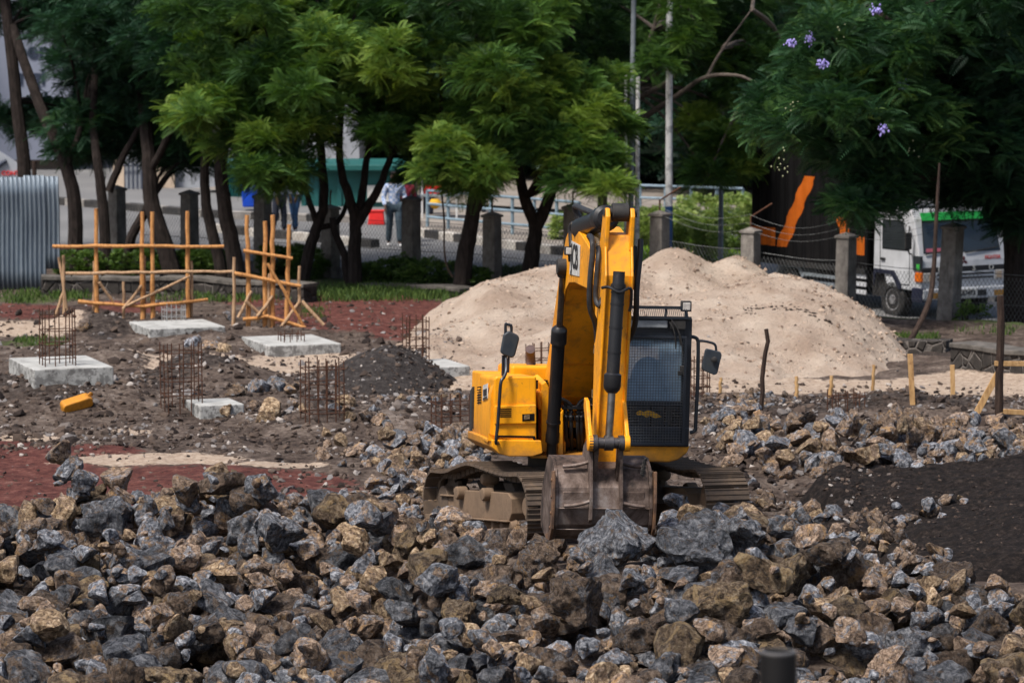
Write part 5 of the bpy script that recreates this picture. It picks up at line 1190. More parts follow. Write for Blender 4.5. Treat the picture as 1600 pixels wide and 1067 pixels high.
# ------------------------------------------------------------------ fence along the road
def fx(px, d=0.0):
    """point of the fence line seen in column px"""
    k_ = (px-CX)/FPX/math.cos(PITCH)
    # X = k*Y (approximately) and (X,Y)=F0+t*FD
    t = (k_*F0[1]-F0[0])/(FD[0]-k_*FD[1]); return t
posts = [(185, 289), (298, 296), (412, 300), (517, 319), (643, 305), (769, 330), (897, 317), (1030, 328), (1172, 354), (1319, 362), (1479, 347)]
fe = empty('fence', (F0[0], F0[1], 0)); tag(fe, 'chain-link fence on concrete posts running in front of the road', 'fence')
FO = Vector((F0[0], F0[1], 0)); rotF = math.atan2(FD[1], FD[0]); tops = []
for i, (px, py) in enumerate(posts):
    t = fx(px); x, y = off(t, 0); zt = P(px, py, y).z; zb = gz1(x, y); hw_ = .155 if i < 10 else .168; tilt = {10: .10, 6: -.03, 9: .03}.get(i, 0.0); tops.append((t, zt))
    pe = empty('post', Vector((x, y, zb))-FO); pe.parent = fe
    m = MB(); H_ = zt-zb; Mr = Matrix.Rotation(rotF+.5*(i % 3-1)*.12, 4, 'Z')
    bt = [Mr@Vector((sx*hw_*1.04, sy*hw_*1.04, -.35)) for sx, sy in ((-1,-1),(1,-1),(1,1),(-1,1))]; tp = [Mr@Vector((sx*hw_*.94, sy*hw_*.94, H_-.13))+Vector((tilt, 0, 0)) for sx, sy in ((-1,-1),(1,-1),(1,1),(-1,1))]
    m.hexa(bt+tp); pm_ = m.build('shaft', M['post'], pe, bevel=.018)
    m = MB(); c0_ = [Mr@Vector((sx*hw_*1.12, sy*hw_*1.12, H_-.13))+Vector((tilt, 0, 0)) for sx, sy in ((-1,-1),(1,-1),(1,1),(-1,1))]; c1_2 = [v+Vector((0, 0, .05)) for v in c0_]
    m.hexa(c0_+c1_2); ap = Vector((tilt, 0, H_)); m.add([*c1_2, ap], [(0, 1, 4), (1, 2, 4), (2, 3, 4), (3, 0, 4)]); m.build('post_cap', M['post'], pe, bevel=.012)
    if i in (3, 5, 6, 7, 8, 9):
        m = MB(); lean = (.42, .26) if i in (6, 7, 8) else (.02, .10); u0 = Vector((tilt, 0, H_-.03))
        m.tube([u0, u0+Vector((0, 0, .22)), u0+Vector((lean[0], .05, .22+lean[1]))], .022, 6); m.build('barb_arm', M['rust'], pe)
# chain link: wire runs both ways, sagging a little between the posts
for i in range(len(posts)):
    t0, z0 = tops[i]; t1, z1 = tops[i+1] if i+1 < len(posts) else (t0+3.2, z0-.1)
    m = MB(); w_ = t1-t0; pitch = .085; n_ = int(w_/pitch); tt_ = np.linspace(t0-1, t1+1, 30); zz_ = gz(F0[0]+FD[0]*tt_, F0[1]+FD[1]*tt_)+.02; base_ = lambda t: float(np.interp(t, tt_, zz_))
    H_ = 1.30 if i < 8 else 1.25
    def q(t, h): x, y = off(t, .16+.02*math.sin(t*3+h*4)); sag = .10*math.sin(math.pi*(t-t0)/w_); return Vector((x, y, base_(t)+h*(1-sag*(.4 if h > .9 else 0))))-FO
    for s_ in (-1, 1):
        for k_ in range(-int(H_/pitch)-1, n_+int(H_/pitch)+2):
            pts = []
            for j in range(0, int(H_/pitch)*2+1):
                h = j*pitch/2; t = t0+k_*pitch+s_*h*.62+(0 if s_ > 0 else 0)
                if t0+.12 < t < t1-.12: pts.append((t, h))
            if len(pts) >= 2:
                P2 = [q(*a) for a in pts[::3]+([pts[-1]] if (len(pts)-1) % 3 else [])]
                if len(P2) >= 2: m.tube(P2, .0042, 3, sm=False, caps=False)
    for h in (.02, H_*.5, H_): m.tube([q(t0+.12+(w_-.24)*k_/8, h) for k_ in range(9)], .006, 4, sm=False)
    m.build('chain_link', M['wire'], fe)
    if i >= 6 and i+1 < len(posts):
        for hh in (.05, .2, .36):
            m = MB(); pts = []
            for k_ in range(13):
                t = t0+w_*k_/12; x, y = off(t, -.05+hh*.4*0); zz = (z0+(z1-z0)*k_/12)+hh-.12-.16*math.sin(math.pi*k_/12)*(1+hh); pts.append(Vector((x, y, zz))-FO)
            m.tube(smoothpath(pts, 2), .0032, 4, sm=False); m.build('barbed_wire', M['wire'], fe)
# ------------------------------------------------------------------ low masonry walls below the fence
def wall(px, h, th, label, cap=True, name='stone_wall'):
    raw = [GG(a, b) for a, b in px]; pts = []
    for a, b in zip(raw, raw[1:]):
        n_ = max(1, int((b-a).length/.55)); pts += [a.lerp(b, i/n_)+Vector((0, RNG.uniform(-.04, .04), RNG.uniform(-.035, .03))) for i in range(n_)]
    pts.append(raw[-1]); e = empty(name, pts[0]); tag(e, label, 'wall'); o = pts[0]
    m = MB(); mc = MB()
    for a, b in zip(pts, pts[1:]):
        d = (b-a); nrm = Vector((-d.y, d.x, 0)).normalized()*th
        if nrm.y < 0: nrm = -nrm
        A = [a-o, b-o, b+nrm-o, a+nrm-o]
        for q in A: q.z -= .3
        m.hexa(A+[q+Vector((0, 0, .3+h)) for q in A]); f = nrm.normalized()*.03
        if cap: mc.hexa([q+w_+Vector((0, 0, .3+h+.001)) for q, w_ in zip(A, (-f, -f, f, f))]+[q+w_+Vector((0, 0, .3+h+.08)) for q, w_ in zip(A, (-f, -f, f, f))])
    m.build('stonework', M['masonry'], e, bevel=.01)
    if cap: mc.build('capping', M['cap_concrete'], e, bevel=.012)
wall([(66, 462), (250, 462), (360, 466), (475, 474)], .30, .45, 'low rubble stone wall behind the wooden pole frames')
wall([(1484, 577), (1560, 584), (1680, 598)], .34, .5, 'rubble stone wall with concrete capping below the truck')
wall([(1372, 548), (1478, 552)], .20, .5, 'low concrete beam joining the stone wall left of the tilted post', cap=False, name='concrete_beam')
wall([(560, 452), (640, 456), (720, 462)], .06, .5, 'narrow concrete edging under the hedge in the middle', cap=True, name='concrete_edging')
# ------------------------------------------------------------------ corrugated sheet fence, left
b0 = GG(-40, 452); Yc_ = b0.y; pa, pb = P(-330, 455, Yc_), P(70, 458, Yc_+.0); pt = P(20, 277, Yc_)
e = empty('corrugated_fence', Vector((pa.x, Yc_, 0))); tag(e, 'pale blue-grey corrugated metal sheet fence at the left edge', 'metal fence')
xe = P(93, 300, Yc_).x; xb = P(69, 450, Yc_).x; x0 = P(-330, 400, Yc_).x; zt, zb = pt.z, P(20, 452, Yc_).z
def corr(xs0, xs1, z0, z1, yo, dz, sl=0.0):
    n_ = int((xs1-xs0)/.0095); V = []; 
    for i in range(n_+1):
        x = xs0+(xs1-xs0)*i/n_; y = Yc_+yo+.030*math.sin(2*math.pi*x/.095)
        for j in range(7): V.append((x-pa.x+.012*math.sin(j*1.3+x)*(j/6), y-Yc_+.03*math.sin(j*.9+x*2), z0+(z1-z0)*j/6))
    q = [[i*7+j, (i+1)*7+j, (i+1)*7+j+1, i*7+j+1] for i in range(n_) for j in range(6)]
    return np.array(V), np.array(q)
xm = P(38, 300, Yc_).x
for (a, b, z0, z1, yo) in ((x0, xm+.04, zb, zt-.0, 0), (xm, xe-.28, zb-.02, zt+.04, -.05), (xe-.30, xe, zb+.42, zt+.02, -.03)):
    V, q = corr(a, b, z0, z1, yo, 0); o = np_mesh('sheet', V, q, [M['zinc']], e, smooth=True); md = o.modifiers.new('t', 'SOLIDIFY'); md.thickness = .002
for x in (xe-.52,):
    m = MB(); m.tube([(x-pa.x, .09, zb-.3), (x-pa.x, .09, zt+.32)], .045, 8); m.build('support_post', M['wood_dark'], e)
# ------------------------------------------------------------------ poles by the road
def lamp_pole(px, pyb, pyt, Y, r, mats, label, split=None, arm=None, cat='pole', name='street_pole'):
    b = P(px[0], pyb, Y); zg = gz1(b.x, Y); t_ = P(px[1], pyt, Y); e = empty(name, (b.x, Y, zg)); tag(e, label, cat); o = Vector((b.x, Y, zg)); bb = Vector((b.x, Y, zg-.3))
    if split is None:
        m = MB(); m.tube([bb-o, t_-o], [r, r*.8], 12); m.build('shaft', M[mats[0]], e)
    else:
        s_ = b+(t_-b)*((split-pyb)/(pyt-pyb)); m = MB(); m.tube([bb-o, s_-o], [r*1.05, r*1.05], 14); m.build('painted_base', M[mats[1]], e); m = MB(); m.tube([s_-o, t_-o], [r, r*.8], 14); m.build('shaft', M[mats[0]], e)
    m = MB(); m.box((0, 0, .02), (r*5, r*5, .05)); m.build('base_plate', M['pole_grey'], e, bevel=.01)
    if arm:
        m = MB(); q = t_-o; m.tube(smoothpath([q+Vector((0, 0, -.1)), q+Vector((arm*.2, .1, .35)), q+Vector((arm, .2, .55))]), .045, 8); m.box(q+Vector((arm*1.2, .2, .55)), (.6, .22, .1)); m.build('lamp_arm', M['pole_grey'], e)
    return e
lamp_pole((984, 991), 300, -60, 72.6, .062, ('pole_grey',), 'tall slim grey lamp pole between the trees behind the digger', arm=1.2, cat='lamp pole')
lamp_pole((1045, 1046), 400, -60, 74.4, .080, ('pole_white', 'pole_blue'), 'white peeling pole with a blue painted foot behind the sand pile', split=322)
lamp_pole((995, 997), 330, 120, 74.0, .055, ('pole_white',), 'short white pole just right of the slim grey lamp pole')
lamp_pole((1126, 1128), 345, 165, 79.0, .06, ('pole_grey',), 'grey pole half hidden by leaves left of the truck', split=None)
lamp_pole((978, 978), 330, 118, 74.0, .04, ('pole_white',), 'thin white pole left of the slim grey lamp pole')
# pipe railing
def railing(px, h, label, mat='rail_blue', n=7, rails=3):
    pts = [GG(a, b) for a, b in px]; e = empty('pipe_railing', pts[0]); tag(e, label, 'railing', 'pipe railings along the road'); o = pts[0]
    a, b = pts[0], pts[-1]
    for i in range(n+1):
        p = a.lerp(b, i/n); z = gz1(p.x, p.y)+.1; m = MB(); m.tube([Vector((p.x, p.y, z-.2))-o, Vector((p.x, p.y, z+h))-o], .042, 8); m.build('post', M[mat], e)
    for k_ in range(rails):
        m = MB(); pp_ = []
        for i in range(n+1):
            p = a.lerp(b, i/n); pp_.append(Vector((p.x, p.y-.05, gz1(p.x, p.y)+.1+h*(1-k_*.34)))-o)
        m.tube(pp_, .034, 8); m.build('rail', M[mat], e)
railing([(668, 364), (905, 386)], .98, 'blue pipe railing behind the painted kerb left of the digger')
railing([(1000, 352), (1160, 358)], .95, 'pale blue pipe railing beyond the clipped bushes', n=4, rails=3)
railing([(1520, 440), (1680, 452)], .98, 'blue pipe railing at the right edge behind the truck', n=4)
# ------------------------------------------------------------------ buildings beyond the road
def at(px, py, Y): return P(px, py, Y)
Y1 = 112.0
a, b = at(-60, 0, Y1), at(112, 0, Y1); zt = at(0, -60, Y1).z; e = empty('office_building', (a.x, Y1, 0)); tag(e, 'grey-white building wall with big dark lettering behind the left trees', 'building')
zb = at(0, 250, Y1).z
m = MB(); m.bb(0, b.x-a.x, 0, 8, zb, zt); wb = m.build('wall', M['facade'], e)
m = MB(); m.bb(-.2, b.x-a.x+.2, -.25, 8.2, zt, zt+.35); m.build('roof', M['pole_grey'], e)
m = MB(); m.bb(.3, b.x-a.x-.3, .6, 7.5, -.5, zb-.003); m.build('ground_floor', M['beige_dark'], e)
def sign_text(par, s_, cx, cy, px_h, Y, mat, o, name='sign_lettering'):
    p = at(cx, cy, Y)-o; h = px_h*Y/FPX; return add_text(name, s_, h*1.35, M[mat], par, frame(p, (1, 0, 0), (0, 0, 1)), .01)
o = Vector((a.x, Y1, 0))
for s_, cx, cy in (('ber', 49, 80), ('ngi', 50, 121), ('ul', 62, 158)): sign_text(wb, s_, cx, cy, 27, Y1-.03, 'navy_letters', o)
Y2 = 96.0
a, b = at(-60, 262, Y2), at(62, 262, Y2); e = empty('billboard', (a.x, Y2, 0)); tag(e, 'white gabled sign board with a red text line above the metal sheet', 'sign board'); o = Vector((a.x, Y2, 0))
m = MB(); m.prism([at(-60, 290, Y2)-o, at(48, 290, Y2)-o, at(48, 268, Y2)-o, at(-2, 236, Y2)-o, at(-60, 262, Y2)-o], (0, .12, 0)); bd = m.build('board', M['white_wall'], e)
sign_text(bd, 'RIOR CONT', 4, 271, 7, Y2-.02, 'red_paint', o); m = MB(); m.tube(smoothpath([at(-5, 262, Y2-.06)-o, at(3, 255, Y2-.06)-o, at(10, 251, Y2-.06)-o]), .06, 6); m.build('sign_mark', M['navy_letters'], bd)
for x in (-40, 30): m = MB(); p = at(x, 290, Y2+.1)-o; m.tube([(p.x, p.y, -.5), (p.x, p.y, p.z+.3)], .07, 8); m.build('leg', M['pole_grey'], e)
# beige gatehouse with leaning pier, barred white gate
Y3 = 104.0; o = at(185, 330, Y3); o.z = 0; e = empty('gatehouse', o); tag(e, 'beige gatehouse with a sloping pier behind the barred white gate', 'building')
m = MB(); m.prism([at(168, 228, Y3)-o, at(182, 170, Y3)-o, at(192, 176, Y3)-o, at(186, 228, Y3)-o], (0, .6, 0)); m.prism([at(176, 330, Y3)-o, at(176, 262, Y3)-o, at(192, 214, Y3)-o, at(200, 222, Y3)-o, at(198, 330, Y3)-o], (0, .6, 0)); m.build('pier', M['beige'], e, bevel=.03)
m = MB(); m.prism([at(182, 230, Y3-.1)-o, at(192, 176, Y3-.1)-o, at(196, 190, Y3-.1)-o, at(188, 224, Y3-.1)-o], (0, .5, 0)); m.build('soffit', M['beige_dark'], e)
m = MB(); p, q = at(240, 330, Y3+.2)-o, at(272, 236, Y3+.2)-o; m.bb(p.x, q.x, p.y, p.y+2.5, p.z-1.0, q.z); m.build('wall', M['beige'], e); p, q = at(250, 236, Y3+.1)-o, at(560, 170, Y3+.1)-o; m = MB(); m.bb(p.x, q.x, p.y+.4, p.y+5, p.z-3.2, q.z); m.build('annex', M['white_wall'], e)
o = at(214, 320, Y3-.4); o.z = 0; e = empty('barred_gate', o); tag(e, 'white sheet gate behind dark vertical bars left of the leaning tree', 'gate')
p, q = at(196, 318, Y3-.4)-o, at(229, 232, Y3-.4)-o; m = MB(); m.bb(p.x, q.x, 0, .06, p.z-.4, q.z); m.build('gate_sheet', M['white_wall'], e)
for i in range(6): x = p.x+(q.x-p.x)*i/5; m = MB(); m.tube([(x, -.1, p.z-.4), (x, -.1, q.z-.25)], .022, 6); m.build('bar', M['navy_letters'], e)
for z in (p.z+.1, q.z-.5): m = MB(); m.tube([(p.x-.1, -.1, z), (q.x+.1, -.1, z)], .025, 6); m.build('cross_bar', M['navy_letters'], e)
# teal kiosk
Y4 = 98.0; o = at(500, 345, Y4); o.z = gz1(o.x, Y4); e = empty('kiosk', o); tag(e, 'teal painted roadside kiosk with a white notice board', 'kiosk')
p, q = at(474, 352, Y4)-o, at(648, 266, Y4)-o; m = MB(); m.bb(p.x, q.x, 0, 3, 0, q.z); kb = m.build('wall', M['teal'], e)
for x in (474, 494, 530, 566, 640): u = at(x, 300, Y4-.06)-o; m = MB(); m.bb(u.x-.06, u.x+.06, u.y, u.y+.05, 0, q.z-.1); m.build('batten', M['teal_dark'], kb)
m = MB(); u, v = at(470, 268, Y4)-o, at(652, 262, Y4)-o; m.bb(u.x-.1, v.x+.1, -.35, 3.3, q.z, q.z+.16); m.build('roof', M['teal'], e, bevel=.02)
m = MB(); u, v = at(574, 316, Y4-.08)-o, at(610, 290, Y4-.08)-o; m.bb(u.x, v.x, u.y, u.y+.05, u.z, v.z); m.build('notice_board', M['white_decal'], e)
Y5 = 101.0; p, q = at(346, 352, Y5), at(402, 262, Y5); o = Vector((p.x, Y5, gz1(p.x, Y5))); e = empty('container_shed', o); tag(e, 'dark green corrugated shed behind the blue bin', 'shed')
n_ = 60; V = []; wd = q.x-p.x
for i in range(n_+1):
    for z in (0, q.z-o.z): V.append((wd*i/n_, .04*math.sin(i*1.6), z))
sh = np_mesh('corrugated_wall', np.array(V), np.array([[2*i, 2*i+2, 2*i+3, 2*i+1] for i in range(n_)]), [M['teal_dark']], e)
m = MB(); m.bb(0, wd, .06, 3, 0, q.z-o.z); m.build('body', M['teal_dark'], e); m = MB(); m.bb(-.1, wd+.1, -.2, 3.1, q.z-o.z, q.z-o.z+.1); m.build('roof', M['teal_dark'], e)
# bins and boxes
p = P(390, 334, 96.0); zg = gz1(p.x, 96); e = empty('plastic_bin', (p.x, 96.0, zg+.13)); tag(e, 'bright blue plastic bin standing by the dark green shed', 'bin')
m = MB(); m.hexa([(-.17, -.2, 0), (.17, -.2, 0), (.17, .2, 0), (-.17, .2, 0), (-.21, -.25, .5), (.21, -.25, .5), (.21, .25, .5), (-.21, .25, .5)]); m.build('body', M['blue_plastic'], e, bevel=.03)
m = MB(); m.prism([(-.23, -.28, .5), (-.23, .28, .5), (-.23, .24, .6), (-.23, -.2, .6)], (.46, 0, 0)); m.build('lid', M['blue_plastic'], e, bevel=.02)
Yx = 92.0; p = at(588, 346, Yx); zg = gz1(p.x, Yx)+.03; e = empty('plastic_crate', (p.x, Yx, zg)); tag(e, 'red plastic tub on the road in front of the kiosk', 'tub')
m = MB(); m.hexa([(-.22, -.22, 0), (.22, -.22, 0), (.22, .22, 0), (-.22, .22, 0), (-.17, -.17, .33), (.19, -.17, .33), (.19, .17, .33), (-.17, .17, .33)]); m.build('body', M['red_paint'], e, bevel=.02); m = MB(); m.bb(-.19, .21, -.19, .19, .33, .37); m.build('rim', M['red_paint'], e, bevel=.01)
# roadside stall glimpsed between the trunks
Ys = 93.0; p = at(684, 330, Ys); zg = gz1(p.x, Ys)+.16; e = empty('vendor_cart', (p.x, Ys, zg)); tag(e, 'small vendor cart with red and yellow goods behind the railing', 'cart')
m = MB(); m.bb(-.45, .55, -.3, .3, .55, .62); m.build('shelf', M['pole_grey'], e, bevel=.01)
for x in (-.4, .5):
    m = MB(); m.tube([(x, -.25, 0), (x, -.25, 1.15)], .025, 6); m.build('leg', M['pole_white'], e)
for (x, mt, h_) in ((-.25, 'red_paint', .24), (.0, 'red_paint', .28), (.28, 'yellow_rag', .2)): m = MB(); m.bb(x-.11, x+.11, -.2, .12, .623, .62+h_); m.build('goods_box', M[mt], e, bevel=.015)
m = MB(); m.lathe((-.06, -.32, .5), (0, 0, -1), [(0, .1), (.1, .17), (.2, .12), (.26, .04)], 14); m.build('hanging_bag', M['yellow_rag'], e); m = MB(); m.bb(-.5, .6, -.35, .35, 1.15, 1.19); m.build('roof', M['pole_white'], e)
# ------------------------------------------------------------------ lorry parked behind the fence
YT = 71.3; p = P(1506, 470, YT); TO = Vector((p.x, YT, gz1(p.x, YT)+.03))
TZ = -.50; TO.z = TZ
TR = empty('truck', TO, R_(31)); tag(TR, 'white cab lorry with black corrugated orange-striped box parked behind the fence', 'lorry')
tw = simple('lorry_white', (.56, .57, .60), (.42, .43, .45), 2, .4); tb = simple('lorry_black', (.003, .003, .004), (.008, .0075, .008), 3, .7, spec=.15); chs = simple('chassis_black', (.012, .012, .013), (.03, .027, .025), 6, .8)
k = Mat('striped_box_side'); xyz = k.xyz(); s_, z_ = xyz[1], xyz[2]
# painted bands: coordinates along the side (y) and height (z), real paint on the sheet
def band(y0, z0, y1, z1, w_):
    t = k.math('DIVIDE', k.math('SUBTRACT', z_, z0), z1-z0); yy = k.math('ADD', k.math('MULTIPLY', t, y1-y0), y0)
    d = k.math('ABSOLUTE', k.math('SUBTRACT', s_, yy)); a = k.math('LESS_THAN', d, w_); b = k.math('MULTIPLY', k.math('GREATER_THAN', z_, min(z0, z1)), k.math('LESS_THAN', z_, max(z0, z1))); return k.math('MULTIPLY', a, b)
def rect(y0, y1, z0, z1): return k.math('MULTIPLY', k.math('MULTIPLY', k.math('GREATER_THAN', s_, y0), k.math('LESS_THAN', s_, y1)), k.math('MULTIPLY', k.math('GREATER_THAN', z_, z0), k.math('LESS_THAN', z_, z1)))
org = k.math('MAXIMUM', k.math('MAXIMUM', band(4.75, 1.22, 3.75, 2.75, .21), band(2.35, 1.4, 3.0, 2.4, .17)), k.math('MAXIMUM', rect(1.75, 2.2, 1.22, 1.6), rect(5.0, 6.2, 1.22, 1.6)))
bl = k.ramp(k.noise(2, 4, .6), [(.3, (.003, .003, .0035)), (.7, (.008, .007, .0075))])
k.set(k.mix(org, bl, k.ramp(k.noise(4, 4, .6), [(.3, (.40, .085, .006)), (.7, (.52, .12, .012))])), .7, 0, .15); stripe = k.m
W = 1.12; LB = 5.85; y0b = 1.72; zb0, zb1 = .92, 3.42
n_ = 130; V = []
for i in range(n_+1):
    y = y0b+(LB-y0b)*i/n_; x = -W-.0+.02*math.copysign(min(1, abs(math.sin(i*math.pi/5))*1.6), math.sin(i*math.pi/5))
    for z in (zb0, zb1): V.append((x-.02, y, z))
m = MB(); m.bb(-W+.02, W, y0b, LB, zb0, zb1); box = m.build('cargo_box', tb, TR, bevel=.02)
np_mesh('corrugated_side', np.array(V), np.array([[2*i, 2*i+2, 2*i+3, 2*i+1] for i in range(n_)]), [stripe], box)
m = MB(); m.bb(-W-.06, W+.04, y0b-.05, LB+.05, zb1+.001, zb1+.07); m.build('roof_cover', simple('tarp_grey', (.10, .09, .09), (.16, .14, .13), 3, .9), box, bevel=.02)
for (y0, y1, z0, z1) in ((y0b-.002, LB, zb0-.08, zb0+.03), (y0b-.03, y0b+.06, zb0-.08, zb1)): m = MB(); m.bb(-W-.055, -W+.02, y0, y1, z0, z1); m.build('box_trim', tb if z1 > 2 else chs, box)
m = MB(); m.bb(-.45, .45, .3, LB, .50, .80); m.bb(-W+.1, W-.1, 1.0, 1.7, .42, .85); m.build('chassis', chs, TR)
for z in (.42, .58, .74): m = MB(); m.bb(-W-.02, -W+.02, 1.78, 2.55, z, z+.09); m.build('side_guard', tw, TR, bevel=.008)
for z in (.50, .66): m = MB(); m.bb(-W-.02, -W+.02, 2.7, 4.0, z, z+.07); m.build('side_guard', M['pole_grey'], TR, bevel=.008)
m = MB(); m.prism([(-W+.02, 4.0, .62), (-W+.02, 4.15, .86), (-W+.02, 4.9, .86), (-W+.02, 5.05, .62), (-W+.02, 4.98, .62), (-W+.02, 4.86, .80), (-W+.02, 4.2, .80), (-W+.02, 4.08, .62)], (.4, 0, 0)); m.build('mudguard', M['pole_grey'], TR)
# cab: side outline extruded across, then doors, glass, lamps
cz0, cz1 = .60, 2.26
outl = [(.0, .60), (-.02, .95), (.02, 1.20), (.06, 1.32), (.24, 2.05), (.34, 2.22), (.52, cz1), (1.45, cz1+.02), (1.55, 2.1), (1.58, .95), (1.30, .95), (1.22, .88), (1.1, .62)]
m = MB(); m.prism([(-W+.02, a, b) for a, b in outl], (2*W-.04, 0, 0)); cabm = m.build('cab', tw, TR, bevel=.035, seg=3)
def fr(z):   # front face position at height z
    for (a, b), (c, d) in zip(outl[:7], outl[1:8]):
        if b <= z <= d: return a+(c-a)*(z-b)/(d-b)
    return 0
m = MB(); ws = [(-W+.16, 1.37), (W-.16, 1.37), (W-.22, 2.0), (-W+.22, 2.0)]; q = [Vector((x, fr(z)-.006, z)) for x, z in ws]; m.prism(q, (0, .004, .0)); m.build('windscreen', M['windscreen'], cabm)
m = MB(); ws = [(-W+.14, 1.36), (W-.14, 1.36), (W-.20, 2.02), (-W+.20, 2.02)]; q = [Vector((x, fr(z)-.002, z)) for x, z in ws]; m.prism(q, (0, .001, 0)); m.build('cab_interior', M['dark_void'], cabm)
m = MB(); m.prism([Vector((x, fr(z)-.012, z)) for x, z in ((-W+.2, 1.39), (-.3, 1.39), (-.3, 1.46), (-W+.22, 1.46))], (0, .003, 0)); m.build('dashboard_cloth', simple('pink_cloth', (.4, .10, .14), rough=.8), cabm)
m = MB(); m.prism([Vector((x, fr(z)-.16 if z > 2.0 else fr(z)-.06, z)) for x, z in ((-W+.1, 2.02), (W-.1, 2.02), (W-.1, 2.16), (-W+.1, 2.16))], (0, .03, .02)); m.build('sun_visor', simple('green_visor', (.015, .27, .04), (.02, .34, .06), 4, .35), cabm, bevel=.01)
m = MB(); m.bb(-W+.12, W-.12, .42, 1.3, cz1+.02, cz1+.14); m.build('roof_deflector', tw, cabm, bevel=.04)
for x0, x1 in ((-.95, -.05), (.05, .9)):
    m = MB(); m.tube([(x0, fr(1.36)-.03, 1.35), (x1, fr(1.46)-.03, 1.43)], .014, 6); m.build('wiper', M['rubber'], cabm)
m = MB(); m.bb(-W+.04, W-.04, -.035, .02, .985, 1.085); bandp = m.build('grille_band', M['black_decal'], cabm, bevel=.01)
for i, ch in enumerate('FUSO'): add_text('letter', ch, .155, M['white_decal'], bandp, frame((-.66+i*.44, -.04, 1.035), (1, 0, 0), (0, 0, 1)), .003)
m = MB(); m.bb(-W+.36, W-.36, -.035, .0, .80, .975); gr = m.build('grille', tw, cabm, bevel=.01)
for z in (.83, .91): m = MB(); m.bb(-W+.40, W-.40, -.042, -.034, z, z+.035); m.build('grille_slot', M['black_decal'], gr)
for s in (-1, 1):
    m = MB(); m.bb(s*(W-.36), s*(W-.05), -.045, .02, .79, .98); hl = m.build('headlight', M['lamp_glass'], cabm, bevel=.015)
    m = MB(); m.bb(s*(W-.32), s*(W-.20), -.05, -.044, .82, .95); m.build('lens', simple('warm_lens', (.34, .20, .10), (.5, .4, .3), 9, .2), hl)
    m = MB(); m.bb(s*(W-.06), s*(W+.015), -.04, .16, .80, .99); m.build('indicator', simple('amber_lens', (.75, .17, .01), (.6, .12, .01), 5, .25), cabm, bevel=.015)
    m = MB(); m.bb(s*(W-.44), s*(W-.16), -.125, -.118, .47, .58); m.build('fog_lamp', simple('amber_fog', (.42, .22, .05), (.3, .15, .03), 6, .25), cabm)
# three-diamond badge and model script
m = MB()
for w_ in (90, 210, 330):
    d1 = Vector((math.cos(R_(w_)), 0, math.sin(R_(w_))))*.105; n1 = Vector((math.cos(R_(w_+32)), 0, math.sin(R_(w_+32))))*.061; n2 = Vector((math.cos(R_(w_-32)), 0, math.sin(R_(w_-32))))*.061; c = Vector((.0, fr(1.19)-.012, 1.185)); m.prism([c, c+n2, c+d1, c+n1], (0, .012, 0))
m.build('badge', simple('badge_dark_red', (.10, .01, .012), rough=.4), cabm)
add_text('model_script', 'FIGHTER', .105, M['red_paint'], cabm, frame((.74, fr(1.23)-.014, 1.235), (1, 0, 0), (0, .05, 1)), .002)
m = MB(); m.bb(-W+.0, W-.0, -.115, .05, .43, .66); bu = m.build('bumper', tw, TR, bevel=.03, seg=3)
for s in (-1, 1): m = MB(); m.bb(s*(W-.10), s*(W+.02), -.10, .25, .40, .68); m.build('bumper_end', M['black_decal'] if s > 0 else simple('dark_blue_corner', (.015, .018, .04), rough=.5), bu, bevel=.02)
m = MB(); m.bb(.26, .48, -.122, -.11, .48, .60); m.build('bumper_opening', M['black_decal'], bu)
m = MB(); m.bb(-.30, .24, -.130, -.116, .455, .63); pl = m.build('number_plate', M['white_decal'], TR, bevel=.004)
add_text('plate_number', 'AB7473', .135, M['black_decal'], pl, frame((-.03, -.135, .545), (1, 0, 0), (0, 0, 1)), .002)
for s in (-1, 1):
    x = s*(W-.015); m = MB(); m.prism([(x, .42, 1.42), (x, 1.25, 1.42), (x, 1.25, 1.98), (x, .60, 1.98)], (s*.006, 0, 0)); dr = m.build('door_window', M['windscreen'], cabm)
    m = MB(); m.prism([(x, .40, 1.40), (x, 1.27, 1.40), (x, 1.27, 2.0), (x, .58, 2.0)], (s*.003, 0, 0)); m.build('window_rubber', M['dark_void'], cabm)
    m = MB()
    for a, b in (((.36, .72), (.36, 1.38)), ((.36, 1.38), (.56, 2.04)), ((.56, 2.04), (1.34, 2.04)), ((1.34, 2.04), (1.34, .98)), ((1.34, .98), (.9, .96)), ((.9, .96), (.62, .72)), ((.62, .72), (.36, .72))): m.tube([(x+s*.003, *a), (x+s*.003, *b)], .006, 4, sm=False)
    m.build('door_seam', M['black_decal'], cabm)
    m = MB(); m.bb(x, x+s*.03, 1.16, 1.30, 1.17, 1.22); m.build('door_handle', M['black_decal'], cabm, bevel=.006)
    m = MB(); m.prism([(x, 1.52, .62), (x, 1.52, .98), (x, .86, .98), (x, .62, .72), (x, .62, .62), (x, .70, .62), (x, .92, .90), (x, 1.44, .90)], (s*.03, 0, 0)); m.build('wheel_arch', simple('navy_arch', (.012, .014, .03), rough=.5), cabm)
    m = MB(); a = Vector((x, .30, 1.35)); m.tube(smoothpath([a, a+Vector((s*.14, -.10, .02)), a+Vector((s*.17, -.12, .12))]), .014, 6); m.tube(smoothpath([a+Vector((0, .08, .55)), a+Vector((s*.14, -.10, .5)), a+Vector((s*.17, -.12, .42))]), .014, 6); ma = m.build('mirror_arm', M['rubber'], cabm)
    m = MB(); m.box(a+Vector((s*.18, -.12, .27)), (.17, .05, .34)); m.build('mirror', M['rubber'], ma, bevel=.02)
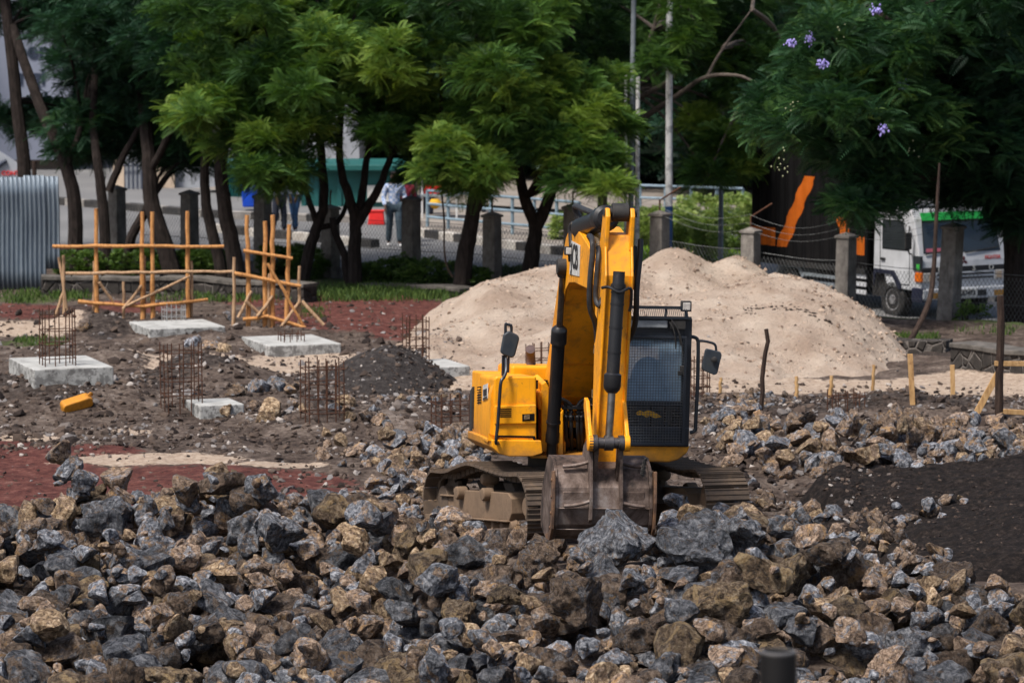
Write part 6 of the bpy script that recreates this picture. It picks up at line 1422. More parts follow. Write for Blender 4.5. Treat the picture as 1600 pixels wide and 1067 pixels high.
m = MB(); m.bb(-W-.01, -W+.06, -.02, .22, 1.02, 1.32); m.build('corner_panel', simple('dark_corner', (.03, .035, .04), rough=.3), cabm, bevel=.01); m = MB(); m.bb(-W-.014, -W+.0, .0, .1, 1.05, 1.16); m.build('corner_sticker', simple('green_sticker', (.05, .4, .06), rough=.5), cabm)
def wheel(x, y, s):
    r = .385; m = MB(); m.lathe((x, y, r), (s, 0, 0), [(-.13, .24), (-.13, .35), (-.10, r), (.10, r), (.13, .35), (.13, .25), (.10, .23)], 36); w_ = m.build('wheel', M['rubber'], TR)
    m = MB(); m.lathe((x+s*.06, y, r), (s, 0, 0), [(0, .23), (.05, .22), (.02, .16), (.0, .11), (.055, .10), (.06, .0)], 28); rim = m.build('rim', simple('rim_grey', (.30, .30, .31), (.16, .15, .15), 7, .5, .3), w_)
    m = MB()
    for i in range(8): w2 = i*math.pi/4; m.lathe((x+s*.065, y+.165*math.cos(w2), r+.165*math.sin(w2)), (s, 0, 0), [(0, .026), (.006, .026)], 8)
    m.build('rim_hole', M['dark_void'], rim)
for s in (-1, 1):
    wheel(s*.97, .95, s); wheel(s*.95, 4.55, s)
# ------------------------------------------------------------------ foliage: feathery twice-divided leaves gathered in sprays
def leaf_template(npair, L_=1.0, wid=.26, droop=.34, pw=.075):
    V = []; Fq = []
    for i in range(npair):
        s_ = .10+.86*(i+.5)/npair; ln = wid*math.sin(math.pi*min(1, .16+.80*s_))**.7
        z = -droop*s_*s_*L_; zx = 1-droop*.25*s_*s_
        for sd in (-1, 1):
            b = np.array([s_*zx, 0, z]); tip = b+np.array([ln*.45, sd*ln, -.22*ln-.10*s_*ln]); mid = (b+tip)/2+np.array([0, 0, .05*ln]); n = np.array([sd*.0+1, -sd*.45, .15]); n = n/np.linalg.norm(n)*pw*.5
            k_ = len(V); V += [b, mid-n, tip, mid+n]; Fq.append([k_, k_+1, k_+2, k_+3])
    return np.array(V)*np.array([L_, L_, 1.0]), np.array(Fq)
LEAF_HI = leaf_template(10, wid=.24, pw=.052, droop=.5); LEAF_MID = leaf_template(6, wid=.28, pw=.12); LEAF_LO = leaf_template(3, wid=.34, pw=.24)
def sprays(pos, out, size, nleaf, tmpl, seed, spread=.95, tint0=None):
    """pos (n,3), out (n,3) outward unit vectors -> verts, faces, tint of all leaves"""
    r = np.random.RandomState(seed); LV, LF = tmpl; n = len(pos)
    az = r.uniform(0, 2*np.pi, (n, 1))+np.linspace(0, 2*np.pi, nleaf, endpoint=False)[None]+r.uniform(-.35, .35, (n, nleaf))
    el = r.uniform(-.35, 1.15, (n, nleaf))
    h = np.stack([np.cos(az)*np.cos(el), np.sin(az)*np.cos(el), np.sin(el)], -1)
    d = h*spread+out[:, None, :]*.85; d /= np.linalg.norm(d, axis=-1, keepdims=True)
    up = np.array([0, 0, 1.0]); y = np.cross(np.broadcast_to(up, d.shape), d); y /= np.maximum(np.linalg.norm(y, axis=-1, keepdims=True), 1e-4); z = np.cross(d, y)
    roll = r.uniform(-.9, .9, (n, nleaf, 1)); y2 = y*np.cos(roll)+z*np.sin(roll); z2 = z*np.cos(roll)-y*np.sin(roll)
    z2 = z2*.8+up*.2
    sz = size*r.uniform(.7, 1.25, (n, nleaf, 1))*np.ones((n, nleaf, 1))
    base = pos[:, None, :]+r.normal(0, size*.10, (n, nleaf, 3))
    V = base[:, :, None, :]+sz[..., None]*(d[:, :, None, :]*LV[None, None, :, 0:1]+y2[:, :, None, :]*LV[None, None, :, 1:2]+z2[:, :, None, :]*LV[None, None, :, 2:3])
    nv = len(LV); V = V.reshape(-1, 3); idx_ = (np.arange(n*nleaf)*nv)[:, None, None]+LF[None]
    t = (tint0 if tint0 is not None else r.uniform(.2, .6, n))[:, None]+r.normal(0, .10, (n, nleaf)); T = np.repeat(np.clip(t, 0, 1).reshape(-1), len(LF))
    return V, idx_.reshape(-1, 4), T
def clump(c, R, n, r, flat=.78):
    """spray origins over the upper and outer skin of a leafy bough"""
    u = r.normal(size=(n, 3)); u /= np.linalg.norm(u, axis=1)[:, None]; u[:, 2] = np.abs(u[:, 2])*1.0-.35*(r.rand(n) < .5)
    u /= np.linalg.norm(u, axis=1)[:, None]; k_ = r.uniform(.55, 1.05, (n, 1))
    return np.array(c)+u*k_*np.array([R, R, R*flat]), u
def crown(name, par, clumps, size, nleaf, tmpl, mat, seed, per=30, tint=(.15, .6), flat=.55):
    r = np.random.RandomState(seed); Ps, Os, Ts = [], [], []
    for (c, R, w_) in clumps:
        n = max(3, int(per*w_)); p, o = clump(c, R, n, r, flat); Ps.append(p); Os.append(o)
        young = np.clip((r.uniform(*tint)+r.normal(0, .12, n)), 0, 1); Ts.append(young)
    V, Fq, T = sprays(np.concatenate(Ps), np.concatenate(Os), size, nleaf, tmpl, seed+1, tint0=np.concatenate(Ts))
    return np_mesh(name, V-np.array(par.location)[None], Fq, [M[mat]], par, tint=T)
def limb(m, pts, r0, r1, o, k=4):
    q = smoothpath([Vector(p)-o for p in pts], k); n_ = len(q); m.tube([p+Vector((RNG.uniform(-1, 1), RNG.uniform(-1, 1), 0))*.012 for p in q], [r0+(r1-r0)*i/(n_-1) for i in range(n_)], 9)
NT = 0
def tree(label, stems, areas, Yb, seed, mat='leaf', size=.37, nleaf=7, per=42, hi=True, group='trees along the road fence', tint=(.15, .6), name='tree', skel=.6, bark='bark'):
    """stems: list of (list of (px, py, Y), r0, r1); areas: list of (x0, x1, y0, y1, Y0, Y1, n, R, tintlo, tinthi)"""
    r = np.random.RandomState(seed); b = stems[0][0][0]; g = P(b[0], b[1], b[2]); g.z = gz1(g.x, g.y); e = empty(name, g); tag(e, label, 'tree', group)
    m = MB()
    for pts, r0, r1 in stems:
        q = [P(*p) for p in pts]
        if pts is stems[0][0] or pts[0][1] > 400: q[0].z = min(q[0].z, gz1(q[0].x, q[0].y)-.2)
        limb(m, q, r0, r1, g)
    # boughs from the stem ends to the clumps
    clumps = {'hi': [], 'lo': []}; ends = [P(*p) for pts, _, _ in stems for p in pts[-2:]]
    for (x0, x1, y0, y1, Ya, Yb_, n, R, tl, th) in areas:
        for i in range(n):
            px, py, Y = r.uniform(x0, x1), r.uniform(y0, y1), r.uniform(Ya, Yb_); c = P(px, py, Y); c.z = max(c.z, .9)
            clumps['hi' if py > -60 else 'lo'].append((tuple(c), R*r.uniform(.6, 1.1), r.uniform(.7, 1.2), tl, th))
            if py > -60 and r.rand() < skel:
                s_ = min(ends, key=lambda q_: (q_-c).length); mid = s_.lerp(c, .55)+Vector((0, 0, .25)); limb(m, [s_, mid, c], .045, .012, g, 3)
    m.build('trunk', M[bark], e)
    i = 0
    for key, tm, pr, sz in (('hi', LEAF_HI if hi else LEAF_MID, per, size), ('lo', LEAF_LO, per*.45, size*1.15)):
        cl = clumps[key]
        if not cl: continue
        rr_ = np.random.RandomState(seed+7); Ps, Os, Ts = [], [], []
        for (c, R, w_, tl, th) in cl:
            n = max(3, int(pr*w_)); p, o = clump(c, R, n, rr_); Ps.append(p); Os.append(o); Ts.append(np.clip(rr_.uniform(tl, th)+rr_.normal(0, .10, n), 0, 1))
        V, Fq, T = sprays(np.concatenate(Ps), np.concatenate(Os), sz, nleaf, tm, seed+i, tint0=np.concatenate(Ts)); i += 1
        np_mesh('crown' if key == 'hi' else 'crown_top', V-np.array(g)[None], Fq, [M[mat]], e, tint=T)
    return e
def AB(x0, x1, Y0, Y1, n): return (x0, x1, -400, -60, Y0, Y1, max(4, n//2), 1.1, .1, .4)   # what the tree has above the picture's edge
tree('tree with a trunk leaning far left behind the metal sheet', [([(116, 440, 77), (117, 330, 77), (104, 262, 77), (60, 160, 77.5), (18, 40, 78)], .18, .10), ([(36, 440, 78), (38, 280, 78), (26, 160, 78), (8, 0, 78)], .17, .12), ([(104, 262, 77), (130, 190, 77), (150, 90, 78)], .08, .05)],
     [(-60, 110, -60, 60, 78, 82, 16, .8, .0, .25), (95, 230, -60, 215, 75, 81, 27, .7, .08, .5), (-50, 80, 175, 235, 80, 83, 5, .5, .0, .25), AB(-120, 240, 75, 83, 16)], 77, 11, 'leaf_cool')
tree('forked tree just left of the barred gate', [([(168, 428, 76), (160, 320, 76), (152, 250, 76), (146, 190, 76.5), (150, 60, 77)], .13, .07), ([(170, 300, 76), (190, 250, 76), (216, 200, 76), (240, 140, 76)], .09, .05)],
     [(100, 250, -20, 160, 75, 80, 26, .65, .0, .4), (100, 160, 230, 280, 77, 79, 3, .4, .05, .3), (120, 260, 200, 262, 77, 80, 6, .45, .05, .35), AB(60, 280, 75, 82, 10)], 76, 23, 'leaf_cool')
tree('dark thick leaning tree behind the long wooden frame', [([(276, 436, 75.5), (252, 370, 75.5), (236, 310, 75.5), (232, 240, 75.5), (222, 120, 76), (230, 0, 76)], .21, .11), ([(192, 408, 75.8), (206, 370, 75.7), (228, 330, 75.6), (236, 305, 75.5)], .11, .10), ([(234, 270, 75.5), (270, 200, 75), (310, 120, 75)], .09, .05)],
     [(200, 340, -40, 160, 73, 79, 25, .7, .05, .5), (225, 320, 160, 225, 75, 78, 7, .5, .05, .45), (180, 330, 215, 268, 76, 79, 6, .45, .0, .3), AB(160, 380, 74, 81, 12)], 75, 35, 'leaf_cool')
tree('twin-stemmed dark tree right of the long wooden frame', [([(350, 436, 75), (336, 380, 75), (322, 320, 75), (320, 240, 75), (330, 100, 75)], .14, .08), ([(372, 440, 74.6), (362, 380, 74.6), (350, 320, 74.6), (346, 240, 74.8), (370, 120, 75), (380, 0, 75)], .19, .10)],
     [(290, 470, -40, 150, 71, 78, 32, .7, .15, .9), (285, 340, 145, 195, 70.5, 72, 5, .45, .7, 1.0), (340, 420, 140, 235, 71, 75, 8, .5, .3, .8), AB(260, 480, 73, 80, 12)], 75, 47, 'leaf')
tree('slim tree with a slanting trunk behind the small wooden frame', [([(470, 440, 73.6), (484, 390, 73.6), (496, 352, 73.6), (506, 320, 73.6), (504, 262, 73.8), (490, 150, 74)], .135, .08), ([(496, 352, 73.6), (482, 310, 73.4), (474, 280, 73.2), (460, 230, 73)], .07, .04), ([(496, 356, 73.6), (530, 345, 73.8), (548, 300, 74)], .07, .04)],
     [(345, 560, 30, 185, 70, 76, 36, .65, .2, .95), (380, 490, 185, 280, 70.5, 73, 13, .45, .35, .9), (400, 470, 265, 305, 71, 72.5, 5, .3, .4, .8), AB(340, 600, 72, 79, 12)], 73, 59, 'leaf')
tree('many-stemmed tree spreading like a fan behind the fence', [([(556, 444, 73.3), (554, 390, 73.3), (555, 346, 73.3), (545, 306, 73.2), (531, 250, 73.2), (535, 120, 73.5)], .16, .06), ([(555, 350, 73.3), (566, 300, 73.4), (574, 240, 73.5), (590, 170, 73.6)], .10, .05), ([(557, 352, 73.3), (578, 318, 73.2), (596, 285, 73.1), (612, 240, 73), (640, 160, 73)], .11, .05), ([(545, 440, 73.5), (538, 400, 73.6), (524, 366, 73.6), (520, 340, 73.6)], .09, .07)],
     [(470, 660, -40, 140, 71, 78, 32, .7, .1, .75), (560, 655, 70, 150, 70, 73, 12, .5, .55, 1.0), (590, 680, 170, 225, 71, 75, 8, .45, .3, .8), (625, 680, 235, 285, 72, 74, 4, .35, .2, .5), AB(450, 700, 72, 79, 12)], 73, 61, 'leaf')
tree('stout leaning tree between two concrete posts in the middle', [([(719, 462, 72.2), (727, 400, 72.2), (736, 350, 72.2), (744, 280, 72.3), (742, 180, 72.6), (750, 40, 73)], .20, .09), ([(738, 340, 72.2), (765, 290, 72), (790, 230, 71.8)], .09, .05), ([(741, 300, 72.2), (715, 240, 72.2), (690, 180, 72.2)], .08, .04)],
     [(650, 860, -40, 100, 70, 77, 36, .7, .1, .75), (735, 850, 95, 195, 69.5, 72, 16, .5, .5, 1.0), (690, 850, 200, 275, 69.5, 72.5, 16, .48, .35, .95), (690, 770, 275, 320, 70, 72, 6, .35, .3, .8), AB(640, 880, 71, 78, 12)], 72, 73, 'leaf')
tree('dark forked tree right of the stout one, behind the boom', [([(824, 452, 72.6), (831, 400, 72.6), (836, 355, 72.6), (820, 310, 72.6), (808, 250, 72.8)], .19, .09), ([(836, 358, 72.6), (858, 310, 72.6), (872, 250, 72.8), (880, 120, 73), (900, 0, 73)], .14, .07)],
     [(800, 965, 120, 240, 69.5, 73, 20, .55, .35, 1.0), (850, 970, 235, 300, 69.5, 72, 13, .42, .4, 1.0), (800, 950, -40, 130, 72, 78, 14, .75, .05, .45), AB(780, 1000, 72, 79, 12)], 72, 85, 'leaf')
tree('tree with long pale bare branches right of the lamp pole', [([(935, 452, 77), (940, 360, 77), (945, 260, 77), (962, 200, 76.5), (990, 160, 76), (1040, 130, 75.5), (1072, 95, 75), (1090, 55, 75)], .13, .02), ([(948, 240, 77), (1000, 190, 76), (1050, 155, 75.5), (1100, 122, 75), (1150, 118, 74.5), (1185, 130, 74.3), (1213, 128, 74)], .08, .012), ([(1105, 120, 75), (1130, 75, 75), (1175, 15, 75)], .04, .015), ([(1000, 95, 76), (1022, 45, 76), (1036, -20, 76)], .05, .04), ([(962, 200, 76.5), (985, 140, 76.2), (1000, 95, 76)], .07, .05)],
     [(1010, 1240, -40, 105, 75, 80, 26, .7, .12, .75), (1060, 1230, 60, 190, 75, 80, 15, .6, .15, .7), (1070, 1165, 190, 280, 74.5, 77, 13, .45, .35, .95), (900, 980, 10, 140, 76, 80, 8, .75, .02, .35), (1025, 1075, 0, 105, 72.6, 73.8, 5, .42, .2, .7), AB(960, 1280, 74, 81, 16)], 77, 97, 'leaf', bark='bark_pale')
tree('big near tree with drooping fronds and lilac flowers at the right', [([(1590, 520, 67.5), (1588, 400, 67.5), (1580, 300, 67.5), (1560, 180, 67.5), (1540, 60, 67.5)], .27, .15), ([(1580, 300, 67.5), (1500, 230, 66.5), (1400, 170, 65.5), (1320, 150, 65)], .12, .04), ([(1570, 240, 67.5), (1480, 130, 66), (1400, 40, 65.5)], .12, .05), ([(1575, 270, 67.5), (1480, 280, 66), (1400, 270, 65.5)], .08, .03)],
     [(1235, 1420, 20, 180, 63.5, 66.5, 26, .62, .2, .75), (1215, 1330, 150, 250, 63.5, 66, 15, .5, .2, .65), (1290, 1460, 170, 265, 63.5, 66.5, 20, .6, .1, .55), (1420, 1640, -20, 190, 64, 68, 26, .75, .12, .65), (1440, 1640, 190, 265, 65, 68.5, 18, .65, .02, .35), (1320, 1385, 265, 330, 64, 66, 7, .35, .15, .5), (1410, 1610, 270, 318, 65.5, 68, 15, .36, .0, .25), (1570, 1640, 310, 370, 66, 68, 5, .35, 0, .2), AB(1200, 1700, 64, 72, 24)], 67, 109, 'leaf_near', size=.46, nleaf=8, per=34)
# lilac blossom and pale pods on the near tree
FT = [o for o in C.objects if o.get('label', '').startswith('big near tree')][0]; go = Vector(FT.location)
def blossoms(spots, mat, name, n, R, rr0, seed):
    r = np.random.RandomState(seed); V0, F0_ = ICO[1]
    for (px, py, Y) in spots:
        c = np.array(P(px, py, Y)-go); Vs, Fs = [], []
        for i in range(n):
            q = c+r.normal(0, R, 3)*np.array([1, 1, 1.1]); Vs.append(V0*rr0*np.array([1, 1, 1.5])*r.uniform(.7, 1.2)+q); Fs.append(F0_+i*len(V0))
        np_mesh(name, np.concatenate(Vs), np.concatenate(Fs), [M[mat]], FT, smooth=True)
blossoms([(1236, 68, 63.3), (1266, 62, 63.6), (1285, 102, 63.2), (1370, 16, 63.4), (1380, 203, 63.0), (1412, 134, 64)], 'flower', 'flower_cluster', 34, .045, .018, 3)
blossoms([(1236, 165, 63.2), (1222, 248, 63), (1228, 270, 63), (1312, 50, 63.5), (1422, 232, 64)], 'pod', 'seed_pods', 6, .08, .013, 4)
# ------------------------------------------------------------------ trees beyond the road
far = [(-480, 345, 108, 1.2), (-330, 340, 112, 1.2), (-170, 335, 118, 1.2), (1790, 360, 108, 1.2), (1960, 365, 110, 1.2), (-20, 330, 122, 1.0), (150, 320, 128, 1.1), (330, 318, 124, 1.0), (480, 318, 118, 1.0), (640, 322, 120, 1.05), (760, 322, 112, 1.0), (880, 326, 114, 1.1), (985, 330, 108, 1.0), (1075, 332, 110, 1.05), (1160, 335, 106, 1.0), (1250, 338, 112, 1.1), (1370, 345, 108, 1.0), (1500, 352, 110, 1.1), (1620, 355, 106, 1.0)]
desc = ['farthest left beyond the metal sheet', 'well left beyond the metal sheet', 'just left of the lettered building', 'well right beyond the lorry', 'farthest right beyond the lorry', 'at the far left behind the lettered building', 'behind the beige gatehouse', 'behind the dark green shed', 'behind the left end of the kiosk', 'behind the right end of the kiosk', 'behind the vendor cart', 'behind the dark forked tree', 'behind the slim lamp pole', 'behind the white and blue pole', 'left of the lorry box', 'behind the lorry box', 'behind the lorry cab', 'behind the near flowering tree', 'at the far right edge']
for i, (px, py, Y, s_) in enumerate(far):
    low = 0 < px < 600
    tree('dark far tree standing '+desc[i], [([(px, py, Y), (px+8, 240, Y), (px-6, 120, Y), (px+5, 0, Y)], .26*s_, .12)],
         [(px-90, px+90, -60, 150 if low else 200, Y-4, Y+5, 15 if low else 30, 1.15*s_, .1, .8), (px-85, px+85, 150 if low else 200, 215 if low else 300, Y-3, Y+4, 7 if low else 15, .9, .05, .6), (px-110, px+110, -420, -60, Y-5, Y+6, 6, 1.6, .1, .6)], Y, 300+i*13, 'leaf_far', size=.85, nleaf=6, per=24, hi=False, group='trees beyond the road', skel=.25)
# ------------------------------------------------------------------ bushes, hedges, grass
def leafball(name, label, cat, px, py, w_, h_, d_, n, mat, seed, size=.13, group=None, Y=None, tint=(.2, .8)):
    """a clipped bush: short twigs and many small leaves"""
    g = GG(px, py) if Y is None else P(px, py, Y)
    g.z = gz1(g.x, g.y); e = empty(name, g); tag(e, label, cat, group); r = np.random.RandomState(seed)
    m = MB()
    for i in range(7):
        a = r.uniform(-1, 1)*w_*.35; m.tube([(a*.4, r.uniform(-.1, .1), -.1), (a*.8, r.uniform(-.15, .15), h_*.45), (a, r.uniform(-.2, .2), h_*.8)], [.02, .014, .006], 5)
    m.build('stems', M['bark'], e)
    u = r.normal(size=(n, 3)); u /= np.linalg.norm(u, axis=1)[:, None]; rad = r.uniform(.6, 1.0, (n, 1))**.6
    lump = 1+.16*np.sin(u[:, :1]*7+seed)+.12*np.sin(u[:, 2:3]*9+u[:, 1:2]*5)
    pos = u*rad*lump*np.array([w_/2, d_/2, h_/2])+np.array([0, 0, h_/2]); pos[:, 2] = np.maximum(pos[:, 2], .03)
    V, Fq, T = sprays(pos, u, size, 4, LEAF_LO, seed, 1.1, r.uniform(*tint, n)); np_mesh('foliage', V, Fq, [M[mat]], e, tint=T)
    return e
hed = [(300, 424, 1.0, .5, 'low hedge tuft left of the twin-stemmed tree'), (330, 420, .9, .45, 'low hedge tuft between the two dark stems'), (440, 425, 1.3, .6, 'low hedge behind the small wooden frame'), (480, 430, .9, .55, 'low hedge tuft at the slanting trunk'), (575, 442, .8, .42, 'dark hedge tuft right of the fan tree'), (625, 440, 1.0, .55, 'round hedge left of the middle concrete post'), (676, 446, 1.25, .55, 'rounded hedge left of the stout tree'), (742, 448, .6, .42, 'small hedge tuft right of the stout tree'), (795, 446, .9, .42, 'hedge strip before the dark forked tree'), (125, 430, 1.2, .55, 'dark hedge behind the left end of the stone wall'), (215, 428, 1.2, .6, 'dark hedge at the forked tree by the gate')]
for i, (px, py, w_, h_, lab) in enumerate(hed): leafball('hedge', lab, 'hedge', px, py+4, w_, h_, .7, int(420*w_), 'leaf_hedge', 40+i, .11, 'hedge tufts under the fence', tint=(.05, .6))
bus = [(1018, 362, 85, 1.3, .9, 'pale clipped bush right behind the concrete post by the boom'), (1078, 372, 82, 1.5, .85, 'round pale green bush between two posts behind the sand pile'), (1124, 372, 84, 1.2, 1.0, 'pale bush beside the lorry box'), (1000, 352, 88, 3.2, .8, 'long pale clipped hedge behind the white pole'), (1120, 350, 90, 2.6, .95, 'pale clipped hedge behind the round bush'), (1580, 420, 80, 1.2, .9, 'sunlit bush behind the lorry at the right edge'), (900, 365, 86, 1.2, .8, 'bush half hidden by the boom cylinder'), (1100, 396, 78, .5, .4, 'small dark bush on the sand pile crest')]
for i, (px, py, Y, w_, h_, lab) in enumerate(bus): leafball('bush', lab, 'bush', px, py, w_, h_, .9, int(560*w_), 'leaf_bright' if i not in (7,) else 'leaf_hedge', 70+i, .12, 'clipped bushes by the road', Y=Y, tint=(.05, .9))
def blades(n, gen, h, w_, seed):
    r = np.random.RandomState(seed); x, y = gen(r, n); z = surf_v(x, y); a = r.uniform(0, 6.28, n); hh = h*r.uniform(.5, 1.3, n); b = r.uniform(-.5, .5, (n, 2))*hh[:, None]; dx, dy = np.cos(a)*w_, np.sin(a)*w_
    V = np.stack([np.stack([x-dx, y-dy, z-.02], -1), np.stack([x+dx, y+dy, z-.02], -1), np.stack([x+b[:, 0]*.5+dx*.6, y+b[:, 1]*.5+dy*.6, z+hh*.65], -1), np.stack([x+b[:, 0], y+b[:, 1], z+hh], -1)], 1).reshape(-1, 3)
    return V, np.arange(4*n).reshape(n, 4), r.rand(n)
def pixg(x0, x1, y0, y1):
    def g(r, n):
        a, b = r.uniform(x0, x1, n), r.uniform(y0, y1, n); z = 0*a
        for _ in range(12): x, y = G_v(a, b, z); z = .5*z+.5*gz(x, y)
        # tufts: pull the blades towards a few centres
        k_ = max(3, n//40); c = r.randint(0, n, k_); m_ = r.randint(0, k_, n); t = r.uniform(.3, .93, n)**.7; ok = r.rand(n) < .8
        x2, y2 = x+(x[c[m_]]-x)*t, y+(y[c[m_]]-y)*t; return np.where(ok, x2, x), np.where(ok, y2, y)
    return g
def GGq(px, py):
    p = G(px, py, 0); return G(px, py, gz1(p.x, p.y))
def grass_obj(name, parts, mat, label, cat):
    A = [blades(*q) for q in parts]; V, Fq, T, b = [], [], [], 0
    for v, f, t in A: V.append(v); Fq.append(f+b); T.append(t); b += len(v)
    return tag(np_mesh(name, np.concatenate(V), np.concatenate(Fq), [M[mat]], tint=np.concatenate(T)), label, cat, kind='stuff')
grass_obj('grass', [(3800, pixg(470, 700, 446, 472), .14, .012, 1), (1500, pixg(230, 480, 452, 474), .13, .012, 2), (700, pixg(60, 150, 452, 470), .12, .012, 3), (600, pixg(0, 70, 455, 475), .10, .012, 4), (420, pixg(20, 110, 528, 542), .08, .01, 5), (700, pixg(1385, 1470, 524, 536), .10, .010, 6), (160, pixg(1490, 1600, 512, 525), .10, .010, 7), (300, pixg(460, 520, 480, 500), .08, .01, 8), (700, pixg(680, 830, 452, 470), .12, .012, 9)], 'grass', 'rough green grass growing along the foot of the fence', 'grass')
grass_obj('lawn', [(5200, pixg(985, 1170, 372, 412), .13, .02, 11), (1400, pixg(1560, 1640, 380, 440), .12, .02, 12)], 'lawn', 'bright green lawn strip beyond the fence behind the sand pile', 'lawn')
# hanging vine by the stout tree, weed beside the tilted post
m = MB(); q = [P(*a) for a in ((690, 300, 72), (694, 345, 71.9), (694, 385, 71.9), (698, 415, 71.9), (707, 433, 71.9))]; m.tube(smoothpath(q), .022, 6); tag(m.build('vine', M['wood_dark'], None), 'thin bare stem hanging in a curve left of the stout leaning tree', 'vine')
leafball('weed', 'leafy weed growing at the tilted concrete post before the lorry wheel', 'weed', 1518, 512, .6, .42, .3, 20, 'grass', 91, .22, Y=66.6)
# ------------------------------------------------------------------ people on the road
def skin_obj(name, chains, mat, parent, sub=2, xf=None):
    """chains: list of lists of (x, y, z, radius); equal points are shared so limbs grow out of one body"""
    vs, rs, es, key = [], [], [], {}
    for ch in chains:
        prev = None
        for (x, y, z, r) in ch:
            k_ = (round(x, 4), round(y, 4), round(z, 4))
            if k_ not in key: key[k_] = len(vs); vs.append((x, y, z)); rs.append(r)
            i = key[k_]
            if prev is not None and prev != i: es.append((prev, i))
            prev = i
    bm = bmesh.new(); lay = bm.verts.layers.skin.verify(); bv = [bm.verts.new(v) for v in vs]
    for i, (v, r) in enumerate(zip(bv, rs)): v[lay].radius = (r, r); v[lay].use_root = i == 0
    for a, b in es:
        if bm.edges.get((bv[a], bv[b])) is None: bm.edges.new((bv[a], bv[b]))
    me = bpy.data.meshes.new(name); bm.to_mesh(me); bm.free(); o = link(name, me, parent, [mat])
    md = o.modifiers.new('skin', 'SKIN'); md.use_smooth_shade = True; s = o.modifiers.new('sub', 'SUBSURF'); s.levels = s.render_levels = sub
    return o
SKIN = simple('dark_brown_skin', (.075, .036, .022), (.055, .027, .017), 6, .55)
HAIR = simple('black_hair', (.008, .007, .007), rough=.8); SHOE_W = simple('white_shoes', (.6, .6, .6), rough=.6); SHOE_D = simple('dark_shoes', (.015, .015, .018), rough=.6)
def person(px, py, Y, rz, shirt, trousers, shoes, label, stride=.0, armf=(.0, .0), h=1.72, long=True):
    b = P(px, py, Y); z = gz1(b.x, Y)+.03; e = empty('person', (b.x, Y, z), rz); e.scale = (h/1.75,)*3; tag(e, label, 'person', 'people on the road')
    S = {}
    for s in (-1, 1):
        f = stride*s; sw = armf[0 if s < 0 else 1]
        hip = (s*.095, 0, .93); knee = (s*.10, -f*.55-.03, .50); ank = (s*.105, -f+.02, .08); toe = (s*.115, -f-.15, .035)
        sh = (s*.185, .0, 1.41); el = (s*.25, .03-sw*.3, 1.13); wr = (s*.24, -.07-sw, .89+abs(sw)*.45)
        S[s] = (hip, knee, ank, toe, sh, el, wr)
    spine = [(0, .0, .95, .125), (0, .01, 1.10, .115), (0, .0, 1.28, .135), (0, .005, 1.43, .10), (0, -.005, 1.50, .055), (0, -.02, 1.58, .075), (0, -.02, 1.66, .092), (0, -.015, 1.735, .06)]
    ch = [spine]
    for s in (-1, 1):
        hip, knee, ank, toe, sh, el, wr = S[s]
        ch.append([spine[0], (*hip, .095), (*knee, .058), (*ank, .042), (*toe, .03)])
        palm = (wr[0]-s*.005, wr[1]-.02, wr[2]-.07)
        ch.append([spine[3], (*sh, .062), (*el, .042), (*wr, .030), (*palm, .034)])
        for k_ in range(4):
            dx = (k_-1.5)*.017; ln = (.072, .085, .08, .062)[k_]
            ch.append([(*palm, .034), (palm[0]+s*.004, palm[1]+dx, palm[2]-.035, .010), (palm[0]-s*.004, palm[1]+dx-.008, palm[2]-.035-ln*.6, .009), (palm[0]-s*.016, palm[1]+dx-.016, palm[2]-.035-ln, .007)])
        ch.append([(*palm, .034), (palm[0]-s*.01, palm[1]-.035, palm[2]-.012, .011), (palm[0]-s*.014, palm[1]-.05, palm[2]-.05, .009)])
    ch.append([(0, -.02, 1.66, .092), (0, -.105, 1.645, .016)])          # nose
    for s in (-1, 1): ch.append([(0, -.02, 1.66, .092), (s*.085, -.005, 1.65, .016)])
    skin_obj('body', ch, SKIN, e)
    def off_(c, g): return [(x, y, z_, r+g) for x, y, z_, r in c]
    tor = [(0, .0, .90, .15), (0, .01, 1.10, .140), (0, .0, 1.28, .155), (0, .005, 1.43, .115), (0, .0, 1.475, .07)]
    sc_ = [tor]; tc = []
    for s in (-1, 1):
        hip, knee, ank, toe, sh, el, wr = S[s]
        a = [(0, .005, 1.43, .115), (*sh, .083), (*el, .062)]
        if long: a.append((*[(p*.15+q*.85) for p, q in zip(el, wr)], .048))
        sc_.append(a); tc.append([(0, .0, .96, .135), (*hip, .115), (*knee, .085), (ank[0], ank[1], ank[2]+.03, .072)])
    skin_obj('shirt', sc_, shirt, e); skin_obj('trousers', tc, trousers, e)
    for s in (-1, 1):
        hip, knee, ank, toe, *_ = S[s]; skin_obj('shoe', [[(ank[0], ank[1]+.035, .05, .05), (ank[0]*1.02, ank[1]-.06, .045, .05), (*toe, .042)]], shoes, e)
    skin_obj('hair', [[(0, .02, 1.64, .088), (0, .0, 1.70, .098), (0, -.03, 1.735, .075)]], HAIR, e)
    return e
k = Mat('checked_shirt'); ck = k.n('ShaderNodeTexChecker'); ck.inputs['Scale'].default_value = 16; k.l(k.vec((1, 1, 1)), ck.inputs[0]); ck.inputs[1].default_value = (.62, .66, .78, 1); ck.inputs[2].default_value = (.24, .36, .62, 1)
k.set(ck.outputs[0], .85); CHECK = k.m
k = Mat('printed_white_shirt'); k.set(k.ramp(k.noise(17, 3, .6), [(.44, (.10, .13, .30)), (.52, (.62, .64, .74))]), .85); PRINT = k.m
JEAN = simple('grey_blue_jeans', (.07, .11, .14), (.035, .055, .08), 8, .85); NAVY = simple('navy_trousers', (.010, .014, .028), (.016, .02, .035), 6, .85); BLUEJ = simple('blue_jeans', (.02, .07, .16), (.012, .04, .10), 7, .85)
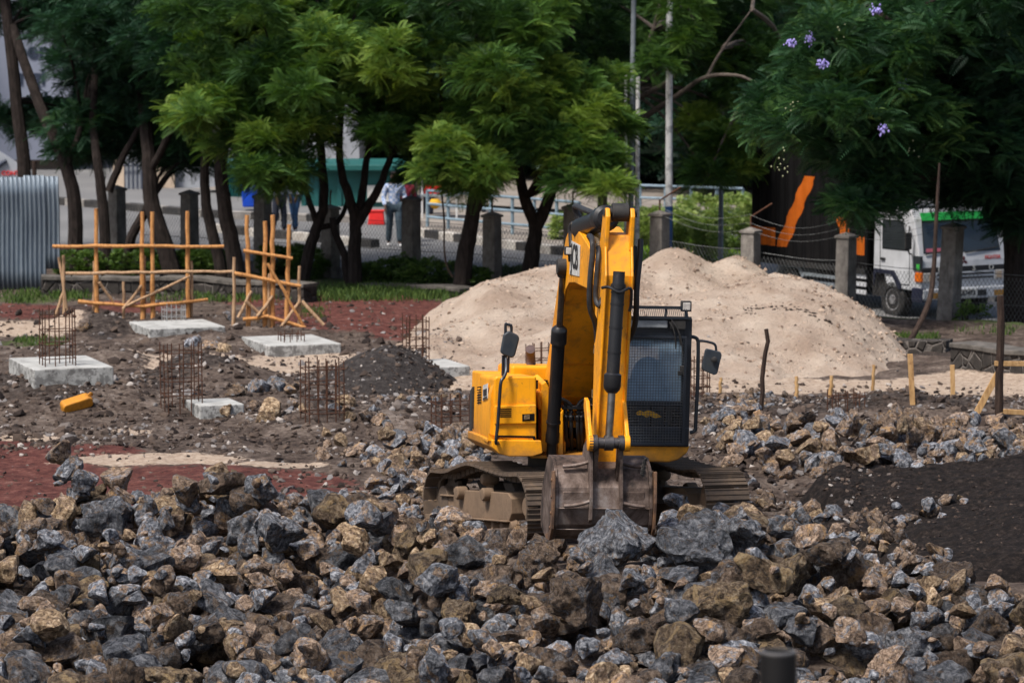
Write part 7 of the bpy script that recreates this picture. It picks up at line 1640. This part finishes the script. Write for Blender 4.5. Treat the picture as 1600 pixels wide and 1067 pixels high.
HIVIS = simple('hi_vis_yellow', (.55, .75, .05), (.42, .62, .04), 6, .7); CYAN = simple('cyan_cloth', (.02, .32, .62), (.03, .42, .7), 6, .8); REDC = simple('dark_red_cloth', (.18, .012, .03), rough=.85)
person(616, 383, 85.0, R_(12), CHECK, JEAN, SHOE_W, 'man in a pale blue checked shirt and jeans standing on the road', .16, (.10, .22), 1.80)
person(436, 367, 88.5, R_(55), PRINT, NAVY, SHOE_D, 'person in a patterned white shirt and dark trousers by the concrete post', .10, (.05, .1), 1.75)
person(461, 366, 89.0, R_(-40), PRINT, BLUEJ, SHOE_W, 'person in blue jeans and white shoes next to the patterned white shirt', .14, (.0, .12), 1.72)
person(634, 378, 86.5, R_(20), REDC, NAVY, SHOE_D, 'person in dark red half hidden behind the middle concrete post', .05, (.0, .05), 1.66)
person(667, 362, 94.0, R_(0), HIVIS, NAVY, SHOE_D, 'person in a hi-vis yellow jacket behind the blue railing', .05, (.1, .05), 1.80)
person(749, 352, 95.0, R_(0), CYAN, NAVY, SHOE_D, 'person in bright cyan behind the leaves right of the stout tree', .05, (.05, .05), 1.85)
# ------------------------------------------------------------------ camera, light, sky
cam = bpy.data.cameras.new('camera'); co = bpy.data.objects.new('camera', cam); C.objects.link(co)
co.location = CAM; co.rotation_euler = (math.pi/2-PITCH, 0, 0)
cam.sensor_width = 36; cam.lens = 36*FPX/1600; cam.clip_start = .5; cam.clip_end = 6000
cam.dof.use_dof = True; cam.dof.focus_distance = 37.5; cam.dof.aperture_fstop = 3.2
sc = bpy.context.scene; sc.camera = co
w = bpy.data.worlds.new('World'); sc.world = w; w.use_nodes = True
t = w.node_tree; bg = t.nodes['Background']; sky = t.nodes.new('ShaderNodeTexSky'); sky.sky_type = 'NISHITA'; sky.sun_disc = False
SUN_EL, SUN_AZ = 58, 222     # azimuth of the sun, clockwise from +Y
sky.sun_elevation = R_(SUN_EL); sky.sun_rotation = R_(SUN_AZ); sky.air_density = 1.0; sky.dust_density = 3.5; sky.ozone_density = 1.0
t.links.new(sky.outputs[0], bg.inputs[0]); bg.inputs[1].default_value = .045
sl = bpy.data.lights.new('sun', 'SUN'); so = bpy.data.objects.new('sun', sl); C.objects.link(so)
sl.energy = 1.5; sl.angle = R_(11); sl.color = (1, .95, .88)
d = Vector((math.sin(R_(SUN_AZ))*math.cos(R_(SUN_EL)), math.cos(R_(SUN_AZ))*math.cos(R_(SUN_EL)), math.sin(R_(SUN_EL))))
so.rotation_euler = (-d).to_track_quat('-Z', 'Y').to_euler(); so.location = (0, 30, 40)
sc.view_settings.view_transform = 'Standard'; sc.view_settings.look = 'None'; sc.view_settings.exposure = 1.72; sc.view_settings.gamma = 1.0
sc.cycles.max_bounces = 8; sc.cycles.transparent_max_bounces = 24
